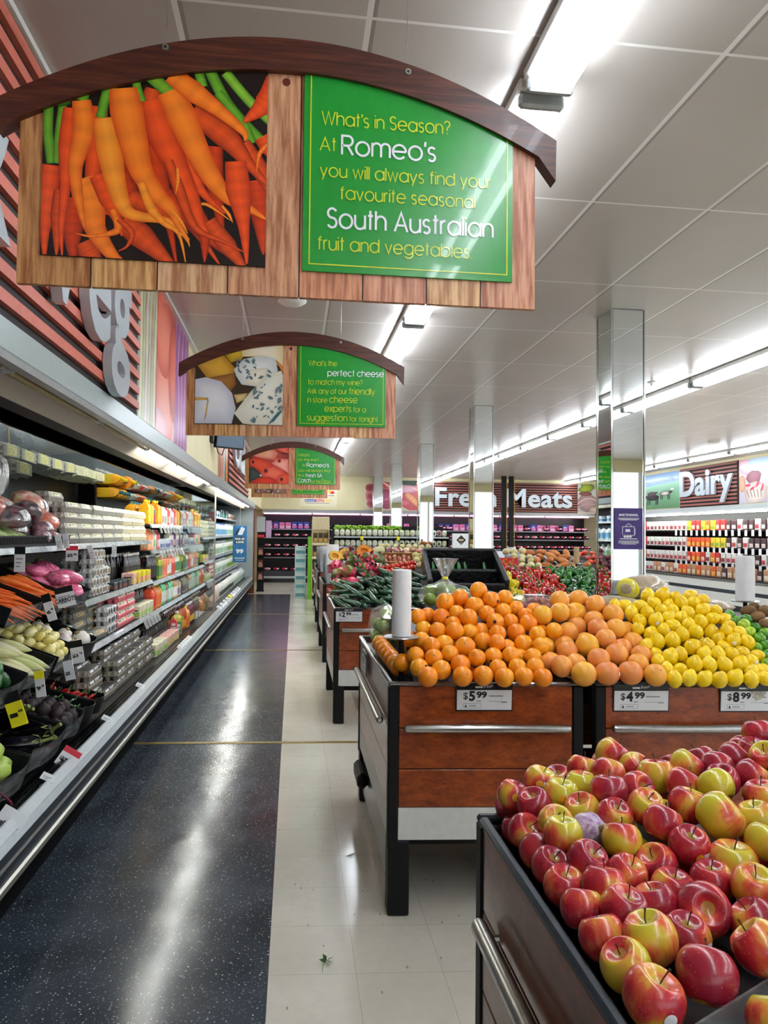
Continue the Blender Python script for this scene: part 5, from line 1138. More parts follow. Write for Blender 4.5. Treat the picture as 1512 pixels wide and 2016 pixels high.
EXTRA = {'apple': [[0.7006, 0.8627, 0.98, 0.037, 0.0], [0.7728, 0.8583, 0.9886, 0.037, 0.0], [0.8492, 0.862, 0.9972, 0.037, 0.0], [0.9254, 0.8597, 1.0058, 0.037, 0.0], [0.9993, 0.8599, 1.0144, 0.037, 0.0], [1.0758, 0.8579, 1.023, 0.037, 0.0], [1.1501, 0.8585, 1.0316, 0.037, 0.0], [1.2238, 0.8607, 1.0318, 0.037, 0.0], [1.2995, 0.8584, 1.0318, 0.037, 0.0], [1.3746, 0.8614, 1.0318, 0.037, 0.0], [1.4459, 0.8607, 1.0318, 0.037, 0.0], [1.5219, 0.8622, 1.0318, 0.037, 0.0], [0.7342, 0.9266, 0.9908, 0.037, 1.0], [0.812, 0.9227, 0.9994, 0.037, 1.0], [0.8861, 0.9265, 1.008, 0.037, 1.0], [0.962, 0.9266, 1.0166, 0.037, 1.0], [1.0351, 0.9253, 1.0252, 0.037, 1.0], [1.1096, 0.9267, 1.0338, 0.037, 1.0], [1.1869, 0.9277, 1.0383, 0.037, 1.0], [1.2593, 0.9242, 1.0383, 0.037, 1.0], [1.3364, 0.9224, 1.0383, 0.037, 1.0], [1.4099, 0.9262, 1.0383, 0.037, 1.0], [1.4843, 0.9248, 1.0383, 0.037, 1.0], [1.5605, 0.9227, 1.0383, 0.037, 1.0], [0.7756, 0.9874, 1.0017, 0.037, 2.0], [0.8484, 0.9873, 1.0103, 0.037, 2.0], [0.9224, 0.9895, 1.0189, 0.037, 2.0], [0.999, 0.9916, 1.0275, 0.037, 2.0], [1.0749, 0.9918, 1.036, 0.037, 2.0], [1.1498, 0.9917, 1.0446, 0.037, 2.0], [1.2203, 0.9894, 1.0448, 0.037, 2.0], [1.3004, 0.9896, 1.0448, 0.037, 2.0], [1.3699, 0.9872, 1.0448, 0.037, 2.0], [1.4493, 0.9891, 1.0448, 0.037, 2.0], [1.521, 0.9921, 1.0448, 0.037, 2.0], [0.8131, 1.0529, 1.0124, 0.037, 3.0], [0.8887, 1.0573, 1.021, 0.037, 3.0], [0.9631, 1.0576, 1.0296, 0.037, 3.0], [1.0357, 1.058, 1.0382, 0.037, 3.0], [1.1102, 1.0564, 1.0468, 0.037, 3.0], [1.1842, 1.0529, 1.0513, 0.037, 3.0], [1.2585, 1.0526, 1.0513, 0.037, 3.0], [1.3352, 1.0577, 1.0513, 0.037, 3.0], [1.4124, 1.0583, 1.0513, 0.037, 3.0], [1.4848, 1.0524, 1.0513, 0.037, 3.0], [1.5566, 1.0546, 1.0513, 0.037, 3.0], [0.9242, 1.1194, 1.0319, 0.037, 4.0], [1.0008, 1.1198, 1.0405, 0.037, 4.0], [1.0721, 1.1175, 1.0491, 0.037, 4.0], [1.1498, 1.1201, 1.0577, 0.037, 4.0], [1.2228, 1.1226, 1.0578, 0.037, 4.0], [1.296, 1.12, 1.0578, 0.037, 4.0], [1.3728, 1.1194, 1.0578, 0.037, 4.0], [1.4445, 1.1225, 1.0578, 0.037, 4.0], [1.5211, 1.1191, 1.0578, 0.037, 4.0], [0.9594, 1.1846, 1.0427, 0.037, 5.0], [1.034, 1.1834, 1.0512, 0.037, 5.0], [1.1104, 1.1834, 1.0598, 0.037, 5.0], [1.1859, 1.1876, 1.0644, 0.037, 5.0], [1.2624, 1.1882, 1.0644, 0.037, 5.0], [1.3328, 1.1834, 1.0644, 0.037, 5.0], [1.411, 1.1852, 1.0644, 0.037, 5.0], [1.4836, 1.183, 1.0644, 0.037, 5.0], [1.5589, 1.1853, 1.0644, 0.037, 5.0], [0.9978, 1.2533, 1.0535, 0.037, 6.0], [1.073, 1.2513, 1.0621, 0.037, 6.0], [1.147, 1.2532, 1.0707, 0.037, 6.0], [1.2224, 1.2519, 1.0709, 0.037, 6.0], [1.3, 1.2498, 1.0709, 0.037, 6.0], [1.373, 1.2525, 1.0709, 0.037, 6.0], [1.4476, 1.2522, 1.0709, 0.037, 6.0], [1.5223, 1.253, 1.0709, 0.037, 6.0], [1.0387, 1.3133, 1.0643, 0.037, 7.0], [1.1122, 1.3142, 1.0729, 0.037, 7.0], [1.1832, 1.3133, 1.0774, 0.037, 7.0], [1.2613, 1.316, 1.0774, 0.037, 7.0], [1.3376, 1.3173, 1.0774, 0.037, 7.0], [1.4086, 1.3137, 1.0774, 0.037, 7.0], [1.4858, 1.3143, 1.0774, 0.037, 7.0], [1.5562, 1.3153, 1.0774, 0.037, 7.0], [1.0723, 1.3835, 1.0751, 0.037, 8.0], [1.1511, 1.3811, 1.0837, 0.037, 8.0], [1.2231, 1.3782, 1.0839, 0.037, 8.0], [1.3009, 1.381, 1.0839, 0.037, 8.0], [1.3719, 1.379, 1.0839, 0.037, 8.0], [1.4471, 1.383, 1.0839, 0.037, 8.0], [1.5225, 1.3791, 1.0839, 0.037, 8.0], [1.1105, 1.4473, 1.0859, 0.037, 9.0], [1.1882, 1.4431, 1.0904, 0.037, 9.0], [1.2582, 1.4433, 1.0904, 0.037, 9.0], [1.3377, 1.4445, 1.0904, 0.037, 9.0], [1.4086, 1.448, 1.0904, 0.037, 9.0], [1.4829, 1.4433, 1.0904, 0.037, 9.0], [1.5591, 1.4442, 1.0904, 0.037, 9.0]], 'lime': [[2.0578, 2.7773, 0.9727, 0.028, 0.0], [2.1166, 2.7827, 0.9752, 0.028, 0.0], [2.1747, 2.782, 0.9778, 0.028, 0.0], [2.228, 2.7792, 0.9803, 0.028, 0.0], [2.288, 2.7793, 0.9829, 0.028, 0.0], [2.3443, 2.7826, 0.9854, 0.028, 0.0], [2.4018, 2.7792, 0.988, 0.028, 0.0], [2.4586, 2.7818, 0.9905, 0.028, 0.0], [2.0892, 2.8303, 0.9986, 0.028, 1.0], [2.1465, 2.8291, 1.0011, 0.028, 1.0], [2.2001, 2.8278, 1.0037, 0.028, 1.0], [2.2568, 2.8278, 1.0062, 0.028, 1.0], [2.3119, 2.8317, 1.0088, 0.028, 1.0], [2.372, 2.8307, 1.0113, 0.028, 1.0], [2.4246, 2.832, 1.0139, 0.028, 1.0], [2.1177, 2.8766, 1.0245, 0.028, 2.0], [2.1725, 2.8785, 1.0271, 0.028, 2.0], [2.227, 2.8794, 1.0296, 0.028, 2.0], [2.2887, 2.8787, 1.0322, 0.028, 2.0], [2.341, 2.878, 1.0347, 0.028, 2.0], [2.3984, 2.8774, 1.0373, 0.028, 2.0], [2.4541, 2.8763, 1.0398, 0.028, 2.0], [2.1418, 2.9297, 1.0504, 0.028, 3.0], [2.2001, 2.9285, 1.053, 0.028, 3.0], [2.2548, 2.925, 1.0555, 0.028, 3.0], [2.316, 2.926, 1.0581, 0.028, 3.0], [2.3699, 2.9273, 1.0606, 0.028, 3.0], [2.4293, 2.9273, 1.0632, 0.028, 3.0]]}
rr = random.Random(21)
def rows_label(L, band, noun, where):
    """label every piece by its row up the heap and its place along that row"""
    idx = sorted(range(len(L)), key=lambda i: (L[i][2] * 1.0 + L[i][1] * .4))
    rows = []
    for i in idx:
        k = L[i][2] + L[i][1] * .4
        if not rows or k - rows[-1][0] > band: rows.append((k, []))
        rows[-1][1].append(i)
    out = {}
    for r_, (k, ids) in enumerate(rows):
        for c_, i in enumerate(sorted(ids, key=lambda i: L[i][0])):
            out[i] = noun % {'row': od(r_ + 1), 'col': od(c_ + 1)}
    return out
def pile(key, kinds, band, noun, group, Rn, tilt, cat):
    L = FR[key]; lab = rows_label(L, band, noun, '')
    for i, (x, y, z, r) in enumerate(L):
        k = kinds(i); q = tilt(i)
        k.put((x, y, z), q, lab[i], group, r / Rn, cat)
KO = [Kind(round_root('orange', M_ORANGE, .0415, (1, 1, .97))), Kind(round_root('orange', M_ORANGE, .0415, (1, 1, .97), stk=M_STKP))]
rt = lambda i: (rr.uniform(-1.2, 1.2), rr.uniform(-1.2, 1.2), rr.uniform(0, 6.28))
stk_t = lambda: (rr.uniform(-.3, .5), rr.uniform(-.4, .4), rr.uniform(-.7, .9))
STO = {9, 13, 32, 36, 1, 26}
pile('orange', lambda i: KO[1 if i in STO else 0], .016, 'ripe orange in the heap, %(row)s row up, %(col)s from the left', 'oranges in the heap', .0415, lambda i: stk_t() if i in STO else rt(i), 'orange')
for k in range(7): KO[0].put((.462 - .004 * k, 3.02 + .085 * k + .05, .958 + .004 * k), rt(0), 'orange lined up along the left rim of the bin, %s from the front' % od(k + 1), 'oranges along the left rim', .98)
KG = [Kind(round_root('grapefruit', M_GRAPE, .051, (1, 1, .95))), Kind(round_root('grapefruit', M_GRAPE, .051, (1, 1, .95), stk=M_STKW))]
SG = {24, 12}
pile('grapefruit', lambda i: KG[1 if i in SG else 0], .02, 'pinkish grapefruit in the heap, %(row)s row up, %(col)s from the left', 'grapefruit in the heap', .051, lambda i: stk_t() if i in SG else rt(i), 'grapefruit')
KL = [Kind(round_root('lemon', M_LEMON, .0315, (1, 1, 1.12), nip=.17, navel=False, rings=17)), Kind(round_root('lemon', M_LEMON, .0315, (1, 1, 1.12), nip=.17, navel=False, rings=17, stk=M_STKW))]
SL = {22, 24, 36, 41, 58, 62, 66}
lt = lambda i: stk_t() if i in SL else ((rr.uniform(-.5, .5), rr.uniform(-.5, .5), rr.uniform(0, 6)) if rr.random() < .55 else rt(i))
pile('lemon', lambda i: KL[1 if i in SL else 0], .013, 'yellow lemon in the heap, %(row)s row up, %(col)s from the left', 'lemons in the heap', .0315, lt, 'lemon')
KM = Kind(round_root('lime', M_LIME, .027, (1, 1, 1.08), nip=.08, navel=False))
pile('lime', lambda i: KM, .013, 'green lime beside the lemons, %(row)s row up, %(col)s from the left', 'limes beside the lemons', .027, rt, 'lime')
KK = Kind(round_root('kiwifruit', M_KIWI, .029, (.9, .9, 1.2), navel=True))
pile('kiwi', lambda i: KK, .02, 'brown kiwifruit above the limes, %(row)s row up, %(col)s from the left', 'kiwifruit at the right edge', .029, lambda i: (PI / 2 + rr.uniform(-.3, .3), 0, rr.uniform(.6, 2.2)), 'kiwifruit')
KA = {k: Kind(apple_root(*k)) for k in ((True, 0), (True, 1), (True, 2), (False, 0))}
AS = {0: 1, 1: 1, 2: 1, 26: 1, 34: 2, 35: 2, 40: 1, 41: 1, 54: 2, 50: 1}
AH = (0.5514, 1.2732, 0.994)
def akind(i): return KA[(i not in (24, 47, 30), AS.get(i, 0))]
def atilt(i):
    if i in (33, 47): return (R(60), rr.uniform(-.3, .3), rr.uniform(-.3, .3))
    if i in AS: return (R(rr.uniform(-12, 22)), R(rr.uniform(-20, 20)), R(rr.uniform(-25, 30)))
    return (R(rr.uniform(-8, 42)), R(rr.uniform(-35, 35)), rr.uniform(0, 6.28))
pile('apple', akind, .03, 'apple in the near bin, %(row)s row from the front, %(col)s from the left', 'apples in the near bin', .039, atilt, 'apple')
KF = {k: (KO[0], KG[0], KL[0], KA[(True, 0)])[j] for j, k in enumerate(('orange', 'grapefruit', 'lemon', 'apple'))}
for key, L in FILL.items():
    noun = {'orange': 'orange', 'grapefruit': 'grapefruit', 'lemon': 'lemon', 'apple': 'apple'}[key]
    for i, (x, y, z, r) in enumerate(L):
        KF[key].put((x, y, z), rt(i), '%s glimpsed in gaps under the heap top, %s from the left' % (noun, od(i + 1)), noun + 's under the top layer', r / {'orange': .0415, 'grapefruit': .051, 'lemon': .0315, 'apple': .039}[key])
for key, K_, noun in (('apple', KA[(True, 0)], 'apple filling the right side of the near bin'), ('lime', KM, 'lime filling the right side of the lemon bin')):
    cnt = {}
    for x, y, z, r, q in EXTRA[key]:
        cnt[q] = cnt.get(q, 0) + 1
        K_.put((x, y, z), (R(rr.uniform(-8, 42)), R(rr.uniform(-35, 35)), rr.uniform(0, 6.28)), '%s, %s row, %s across' % (noun, od(int(q) + 1), od(cnt[q])), key + 's filling the right side', r / (.039 if key == 'apple' else .027))
# garlic bulb among the apples
t = thing('garlic_bulb', 'purple striped garlic bulb lying among the apples', 'garlic', AH, 0, None, (R(62), R(-8), R(25)))
m = MB(); m.lathe([(0, -.030), (.010, -.031), (.022, -.027), (.031, -.012), (.032, .002), (.026, .016), (.015, .026), (.007, .032)], 30, wob=lambda a, q: 1 + .07 * math.cos(7 * a) * math.sin(PI * min(1, q * 1.1)))
tt = NT('garlic_skin'); vv = tt.obj(); ff = tt.noise(1.0, 3, tt.mapping(vv, (150, 150, 14))); tt.base(tt.ramp(ff, [(0.35, H('#d9cfd8')), (0.55, H('#b596bc')), (0.7, H('#8a5f96'))])); tt.rough(0.35)
m.build('bulb', tt.m, t, smooth=180)
m = MB(); m.lathe([(.007, .030), (.005, .040), (.0065, .046), (0, .047)], 10); m.build('neck', plain('garlic_neck', '#c9b394', 0.7, var=0.2), t)
m = MB()
for k in range(16):
    a = k * .9; m.tube([(.006 * math.cos(a), .006 * math.sin(a), -.030), (.011 * math.cos(a), .011 * math.sin(a), -.036)], .0007, 4)
m.build('roots', plain('garlic_root', '#d8c9a8', 0.8, var=0.1), t)
# clear divider and a red apple compartment in front
t = thing('bin_divider', 'clear plastic divider across the front of the apple bin', 'divider', (0, 0, 0))
m = MB(); m.prism([(.47, .795), (.90, 1.005), (.90, 1.009), (.47, .799)], 'z', .90, .965); m.build('sheet', M_GLASS, t, smooth=0)
KA[(True, 0)].put((0.585, 0.80, .955), (R(20), R(25), 2.0), 'bright red apple in front of the clear divider at the lower right corner', 'red apples beyond the divider', 1.0, 'apple')

# ---------------------------------------------------------------- egg cartons
def carton(kind, shell, band, band2=None, n=6, oval=None):
    """long side along y; origin at the centre of the base; front label side faces +x"""
    Lc = .05 * n; h = Lc / 2
    t = thing('egg_carton', None, 'egg carton')
    M_S = plain('pulp' + shell, shell, 0.85, var=0.08, scale=50)
    m = MB()
    for i in range(n):
        for sx in (-1, 1):
            m.lathe([(.014, 0), (.019, .012), (.0245, .033)], 10, (sx * .0255, -h + .025 + i * .05, 0))
    m.box(-.053, .053, -h, h, .031, .036, 0, .002)
    if not oval:
        for i in range(n * 2 + 1): m.box(.046, .0515, -h + .012 + i * (Lc - .024) / (n * 2) - .003, -h + .012 + i * (Lc - .024) / (n * 2) + .003, .006, .031)
    m.build('tray', M_S, t)
    m = MB(); z0, z1 = .0362, .068
    b = len(m.v); a, c, e, f = .052, h - .001, .038, h - .016
    m.add([(-a, -c, z0), (a, -c, z0), (a, c, z0), (-a, c, z0), (-a + .004, -c + .004, z0 + .006), (a - .004, -c + .004, z0 + .006), (a - .004, c - .004, z0 + .006), (-a + .004, c - .004, z0 + .006), (-e, -f, z1), (e, -f, z1), (e, f, z1), (-e, f, z1)],
          [(0, 1, 5, 4), (1, 2, 6, 5), (2, 3, 7, 6), (3, 0, 4, 7), (4, 5, 9, 8), (5, 6, 10, 9), (6, 7, 11, 10), (7, 4, 8, 11), (8, 9, 10, 11), (3, 2, 1, 0)])
    for sy in (-1, 1):
        for sx in (-1, 1): m.lathe([(.017, z0 + .002), (.0155, z0 + .018), (.009, z1 - .003)], 10, (sx * .021, sy * (c - .015), 0))
    m.build('lid', M_S, t)
    m = MB(); k = .0008
    if oval:
        nn = n // 2 if n > 3 else 2
        for i in range(nn):
            cy = -h + Lc * (i + .5) / nn
            m.prism([(cy + .034 * math.cos(q), .036 + .030 * math.sin(q) * (1 if math.sin(q) < 0 else .85)) for q in [2 * PI * j / 18 for j in range(18)]], 'x', .0515, .054, 1)
            m.prism([(cy + .028 * math.cos(q), .038 + .024 * math.sin(q) * (1 if math.sin(q) < 0 else .8)) for q in [2 * PI * j / 18 for j in range(18)]], 'x', .0535, .0550, 0)
        m.build('label', [plain('oval' + oval, oval, 0.5, var=0.35, scale=90), plain('ovalrim', '#e9e8e2', .5, var=0)], t)
    else:
        B = plain('band' + band, band, 0.5, var=0.12, scale=70); B2 = plain('band' + (band2 or band), band2 or band, 0.5, var=0.25, scale=110)
        q = 1 if band in ('#1a1a1c', '#d4e0b0') else .62; m.add([(a - .004 + k, (-c + .02) * q, z0 + .007), (a - .004 + k, (c - .02) * q, z0 + .007), (e + k, (f - .005) * q, z1 - .001), (e + k, (-f + .005) * q, z1 - .001)], [(0, 1, 2, 3)], 0)
        m.add([(-e * .8, (-f + .004) * q, z1 + k), (e, (-f + .004) * q, z1 + k), (e, (f - .004) * q, z1 + k), (-e * .8, (f - .004) * q, z1 + k)], [(0, 1, 2, 3)], 1)
        # print on the band
        for (u0, u1, v0, v1) in ((.08, .40, .2, .8), (.48, .9, .55, .8), (.48, .8, .25, .4)):
            P = lambda u, v: (a - .004 + (e - a + .004) * v + 2.2 * k, (-c + .02 + (2 * c - .04) * u) * q, z0 + .007 + (z1 - z0 - .008) * v)
            m.add([P(u0, v0), P(u1, v0), P(u1, v1), P(u0, v1)], [(0, 1, 2, 3)], 2)
        m.build('label', [B, B2, M_GREYINK if band != '#1a1a1c' else M_CARD], t, smooth=0)
    return Kind(t)
E_GY = carton('a', '#a9a69c', '#e6dca0', '#e2d68c'); E_CR = carton('b', '#ddd4b4', '#e4dcb0', '#ddd5ac'); E_OV = carton('c', '#c8c8c4', '', n=3, oval='#7a6a58'); E_OD = carton('d', '#d4d4d2', '', n=3, oval='#4a484c')
E_GB = carton('e', '#8f887a', '#1a1a1c', '#1e1e20'); E_PK = carton('f', '#e8808a', '#d4e0b0', '#ee8a9c'); E_GN = carton('g', '#d3d6c4', '#4a8468', '#c8cdb8'); E_TN = carton('h', '#8c8a80', '#e2b866', '#7c7a70')
jr = random.Random(31)
ECN = {}
def stack(K, what, where, x, y, z, n, h=.0685, grp=None, rz=0):
    key = (what, where); ECN[key] = ECN.get(key, 0) + 1; s = ECN[key]
    for i in range(n):
        K.put((x + jr.uniform(-.004, .004), y + jr.uniform(-.006, .006), z + h * i + .001), (0, 0, rz + R(jr.uniform(-2.5, 2.5))),
              '%s egg carton, %s, %s stack from left, %s up' % (what, where, od(s), od(i + 1)), grp or 'egg cartons on the ' + where)
for i in range(5): stack(E_GY, 'grey yellow-labelled', 'upper egg shelf', -1.505, 4.93 + .31 * i, 1.451, 4 if i else 4)
stack(E_GY, 'grey yellow-labelled', 'upper egg shelf back', -1.62, 4.95, 1.451, 5)
for i in range(3): stack(E_CR, 'cream', 'upper egg shelf', -1.505, 6.48 + .31 * i, 1.451, 4 if i != 1 else 4)
stack(E_OV, 'small window-fronted', 'second shelf back', -1.66, 5.25, 1.061, 3); stack(E_OV, 'small window-fronted', 'second shelf back', -1.62, 5.45, 1.061, 4)
for i, n in enumerate((5, 5, 3)): stack(E_OV, 'small window-fronted', 'second shelf', -1.475, 5.40 + .16 * i, 1.061, n)
for i in range(2): stack(E_GN, 'white green-labelled', 'third shelf', -1.54, 4.98 + .02 * i - .0, .751, 2) if i == 0 else stack(E_GN, 'white green-labelled', 'third shelf', -1.435, 5.10, .751, 1)
for i in range(2): stack(E_TN, 'grey tan-labelled', 'third shelf', -1.55 + .004 * i, 5.32 + .31 * i, .751, 4)
stack(E_TN, 'grey tan-labelled', 'third shelf', -1.435, 5.42, .751, 1)
for i in range(2): stack(E_OD, 'small white dark-windowed', 'third shelf', -1.44, 5.68 + .165 * i, .751, 3)
for i in range(2): stack(E_PK, 'pink and green', 'third shelf', -1.445, 6.10 + .31 * i, .751, 4)
stack(E_PK, 'pink and green', 'third shelf back', -1.56, 5.98, .751, 4)
for i, (y, n) in enumerate(((4.72, 4), (5.12, 1), (5.44, 3), (5.77, 3), (6.10, 3), (6.42, 3))): stack(E_GB, 'grey black-labelled', 'bottom deck', -1.285, y, .401, n)
for i, (y, n) in enumerate(((4.86, 4), (5.19, 3), (5.5, 4), (5.83, 4), (6.15, 4), (6.46, 4))): stack(E_GB, 'grey black-labelled', 'bottom deck middle row', -1.40, y, .401, n)
for i, (y, n) in enumerate(((4.75, 3), (5.08, 4), (5.42, 4))): stack(E_GB, 'grey black-labelled', 'bottom deck back row', -1.52, y, .401, n)

# ---------------------------------------------------------------- bottles, jugs, packs
def bottle(name, body, cap, lab, r, h, square=False, neck=.35, shoulder=.68, lab2=None, handle=False, glass=False, cat='bottle'):
    t = thing(name, None, cat)
    n = 4 if square else 14
    m = MB(); hs = h * shoulder; hn = h * .88
    q = r * (1.0 if not square else 1.32)
    prof = [(q * .90, 0), (q, h * .02), (q, hs), (q * .86, hs + (hn - hs) * .4), (r * neck, hn), (r * neck, h * .93)]
    m.lathe(prof, 8 if square else n, wob=(lambda a, u: (1 / max(abs(math.cos(a - PI / 8 + PI / 8)), abs(math.sin(a)))) ** .75 * .86) if square else None)
    bm_ = plain('bt' + body, body, 0.12 if glass else 0.28, var=0.08, coat=.3 if glass else .1)
    m.build('body', bm_, t)
    m = MB(); m.lathe([(r * neck * 1.15, h * .91), (r * neck * 1.15, h * .995), (r * neck * .9, h), (0, h)], 10); m.build('cap', plain('cp' + cap, cap, 0.35, var=0), t)
    if lab:
        m = MB(); m.lathe([(q * 1.012, h * .12), (q * 1.012, h * .40)], 8 if square else n, wob=(lambda a, u: (1 / max(abs(math.cos(a)), abs(math.sin(a)))) ** .75 * .86) if square else None, m=0)
        m.lathe([(q * 1.014, h * .40), (q * 1.014, h * .56)], 8 if square else n, wob=(lambda a, u: (1 / max(abs(math.cos(a)), abs(math.sin(a)))) ** .75 * .86) if square else None, m=1)
        m.build('label', [plain('lb' + lab, lab, 0.4, var=0.2, scale=60), plain('lb' + (lab2 or lab), lab2 or lab, 0.4, var=0.25, scale=80)], t)
    if handle:
        m = MB(); m.tube([(r * .9, 0, hs * .72), (r * 1.45, 0, hs * .78), (r * 1.35, 0, hs * 1.06), (r * .55, 0, hs * 1.16)], r * .17, 6); m.build('handle', bm_, t)
    return Kind(t)
def packk(name, col, lab, wx, wy, h, gable=False, cat='carton', col2=None):
    t = thing(name, None, cat)
    m = MB()
    if gable: m.box(-wx / 2, wx / 2, -wy / 2, wy / 2, 0, h * .78, 0, .003); m.prism([(-wx / 2 + .001, h * .78), (wx / 2 - .001, h * .78), (.003, h * .93), (.003, h), (-.003, h), (-.003, h * .93)], 'y', -wy / 2 + .001, wy / 2 - .001)
    else: m.box(-wx / 2, wx / 2, -wy / 2, wy / 2, 0, h, 0, .004)
    m.build('box', plain('pk' + col, col, 0.35, var=0.12, scale=25), t)
    m = MB(); k = .001
    m.add([(wx / 2 + k, -wy * .42, h * .12), (wx / 2 + k, wy * .42, h * .12), (wx / 2 + k, wy * .42, h * .5), (wx / 2 + k, -wy * .42, h * .5)], [(0, 1, 2, 3)], 0)
    m.add([(-wx * .42, -wy / 2 - k, h * .12), (wx * .42, -wy / 2 - k, h * .12), (wx * .42, -wy / 2 - k, h * .5), (-wx * .42, -wy / 2 - k, h * .5)], [(0, 1, 2, 3)], 0)
    m.add([(-wx * .3, -wy / 2 - k, h * .56), (wx * .3, -wy / 2 - k, h * .56), (wx * .3, -wy / 2 - k, h * .68), (-wx * .3, -wy / 2 - k, h * .68)], [(0, 1, 2, 3)], 1)
    m.build('label', [plain('lb' + lab, lab, 0.4, var=0.25, scale=60), plain('lb' + (col2 or '#f0f0ee'), col2 or '#f0f0ee', 0.4, var=0.2, scale=60)], t, smooth=0)
    return Kind(t)
B_YEL = bottle('juice_bottle', '#eda40e', '#f0d014', '#e8c01c', .045, .25, True); B_YEL2 = bottle('juice_bottle', '#eda40e', '#1f6f80', '#e8b41c', .045, .23, True)
B_DGR = bottle('juice_bottle', '#2c4a3c', '#3a7a70', '#a8305c', .038, .21); B_ORJ = bottle('juice_bottle', '#f08a10', '#f0d020', '#f2b020', .06, .26, True)
B_BLK = bottle('sauce_bottle', '#121214', '#dcdcd8', '#2c2a2a', .032, .27, glass=True, neck=.42, shoulder=.55); B_BLK2 = bottle('sauce_bottle', '#141416', '#1c1c1e', '#3a3a3c', .032, .24, glass=True, neck=.42, shoulder=.55)
B_BRN = bottle('cordial_bottle', '#4c2412', '#e8e4de', '#c8742c', .034, .27, glass=True, lab2='#d8a860'); B_BR2 = bottle('cordial_bottle', '#a8501c', '#2a1a14', '#e09a3c', .036, .28, lab2='#b8401c'); B_BR3 = bottle('cordial_bottle', '#6c2434', '#e8e8e8', '#e0c040', .036, .26, lab2='#8c2c4c')
P_WHT = packk('drink_carton', '#e6e6e2', '#d87a88', .07, .075, .21, True); P_WGR = packk('drink_carton', '#dfe8dc', '#6aa870', .07, .075, .21, True); P_RED = packk('drink_carton', '#d8404c', '#f0d8d8', .07, .075, .21, True); P_SAL = packk('drink_carton', '#f0905c', '#f6c49a', .075, .08, .22, True)
P_GRY = packk('dip_tub', '#b9c2c8', '#3c5a9c', .09, .09, .11, cat='tub'); P_BEI = packk('drink_carton', '#d8cdb8', '#8a5a9c', .07, .08, .19, True); P_PUR = packk('drink_carton', '#5a3a7c', '#d8c8b0', .07, .075, .20, True)
J_YG = bottle('juice_jug', '#b0b440', '#e6e8e0', '#5a8a4c', .05, .25, True, handle=True, cat='jug'); J_SAL = bottle('juice_jug', '#ee9a72', '#f0ead8', '#e8745c', .055, .26, True, handle=True, cat='jug'); J_TAN = bottle('juice_jug', '#c88a4c', '#e8d8a8', '#e8e8e4', .05, .25, True, cat='jug'); J_RED = bottle('juice_jug', '#e85a3c', '#e8ecd8', '#d8402c', .05, .25, True, cat='jug'); J_WGR = bottle('juice_jug', '#dce4cc', '#f0f0ea', '#5c8a5c', .05, .25, True, cat='jug')
J_MIN = bottle('juice_jug', '#5cc88a', '#e8f0ea', '#d8e8dc', .045, .26, True, cat='jug'); J_ORA = bottle('juice_jug', '#ee9a2c', '#f0c83c', '#e8742c', .045, .24, True, cat='jug'); J_BRN = bottle('juice_jug', '#8c5a54', '#e0e0da', '#d8c8b8', .042, .25, True, cat='jug')
C_YEL = packk('bottle_carrier', '#e6d42a', '#e88a9c', .11, .15, .10, cat='carrier', col2='#1c1c1c'); C_CRM = packk('bottle_carrier', '#e8e2c4', '#9ac85c', .11, .15, .11, cat='carrier', col2='#242420'); C_PNK = packk('bottle_carrier', '#e8b4a8', '#d8d46c', .11, .15, .10, cat='carrier', col2='#1c1c1c')
SHN = {}
def shelf_row(seq, y0, y1, x, z, what, where, grp, jit=.004, phr=None):
    """seq: list of (Kind, word); spread evenly from y0 to y1"""
    n = len(seq)
    for i, (K, wd) in enumerate(seq):
        y = y0 + (y1 - y0) * i / max(1, n - 1)
        key = (wd, where); SHN[key] = SHN.get(key, 0) + 1
        K.put((x + jr.uniform(-jit, jit), y, z + .001), (0, 0, R(jr.uniform(-5, 5))), '%s on the %s, %s such' % (wd, where, od(SHN[key])), grp)
def rep(*a):
    o = []
    for K, wd, n in a: o += [(K, wd)] * n
    return o
g = 'drinks in the near case'
YE = 9.28
# shelves beyond the egg section
shelf_row(rep((B_YEL, 'yellow square juice bottle', 3), (B_DGR, 'dark green juice bottle', 2), (B_ORJ, 'large orange juice bottle', 2), (P_WHT, 'white and pink drink carton', 3), (P_WGR, 'white and green drink carton', 2), (P_RED, 'red drink carton', 2), (P_WHT, 'white and pink drink carton', 2), (P_WGR, 'white and green drink carton', 1), (P_RED, 'red drink carton', 1), (P_SAL, 'salmon drink carton', 1), (B_YEL2, 'yellow juice bottle with teal cap', 1)), 7.42, YE, -1.505, 1.61, '', 'highest juice shelf', g)
shelf_row(rep((B_YEL2, 'yellow juice bottle with teal cap', 5), (P_WGR, 'white and green drink carton', 5), (P_SAL, 'salmon drink carton', 5), (B_DGR, 'dark green juice bottle', 5)), 7.42, YE, -1.64, 1.61, '', 'highest juice shelf rear row', g)
shelf_row(rep((P_SAL, 'salmon drink carton', 3), (P_WGR, 'white and green drink carton', 2), (P_RED, 'red drink carton', 2), (P_GRY, 'grey and blue dip tub', 6), (P_BEI, 'beige drink carton', 3), (P_PUR, 'purple drink carton', 2), (P_BEI, 'beige drink carton', 2)), 7.42, YE, -1.495, 1.345, '', 'second juice shelf', g)
shelf_row(rep((B_BLK, 'black sauce bottle', 12),), 6.02, 7.28, -1.62, 1.061, '', 'second shelf beside the eggs', g)
shelf_row(rep((B_BLK, 'black sauce bottle', 9),), 6.72, 7.29, -1.535, 1.061, '', 'second shelf front row', g)
shelf_row(rep((C_PNK, 'pink bottle carrier', 1), (C_YEL, 'yellow bottle carrier', 3)), 6.66, 7.25, -1.468, 1.061, '', 'second shelf front edge', g)
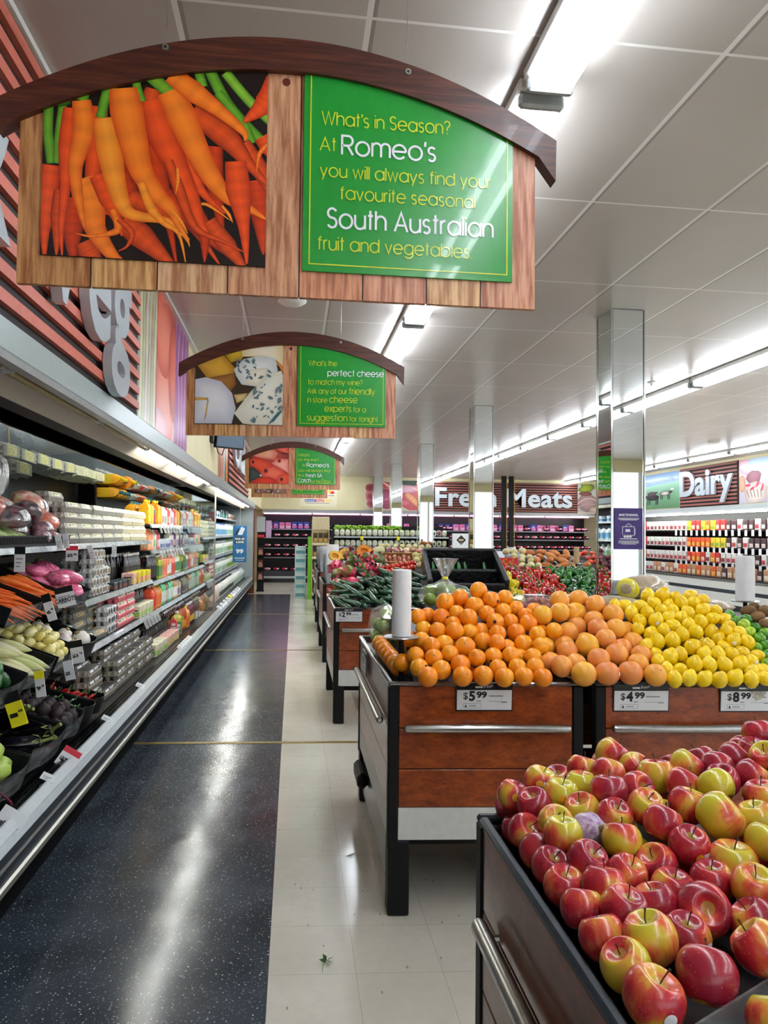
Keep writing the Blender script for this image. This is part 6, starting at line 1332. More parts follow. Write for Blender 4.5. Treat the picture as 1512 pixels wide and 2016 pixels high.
shelf_row(rep((B_BLK, 'black sauce bottle', 5), (J_YG, 'yellow green juice jug', 2), (J_SAL, 'salmon juice jug', 3), (J_TAN, 'tan juice jug', 3), (J_RED, 'red juice jug', 3), (J_WGR, 'white and green juice jug', 3), (J_YG, 'yellow green juice jug', 2)), 7.42, YE, -1.475, 1.03, '', 'third juice shelf', g)
shelf_row(rep((B_BLK2, 'black capped sauce bottle', 4), (J_BRN, 'brown juice jug', 14)), 7.42, YE, -1.62, 1.03, '', 'third juice shelf rear row', g)
shelf_row(rep((B_BLK2, 'black capped sauce bottle', 7),), 6.72, 7.29, -1.49, .751, '', 'third shelf beside the pink cartons', g)
shelf_row(rep((C_CRM, 'cream bottle carrier', 4),), 6.72, 7.24, -1.425, .751, '', 'third shelf front edge', g)
shelf_row(rep((J_RED, 'red juice jug', 2), (J_ORA, 'orange juice jug', 3), (J_MIN, 'mint green juice jug', 2), (J_BRN, 'brown juice jug', 2), (J_MIN, 'mint green juice jug', 3), (J_TAN, 'tan juice jug', 3), (P_BEI, 'beige drink carton', 4)), 7.42, YE, -1.445, .745, '', 'fourth juice shelf', g)
shelf_row(rep((J_BRN, 'brown juice jug', 16),), 7.42, YE, -1.60, .745, '', 'fourth juice shelf rear row', g)
shelf_row(rep((B_BLK2, 'black capped sauce bottle', 15),), 6.72, 7.85, -1.345, .401, '', 'bottom deck beyond the eggs', g)
shelf_row(rep((B_BLK2, 'black capped sauce bottle', 15),), 6.72, 7.85, -1.43, .401, '', 'bottom deck second row', g)
shelf_row(rep((C_CRM, 'cream bottle carrier', 3), (C_PNK, 'pink bottle carrier', 4)), 6.72, 7.75, -1.265, .401, '', 'bottom deck front edge', g)
shelf_row(rep((P_RED, 'red drink carton', 1), (P_GRY, 'grey and blue dip tub', 1), (J_YG, 'yellow green juice jug', 1), (B_BR2, 'amber cordial bottle', 5), (J_ORA, 'orange juice jug', 2), (B_BR3, 'plum cordial bottle', 5)), 7.98, YE, -1.285, .401, '', 'bottom deck front row', g)
shelf_row(rep((B_BRN, 'brown cordial bottle', 7), (B_BR3, 'plum cordial bottle', 6)), 7.95, YE, -1.385, .401, '', 'bottom deck middle row', g)
shelf_row(rep((B_BRN, 'brown cordial bottle', 13),), 7.95, YE, -1.48, .401, '', 'bottom deck rear row', g)
# dark punnets between eggs and bottles
KP = packk('berry_punnet', '#2c3c40', '#8c4a44', .11, .14, .06, cat='punnet', col2='#d8b8b0')
for i in range(4): KP.put((-1.48, 6.0 + .16 * i, 1.062), (0, 0, R(jr.uniform(-6, 6))), 'dark berry punnet on the second shelf right of the small cartons, %s from the left' % od(i + 1), 'punnets on the second shelf')
# milk in the far case
ML_W = bottle('milk_bottle', '#e8ebe6', '#dfe6ea', '#a8c8b0', .055, .26, True, handle=True); ML_B = bottle('milk_bottle', '#e6ebee', '#2f62a8', '#6ca4cc', .055, .26, True, handle=True); ML_G = bottle('milk_bottle', '#e8ece4', '#7cae3c', '#8cae4c', .055, .26, True, handle=True); ML_R = bottle('milk_bottle', '#ecdcd8', '#a82434', '#e4d0b8', .055, .27, True, handle=True); ML_K = bottle('milk_bottle', '#eaeae4', '#1c1c20', '#46584e', .055, .27, True, handle=True, lab2='#e0e0d8'); ML_Y = bottle('milk_bottle', '#eee6c0', '#ecc81c', '#f0f0ea', .055, .27, True, handle=True)
Y_T = packk('yoghurt_tub', '#c8d8e4', '#3c7ab8', .10, .10, .12, cat='tub'); Y_R = packk('yoghurt_tub', '#e8d8d0', '#b84438', .10, .10, .13, cat='tub'); Y_D = packk('yoghurt_tub', '#2c4c50', '#68b8a8', .10, .10, .17, cat='tub')
gm = 'milk in the far case'
for z, where, seq, x in ((1.83, 'top shelf of the far case', rep((Y_R, 'red and white tub', 5), (Y_D, 'teal tub', 5), (Y_T, 'blue and white tub', 5), (Y_D, 'teal tub', 5), (Y_R, 'red and white tub', 5)), -1.53),
                         (1.46, 'second shelf of the far case', rep((ML_B, 'blue capped milk bottle', 8), (ML_W, 'white capped milk bottle', 9), (ML_B, 'blue capped milk bottle', 9), (ML_W, 'white capped milk bottle', 9)), -1.52),
                         (1.10, 'third shelf of the far case', rep((ML_W, 'white capped milk bottle', 7), (ML_G, 'green capped milk bottle', 10), (ML_W, 'white capped milk bottle', 9), (ML_G, 'green capped milk bottle', 9)), -1.50),
                         (.75, 'fourth shelf of the far case', rep((ML_G, 'green capped milk bottle', 12), (ML_W, 'white capped milk bottle', 12), (ML_G, 'green capped milk bottle', 11)), -1.46),
                         (.401, 'bottom deck of the far case', rep((ML_Y, 'yellow capped milk bottle', 2), (ML_R, 'red capped milk bottle', 10), (ML_K, 'black capped milk bottle', 12), (ML_W, 'white capped milk bottle', 12)), -1.30)):
    shelf_row(seq, 9.55, 18.05, x, z, '', where, gm)
shelf_row(rep((ML_R, 'red capped milk bottle', 14), (ML_K, 'black capped milk bottle', 20)), 9.6, 18.0, -1.44, .401, '', 'far case bottom deck second row', gm)
# blue promotional poster at the far case end
t = thing('promo_poster', 'blue price poster hung at the far end of the milk case', 'poster', (-1.03, 15.9, .88), 0, None, (0, 0, R(0)))
m = MB(); m.box(-.30, 0, -.004, 0, 0, .80); m.build('sheet', plain('promo_blue', '#1f6aa0', 0.35, var=0.15, scale=8), t)
m = MB(); put_text(m, 'PICK UP', (-.15, -.006, .49), (1, 0, 0), (0, 0, 1), .06, .004, width=.2, align='c'); put_text(m, '& SAVE', (-.15, -.006, .42), (1, 0, 0), (0, 0, 1), .06, .004, width=.17, align='c'); put_text(m, '99', (-.15, -.006, .20), (1, 0, 0), (0, 0, 1), .12, .006, width=.16, align='c')
m.box(-.26, -.04, -.006, -.004, .08, .10); m.box(-.24, -.06, -.006, -.004, .04, .05); m.prism([(-.2, .6), (-.1, .6), (-.04, .74), (-.12, .78)], 'y', -.0062, -.004); m.build('lettering', M_CARD, t, smooth=0)
m = MB(); m.box(-.26, -.06, -.0048, -.004, .40, .56); m.prism([(-.28, .58), (-.2, .6), (-.16, .76), (-.22, .7)], 'y', -.0058, -.004); m.build('dark_print', plain('promo_dark', '#10202c', .4, var=0), t, smooth=0)
m = MB(); m.tube([(-.15, 0, .8), (-.15, .02, 1.2)], .003, 5); m.build('hanger', M_STEEL, t)
KSG = plain('shelf_talker_pink', '#e83a68', 0.5, var=0)
t = thing('shelf_talker', 'round pink shelf sign above the milk in the far case', 'shelf sign', (-1.42, 12.6, 1.80)); m = MB(); m.prism(ell(0, .0, .075, .09), 'y', -.004, 0); m.build('sheet', KSG, t); m = MB(); m.box(-.05, .05, -.006, -.004, .02, .035); m.box(-.05, .05, -.006, -.004, -.02, -.01); m.build('print', M_CARD, t); m = MB(); m.tube([(0, 0, -.09), (0, .01, -.24), (0, 0, -.338)], .004, 5); m.build('stem', M_GLASS, t)
for i, (y, z) in enumerate(((10.1, 1.46), (10.15, 1.10), (10.4, .75))):
    t = thing('shelf_talker', 'yellow shelf sign near the glass end of the far case, %s down' % od(i + 1), 'shelf sign', (-1.395, y, z - .02)); m = MB(); m.box(-.055, 0, -.003, 0, -.1, .02); m.build('sheet', M_YELC, t); m = MB(); m.box(-.045, -.01, -.0045, -.003, -.05, -.02); m.build('print', M_INK, t)

# ---------------------------------------------------------------- vegetables in the near case
vr = random.Random(77)
def tray(label, y0, y1, xf, xb, zf, slope, clear=True):
    """black display tray: front at x=xf, falling towards the aisle"""
    t = thing('produce_tray', label, 'tray', (xf, (y0 + y1) / 2, zf), 0, 'sloping black trays in the near case', (0, math.atan(slope), 0))
    w_ = (y1 - y0) / 2; L = (xf - xb)
    m = MB(); m.box(-L, 0, -w_, w_, -.02, -.012); m.build('base', M_BLACK, t, smooth=0)
    m = MB(); m.box(-L, 0, -w_, -w_ + .006, -.02, .075, 0, .002); m.box(-L, 0, w_ - .006, w_, -.02, .075, 0, .002); m.box(-L, -L + .006, -w_ + .007, w_ - .007, -.012, .075); m.build('sides', M_BLACK, t)
    m = MB(); n = 8
    m.prism([(.0, -w_ + .007)] + [(.03 * math.sin(PI * i / n), -w_ + .008 + (2 * w_ - .016) * i / n) for i in range(1, n)] + [(0, w_ - .007)] + [(-.004, w_ - .007)] + [(.026 * math.sin(PI * i / n), -w_ + .008 + (2 * w_ - .016) * i / n) for i in range(n - 1, 0, -1)] + [(-.004, -w_ + .007)], 'z', -.012, .085)
    m.build('front_lip', M_LIP if clear else M_BLACK, t)
    m = MB(); m.box(-L * .9, -L * .05, -.012, .012, -.04 if zf > .5 else -.03, -.021); m.build('support', M_BLACK, t)
    def at(d, y, h): # depth back from the lip, across, height over the tray
        a = math.atan(slope); x = -d; z = h
        return (xf + x * math.cos(a) + z * math.sin(a), (y0 + y1) / 2 + y, zf - x * math.sin(a) + z * math.cos(a))
    return at
def fillt(at, K, nx, ny, L, w_, h0, dh, rot, lab, grp, sc=(.9, 1.1), layers=1, jit=.012):
    c = 0
    for l in range(layers):
        for i in range(nx - l):
            for k in range(ny - (l if ny > 2 else 0)):
                c += 1
                d = .03 + (L - .06) * (i + .5 + l * .5) / nx; y = -w_ + (2 * w_) * (k + .5 + (l * .5 if ny > 2 else 0)) / ny
                p = at(d + vr.uniform(-jit, jit), y + vr.uniform(-jit, jit), h0 + dh * l)
                K.put(p, rot(), lab % {'n': od(i + 1), 'k': od(k + 1), 'l': ('lower', 'upper', 'top')[l]}, grp, vr.uniform(*sc))
def taper(name, mat, prof, n=12, bend=0, cat=None, extra=None, axis='x'):
    """long vegetable along x, tip at +x"""
    m = MB(); m.lathe(prof, n, axis='x')
    if bend: m.fn(lambda x, y, z: (x, y, z + bend * x * x))
    o = m.build(name, mat, None, smooth=60); tag(o, None, cat or name)
    if extra: extra(o)
    return Kind(o)
M_CARROT = fruit_mat('carrot_skin', [(0.3, '#e85a18'), (0.6, '#f47a2a'), (0.85, '#f58a40')], 20, 0.5)
M_LEAF = plain('carrot_tops', '#6c8c28', 0.6, var=0.25, scale=80)
def tops(o):
    for k in range(3):
        m = MB(); a = (k - 1) * .5; m.tube([(-.09, 0, 0), (-.13, .02 * (k - 1), .015), (-.18, .045 * (k - 1), .02 - .01 * k)], [.004, .0035, .002], 5)
        for j in range(5):
            x = -.12 - .014 * j; m.ball((x, .02 * (k - 1) + .006 * (j % 2), .02), .012, (1.2, .7, .4), 6, 4)
        m.build('leafy_stalk', M_LEAF, o)
K_CAR = taper('carrot', M_CARROT, [(0, -.095), (.012, -.093), (.018, -.08), (.017, -.03), (.012, .05), (.006, .10), (.002, .125), (0, .126)], bend=-.6)
K_CARB = taper('bunched_carrot', M_CARROT, [(0, -.095), (.010, -.093), (.014, -.08), (.013, -.03), (.009, .05), (.004, .10), (.001, .13), (0, .131)], extra=tops, cat='carrot', bend=-.6)
fl = lambda s=.25, z=.5: (lambda: (vr.uniform(-s, s), R(16) + vr.uniform(-.12, .12), vr.uniform(-z, z)))
a1 = tray('black tray of leafy bunched carrots at the left, above the corn', 3.52, 3.97, -1.33, -1.78, 1.10, .38)
fillt(a1, K_CARB, 3, 6, .40, .19, .02, .035, fl(.2, .35), 'bunched carrot with leafy top, %(l)s layer, %(n)s row back, %(k)s across', 'bunched carrots', layers=2)
a2 = tray('black tray of plain orange carrots beside the bunched carrots', 4.0, 4.40, -1.335, -1.80, 1.10, .38)
fillt(a2, K_CAR, 3, 6, .42, .17, .015, .033, fl(.2, .3), 'loose orange carrot in its tray, %(l)s layer, %(n)s row back, %(k)s across', 'loose carrots', layers=3)
a3 = tray('black tray of pink bagged radishes under the upper shelf', 4.43, 4.86, -1.34, -1.80, 1.09, .42)
M_RADB = fruit_mat('radish_bag', [(0.3, '#e85a8a'), (0.5, '#ea86a8'), (0.62, '#c03a6c'), (0.72, '#7c8a3c'), (0.8, '#f0b8c8')], 55, 0.25, 0.5, 60, 0.4, 0.1)
m = MB(); m.ball((0, 0, .0), .075, (1.25, .95, .55), 18, 11, f=lambda d: 1 + .10 * math.sin(7 * d.x + 3 * d.y) * math.cos(6 * d.y)); ob = m.build('radish_bag', M_RADB, None, smooth=80); tag(ob, None, 'bag of radishes')
m = MB(); m.ball((-.07, 0, .02), .03, (1, .9, .6), 8, 6); m.build('radish_tops', plain('radish_tops', '#7d7f3c', 0.5, var=0.3, scale=60), ob)
K_RAD = Kind(ob)
fillt(a3, K_RAD, 3, 2, .42, .18, .045, .06, fl(.3, .8), 'pink bag of radishes in the upper tray, %(l)s layer, %(n)s row back, %(k)s across', 'bags of radishes', layers=2)
# second tier
a4 = tray('black tray of pale corn cobs in the middle tier', 3.53, 3.93, -1.255, -1.72, .80, .38)
M_CORN = fruit_mat('corn_husk', [(0.3, '#c9cf8c'), (0.5, '#e2dfae'), (0.7, '#ece6c0')], 1.0, 0.55, 0.4, 90, stretch=(6, 90, 90))
K_CORN = taper('corn_cob', M_CORN, [(0, -.125), (.016, -.12), (.026, -.09), (.033, -.03), (.031, .03), (.021, .08), (.009, .115), (.002, .13), (0, .131)], n=14, cat='corn', extra=lambda o: MB().tube([(-.12, 0, 0), (-.155, 0, .004)], [.010, .008], 8).build('stalk_end', plain('corn_stalk', '#c9c48a', .6), o))
fillt(a4, K_CORN, 2, 4, .44, .17, .03, .05, fl(.2, .18), 'pale husked corn cob in the middle tier tray, %(l)s layer, %(n)s row back, %(k)s across', 'corn cobs', layers=2)
a5 = tray('black tray heaped with pale yellow button squash', 3.96, 4.30, -1.25, -1.72, .80, .38)
M_SQ = fruit_mat('squash_skin', [(0.3, '#e2cf6c'), (0.5, '#ecdf8e'), (0.75, '#f1e8ae')], 12, 0.4, 0, 50, 0.1, 0.2)
m = MB(); m.ball((0, 0, 0), .032, (1, 1, .82), 18, 10, f=lambda d: 1 + .05 * math.cos(8 * math.atan2(d.y, d.x)) * (1 - d.z * d.z)); ob = m.build('button_squash', M_SQ, None, smooth=80); tag(ob, None, 'squash')
m = MB(); m.lathe([(.006, .025), (.005, .034), (0, .035)], 8); m.build('stem_end', plain('squash_stem', '#b0b060', 0.6, var=0), ob); K_SQ = Kind(ob)
anyr = lambda: (vr.uniform(-.6, .6), vr.uniform(-.6, .6), vr.uniform(0, 6.2))
fillt(a5, K_SQ, 7, 5, .44, .155, .028, .042, anyr, 'pale yellow button squash, %(l)s layer, %(n)s row back, %(k)s across', 'button squash', layers=3)
a6 = tray('black tray with a few white turnips and swedes', 4.33, 4.70, -1.25, -1.75, .80, .38, False)
M_TUR = fruit_mat('turnip_skin', [(0.3, '#c8a0b0'), (0.45, '#e6e0d2'), (0.75, '#efeadd')], 9, 0.4, 0, 50, 0.1, 0.15)
m = MB(); m.lathe([(0, -.06), (.004, -.058), (.02, -.045), (.040, -.02), (.045, .005), (.036, .03), (.016, .042), (0, .044)], 18); ob = m.build('turnip', M_TUR, None, smooth=60); tag(ob, None, 'turnip')
m = MB(); m.lathe([(.014, .04), (.011, .052), (0, .053)], 8); m.build('stalk_end', plain('turnip_stalk', '#b9a878', 0.7, var=0.2), ob); K_TUR = Kind(ob)
for i, (d, y, h, s) in enumerate(((.06, .06, .05, 1.25), (.12, -.07, .04, 1.0), (.16, .05, .045, 1.0), (.25, -.06, .045, 1.1), (.32, .03, .04, .9), (.38, -.05, .04, .8), (.05, -.08, .04, .9))):
    K_TUR.put(a6(d, y, h), anyr(), 'white turnip in the middle tier tray, %s counting back from the lip' % od(i + 1), 'turnips', s)
a7 = tray('black tray of dark green vegetables at the left frame edge', 3.08, 3.50, -1.24, -1.70, .80, .38)
M_AVO = fruit_mat('avocado_skin', [(0.3, '#12301a'), (0.6, '#245a2a'), (0.8, '#3c7a3a')], 16, 0.3, 0.4, 200, 0.3)
m = MB(); m.lathe([(0, -.05), (.02, -.046), (.034, -.02), (.032, .01), (.02, .04), (.008, .052), (0, .053)], 14); ob = m.build('green_avocado', M_AVO, None, smooth=60); tag(ob, None, 'avocado'); K_AVO = Kind(ob)
fillt(a7, K_AVO, 4, 4, .42, .18, .035, .05, anyr, 'dark green avocado at the left edge, %(l)s layer, %(n)s row back, %(k)s across', 'green vegetables at the left edge', layers=2)
# bottom tier
a8 = tray('black tray of glossy eggplants on the bottom deck', 3.36, 3.86, -1.165, -1.66, .468, .3)
M_EGGP = fruit_mat('eggplant_skin', [(0.3, '#08070c'), (0.6, '#120e1a'), (0.85, '#1e1828')], 10, 0.12, 0, 50, 0.5)
M_CALYX = plain('calyx', '#76843c', 0.6, var=0.2, scale=60)
def calyx(o):
    m = MB(); m.tube([(-.105, 0, 0), (-.125, .004, .006), (-.15, .006, .014)], [.009, .006, .0075], 8)
    for k in range(5):
        a = 2 * PI * k / 5; m.add([(-.112, .006 * math.cos(a - .6), .006 * math.sin(a - .6)), (-.112, .006 * math.cos(a + .6), .006 * math.sin(a + .6)), (-.098, .026 * math.cos(a + .35), .026 * math.sin(a + .35)), (-.078, .032 * math.cos(a), .032 * math.sin(a)), (-.098, .026 * math.cos(a - .35), .026 * math.sin(a - .35))], [(0, 1, 2, 3, 4)])
    m.build('calyx', M_CALYX, o)
K_EGG = taper('eggplant', M_EGGP, [(0, -.108), (.02, -.105), (.027, -.08), (.031, -.03), (.038, .03), (.040, .07), (.030, .105), (.012, .122), (0, .124)], n=16, extra=calyx)
fillt(a8, K_EGG, 2, 3, .44, .21, .045, .07, lambda: (vr.uniform(0, 6), R(14) + vr.uniform(-.2, .2), PI + vr.uniform(-.9, .9)), 'glossy dark eggplant with green calyx, %(l)s layer, %(n)s row back, %(k)s across', 'eggplants', (1.2, 1.35), layers=2)
a9 = tray('black tray of dusty beetroots on the bottom deck', 3.88, 4.17, -1.17, -1.66, .468, .3)
M_BEET = fruit_mat('beet_skin', [(0.3, '#241a1c'), (0.6, '#3a2a2c'), (0.8, '#4c3836')], 14, 0.65, 0.3, 120)
m = MB(); m.lathe([(0, -.045), (.003, -.044), (.02, -.032), (.036, -.008), (.038, .008), (.028, .028), (.010, .036), (.009, .044), (0, .045)], 16); ob = m.build('beetroot', M_BEET, None, smooth=60); tag(ob, None, 'beetroot'); K_BEET = Kind(ob)
fillt(a9, K_BEET, 6, 4, .46, .13, .035, .048, anyr, 'dusty dark beetroot on the deck, %(l)s layer, %(n)s row back, %(k)s across', 'beetroots', layers=2)
a10 = tray('black tray of thin green chillies', 4.19, 4.38, -1.175, -1.66, .468, .3, False); a11 = tray('black tray of red chillies beside the egg cartons', 4.395, 4.585, -1.175, -1.66, .468, .3, False)
def chilli(name, hexes):
    mt = fruit_mat(name + '_skin', [(0.3, hexes[0]), (0.6, hexes[1]), (0.85, hexes[2])], 12, 0.2, 0, 50, 0.4)
    m = MB(); n = 9; m.tube([(-.05 + .11 * i / n, .012 * math.sin(i * .5), .006 * math.sin(i * .8)) for i in range(n + 1)], [.003, .0085, .0088, .0085, .008, .0072, .006, .0045, .003, .0008], 8)
    o = m.build(name, mt, None, smooth=60); tag(o, None, 'chilli')
    s = MB(); s.tube([(-.05, 0, 0), (-.062, -.002, .003), (-.075, -.001, .009)], [.0045, .0025, .003], 6); s.build('stem', plain('chilli_stem', '#4f7a2c', 0.5, var=.1), o)
    return Kind(o)
K_CR = chilli('red_chilli', ('#a80e14', '#c8141a', '#d83028')); K_CG = chilli('green_chilli', ('#153c1c', '#2a5c2c', '#4a7c3c'))
wild = lambda: (vr.uniform(-.3, .3), R(14) + vr.uniform(-.3, .3), vr.uniform(0, 6.28))
fillt(a11, K_CR, 8, 3, .46, .08, .012, .017, wild, 'shiny red chilli, %(l)s layer, %(n)s row back, %(k)s across', 'red chillies', (.95, 1.25), 3, .02)
fillt(a10, K_CG, 8, 3, .46, .08, .012, .015, wild, 'thin green chilli, %(l)s layer, %(n)s row back, %(k)s across', 'green chillies', (.95, 1.3), 3, .02)
M_CHO = fruit_mat('choko_skin', [(0.3, '#a3bf4a'), (0.6, '#b9d164'), (0.8, '#cfe08a')], 10, 0.4, 0.1, 60, 0.1)
m = MB(); m.lathe([(0, -.06), (.02, -.056), (.037, -.03), (.036, 0), (.026, .035), (.014, .055), (.004, .062), (0, .063)], 16, wob=lambda a, q: 1 + .05 * math.cos(5 * a)); ob = m.build('choko', M_CHO, None, smooth=60); tag(ob, None, 'choko')
m = MB(); m.lathe([(.004, .060), (.003, .07), (0, .071)], 6); m.build('stem_end', M_CALYX, ob); K_CHO = Kind(ob)
a12 = tray('black tray of light green chokos at the lower left', 2.98, 3.34, -1.16, -1.6, .468, .3)
fillt(a12, K_CHO, 3, 3, .36, .15, .04, .055, lambda: (PI / 2 + vr.uniform(-.4, .4), vr.uniform(-.4, .4), vr.uniform(0, 6)), 'light green choko in the bottom tray, %(l)s layer, %(n)s row back, %(k)s across', 'chokos', (1.0, 1.25), 2)
# beet leaf hanging over the deck edge
t = thing('leaf', 'green beet leaf with red stalk lying on the case edge at lower left', 'leaf', (-1.18, 2.98, .49), 0, None, (0, R(20), R(60)))
m = MB(); vs = []; fs = []
for i in range(9):
    for k in range(5):
        u, v = i / 8, k / 4 - .5; vs.append((-.02 - u * .16, v * .11 * math.sin(PI * min(1, u * .9 + .12)), .012 * math.sin(u * 9) + .02 * math.cos(v * 9 + u * 4)))
m.add(vs, [(i * 5 + k, (i + 1) * 5 + k, (i + 1) * 5 + k + 1, i * 5 + k + 1) for i in range(8) for k in range(4)]); m.build('blade', plain('beet_leaf', '#2f6a24', 0.45, var=0.25, scale=40), t, smooth=80)
m = MB(); m.tube([(-.02, 0, 0), (.05, .01, .03), (.12, .0, -.01), (.15, -.01, -.05)], [.003, .004, .005, .006], 6); m.build('stalk', plain('beet_stalk', '#7c1c3c', 0.4, var=.1), t)

# ---------------------------------------------------------------- bagged goods on the upper shelf
def bag(label, loc, sz, mat, rot, lab=None, cat='bag'):
    t = thing('produce_bag', label, cat, loc, 0, 'bagged vegetables on the upper shelf', rot)
    m = MB(); m.ball((0, 0, sz[2]), 1, sz, 20, 12, f=lambda d: 1 + .07 * math.sin(6 * d.x + 2) * math.cos(5 * d.y) + .05 * math.sin(9 * d.z)); m.build('contents', mat, t, smooth=80)
    m = MB(); m.ball((0, 0, sz[2]), 1.06, sz, 20, 12, f=lambda d: 1 + .06 * math.sin(5 * d.x + 1) * math.cos(7 * d.y + d.z * 4)); m.build('wrapper', M_BAG, t, smooth=25)
    if lab:
        m = MB(); n = 6; f = lambda u, v: (sz[0] * 1.09 * math.cos(v * .9) * math.cos(u * .8), sz[1] * 1.3 * math.sin(u * .55), sz[2] + sz[2] * 1.09 * math.sin(v * .9) * math.cos(u * .8))
        vs = [f(i / n - .5 + .0, k / n + .25 - .1) for i in range(n + 1) for k in range(n + 1)]
        m.add(vs, [(i * (n + 1) + k, (i + 1) * (n + 1) + k, (i + 1) * (n + 1) + k + 1, i * (n + 1) + k + 1) for i in range(n) for k in range(n)]); m.build('label', lab, t, smooth=60)
    return t
M_BLAB = plain('bag_label', '#dfe2e6', 0.4, var=0.35, scale=70)
M_PLUM = fruit_mat('red_onion', [(0.35, '#3c0f1e'), (0.5, '#7c2438'), (0.62, '#98445c'), (0.8, '#d8b8c0')], 26, 0.3, 0.3, 30, 0.3)
M_TOM = fruit_mat('bag_tomato', [(0.35, '#b83420'), (0.5, '#e0603a'), (0.65, '#e8a08a'), (0.8, '#d9e0a8')], 20, 0.3, 0.3, 30, 0.3)
M_WBAG = fruit_mat('white_bag', [(0.35, '#c8ccc8'), (0.6, '#e2e4e0'), (0.8, '#b8a8a8')], 14, 0.3, 0.4, 30, 0.3)
by = lambda: (vr.uniform(-.3, .3), vr.uniform(-.1, .4), vr.uniform(-.5, .5))
bag('white bag standing high at the left edge of the upper shelf', (-1.57, 3.88, 1.69), (.06, .12, .12), M_WBAG, (0, .2, 0), M_BLAB)
bag('bag of orange red tomatoes under the white bag at the left edge', (-1.62, 3.98, 1.56), (.10, .12, .08), M_TOM, by())
bag('net of dark red onions at the left, half under its label', (-1.52, 4.05, 1.55), (.08, .11, .06), M_PLUM, by(), M_BLAB)
bag('large bag of tomatoes and greens at the back of the upper shelf', (-1.66, 4.62, 1.64), (.11, .14, .07), M_TOM, (0, .5, .2), M_BLAB)
bag('net of dark red onions in the middle of the heap', (-1.55, 4.32, 1.59), (.08, .10, .06), M_PLUM, by(), None)
bag('bag of red onions behind the celery', (-1.58, 4.20, 1.50), (.07, .10, .05), M_PLUM, by(), M_BLAB)
bag('bag of orange tomatoes near the egg cartons', (-1.56, 4.66, 1.545), (.08, .10, .055), M_TOM, by(), None)
bag('small net of red onions with a white label at the shelf front', (-1.50, 4.47, 1.485), (.06, .085, .055), M_PLUM, by(), M_BLAB)
bag('clear pack of red onions at the shelf edge', (-1.48, 4.38, 1.455), (.05, .06, .045), M_PLUM, (0, .3, 0), M_BLAB)
bag('red and white pack at the shelf edge next to the eggs', (-1.48, 4.56, 1.455), (.045, .06, .04), M_TOM, (0, .2, 0), M_BLAB)
bag('pale pack at the right end of the bagged vegetables', (-1.50, 4.70, 1.455), (.045, .08, .035), M_WBAG, (0, .1, 0), None)
bag('grey bag of mixed vegetables in the back corner', (-1.74, 4.35, 1.60), (.10, .16, .07), M_TOM, (0, .4, 0), M_BLAB)
t = thing('celery_bunch', 'pale green celery stalks lying across the upper shelf at left', 'celery', (-1.46, 4.0, 1.462), 0, None, (0, R(8), 0))
for k in range(8):
    m = MB(); y = -.20 + .05 * k
    m.tube([(.02, y, .012), (-.10, y + .01, .05), (-.25, y + .015, .12), (-.36, y + .02, .19)], [.020, .021, .018, .013], 9); m.build('stalk', plain('celery%d' % (k % 3), ('#bcd08a', '#a6c46a', '#d8dfb4')[k % 3], 0.35, var=.15, scale=50), t)
m = MB(); m.box(-.012, .02, -.0, 2.3, 0, .002)
t = thing('shelf_fence', 'black slotted fence along the front of the upper vegetable shelf', 'shelf fence', (-1.425, 2.4, 1.452))
m = MB(); m.box(-.004, .004, 0, 2.38, 0, .012); m.box(-.004, .004, 0, 2.38, .05, .058)
y = 0.01
while y < 2.37: m.box(-.003, .003, y, y + .008, .012, .05); y += .02
m.build('fence', M_BLACK, t, smooth=0)

# ---------------------------------------------------------------- shelf tickets
def ticket(label, x, y, z, w_, h_, head, lean=(0, 0, 0), price=None, body=None, size=.026):
    t = thing('price_ticket', label, 'price ticket', (x, y, z), 0, None, lean); w_ *= .68; h_ *= .75; size *= .68
    if head:
        m = MB(); m.box(-w_ / 2, w_ / 2, -.002, .002, -h_ * .3, 0); m.build('header', head, t, smooth=0)
    m = MB(); m.box(-w_ / 2, w_ / 2, -.002, .002, -h_, -h_ * .3 if head else 0); m.build('card', body or M_CARD, t, smooth=0)
    if price:
        m = MB(); x1 = put_text(m, price[0], (-w_ * .40, -.0028, -h_ * .72), (1, 0, 0), (0, 0, 1), size * 1.3, .0012, width=w_ * .48); put_text(m, price[1], (-w_ * .40 + x1 + w_ * .06, -.0028, -h_ * .62), (1, 0, 0), (0, 0, 1), size * .8, .0008, width=w_ * .28)
        m.build('price', M_INK, t, smooth=0)
    else:
        m = MB()
        for k in range(3): m.box(-w_ * .35, w_ * (.3 - .12 * k), -.003, -.0022, -h_ * (.5 + .15 * k), -h_ * (.46 + .15 * k))
        m.build('print', M_GREYINK, t, smooth=0)
    return t
ticket('tall white ticket with black header hanging off the upper shelf at left', -1.375, 3.80, 1.455, .075, .17, M_BLACK)
ticket('red topped special ticket reading 5.90 under the upper shelf', -1.36, 4.60, 1.445, .105, .125, M_RED, price=('$5', '90'), size=.03)
ticket('slanted white ticket on the upper shelf fence', -1.385, 4.40, 1.515, .05, .12, None, (0, R(-12), 0)); ticket('second slanted white ticket on the upper shelf fence', -1.385, 4.54, 1.52, .05, .12, None, (0, R(-8), 0))
ticket('white ticket curling from the start of the egg shelf', -1.37, 5.0, 1.44, .05, .15, None, (0, R(-20), 0)); ticket('narrow white ticket under the egg shelf in front of the small cartons', -1.37, 5.68, 1.43, .05, .12, None)
t = ticket('carrot ticket with handwritten name on the orange carrot tray', -1.275, 4.16, 1.225, .14, .15, M_BLACK, (0, R(-14), R(8)))
m = MB(); put_text(m, 'CARROTS', (-.055, -.0035, -.085), (1, 0, 0), (0, 0, 1), .035, .001, width=.11); m.build('name', M_INK, t, smooth=0)
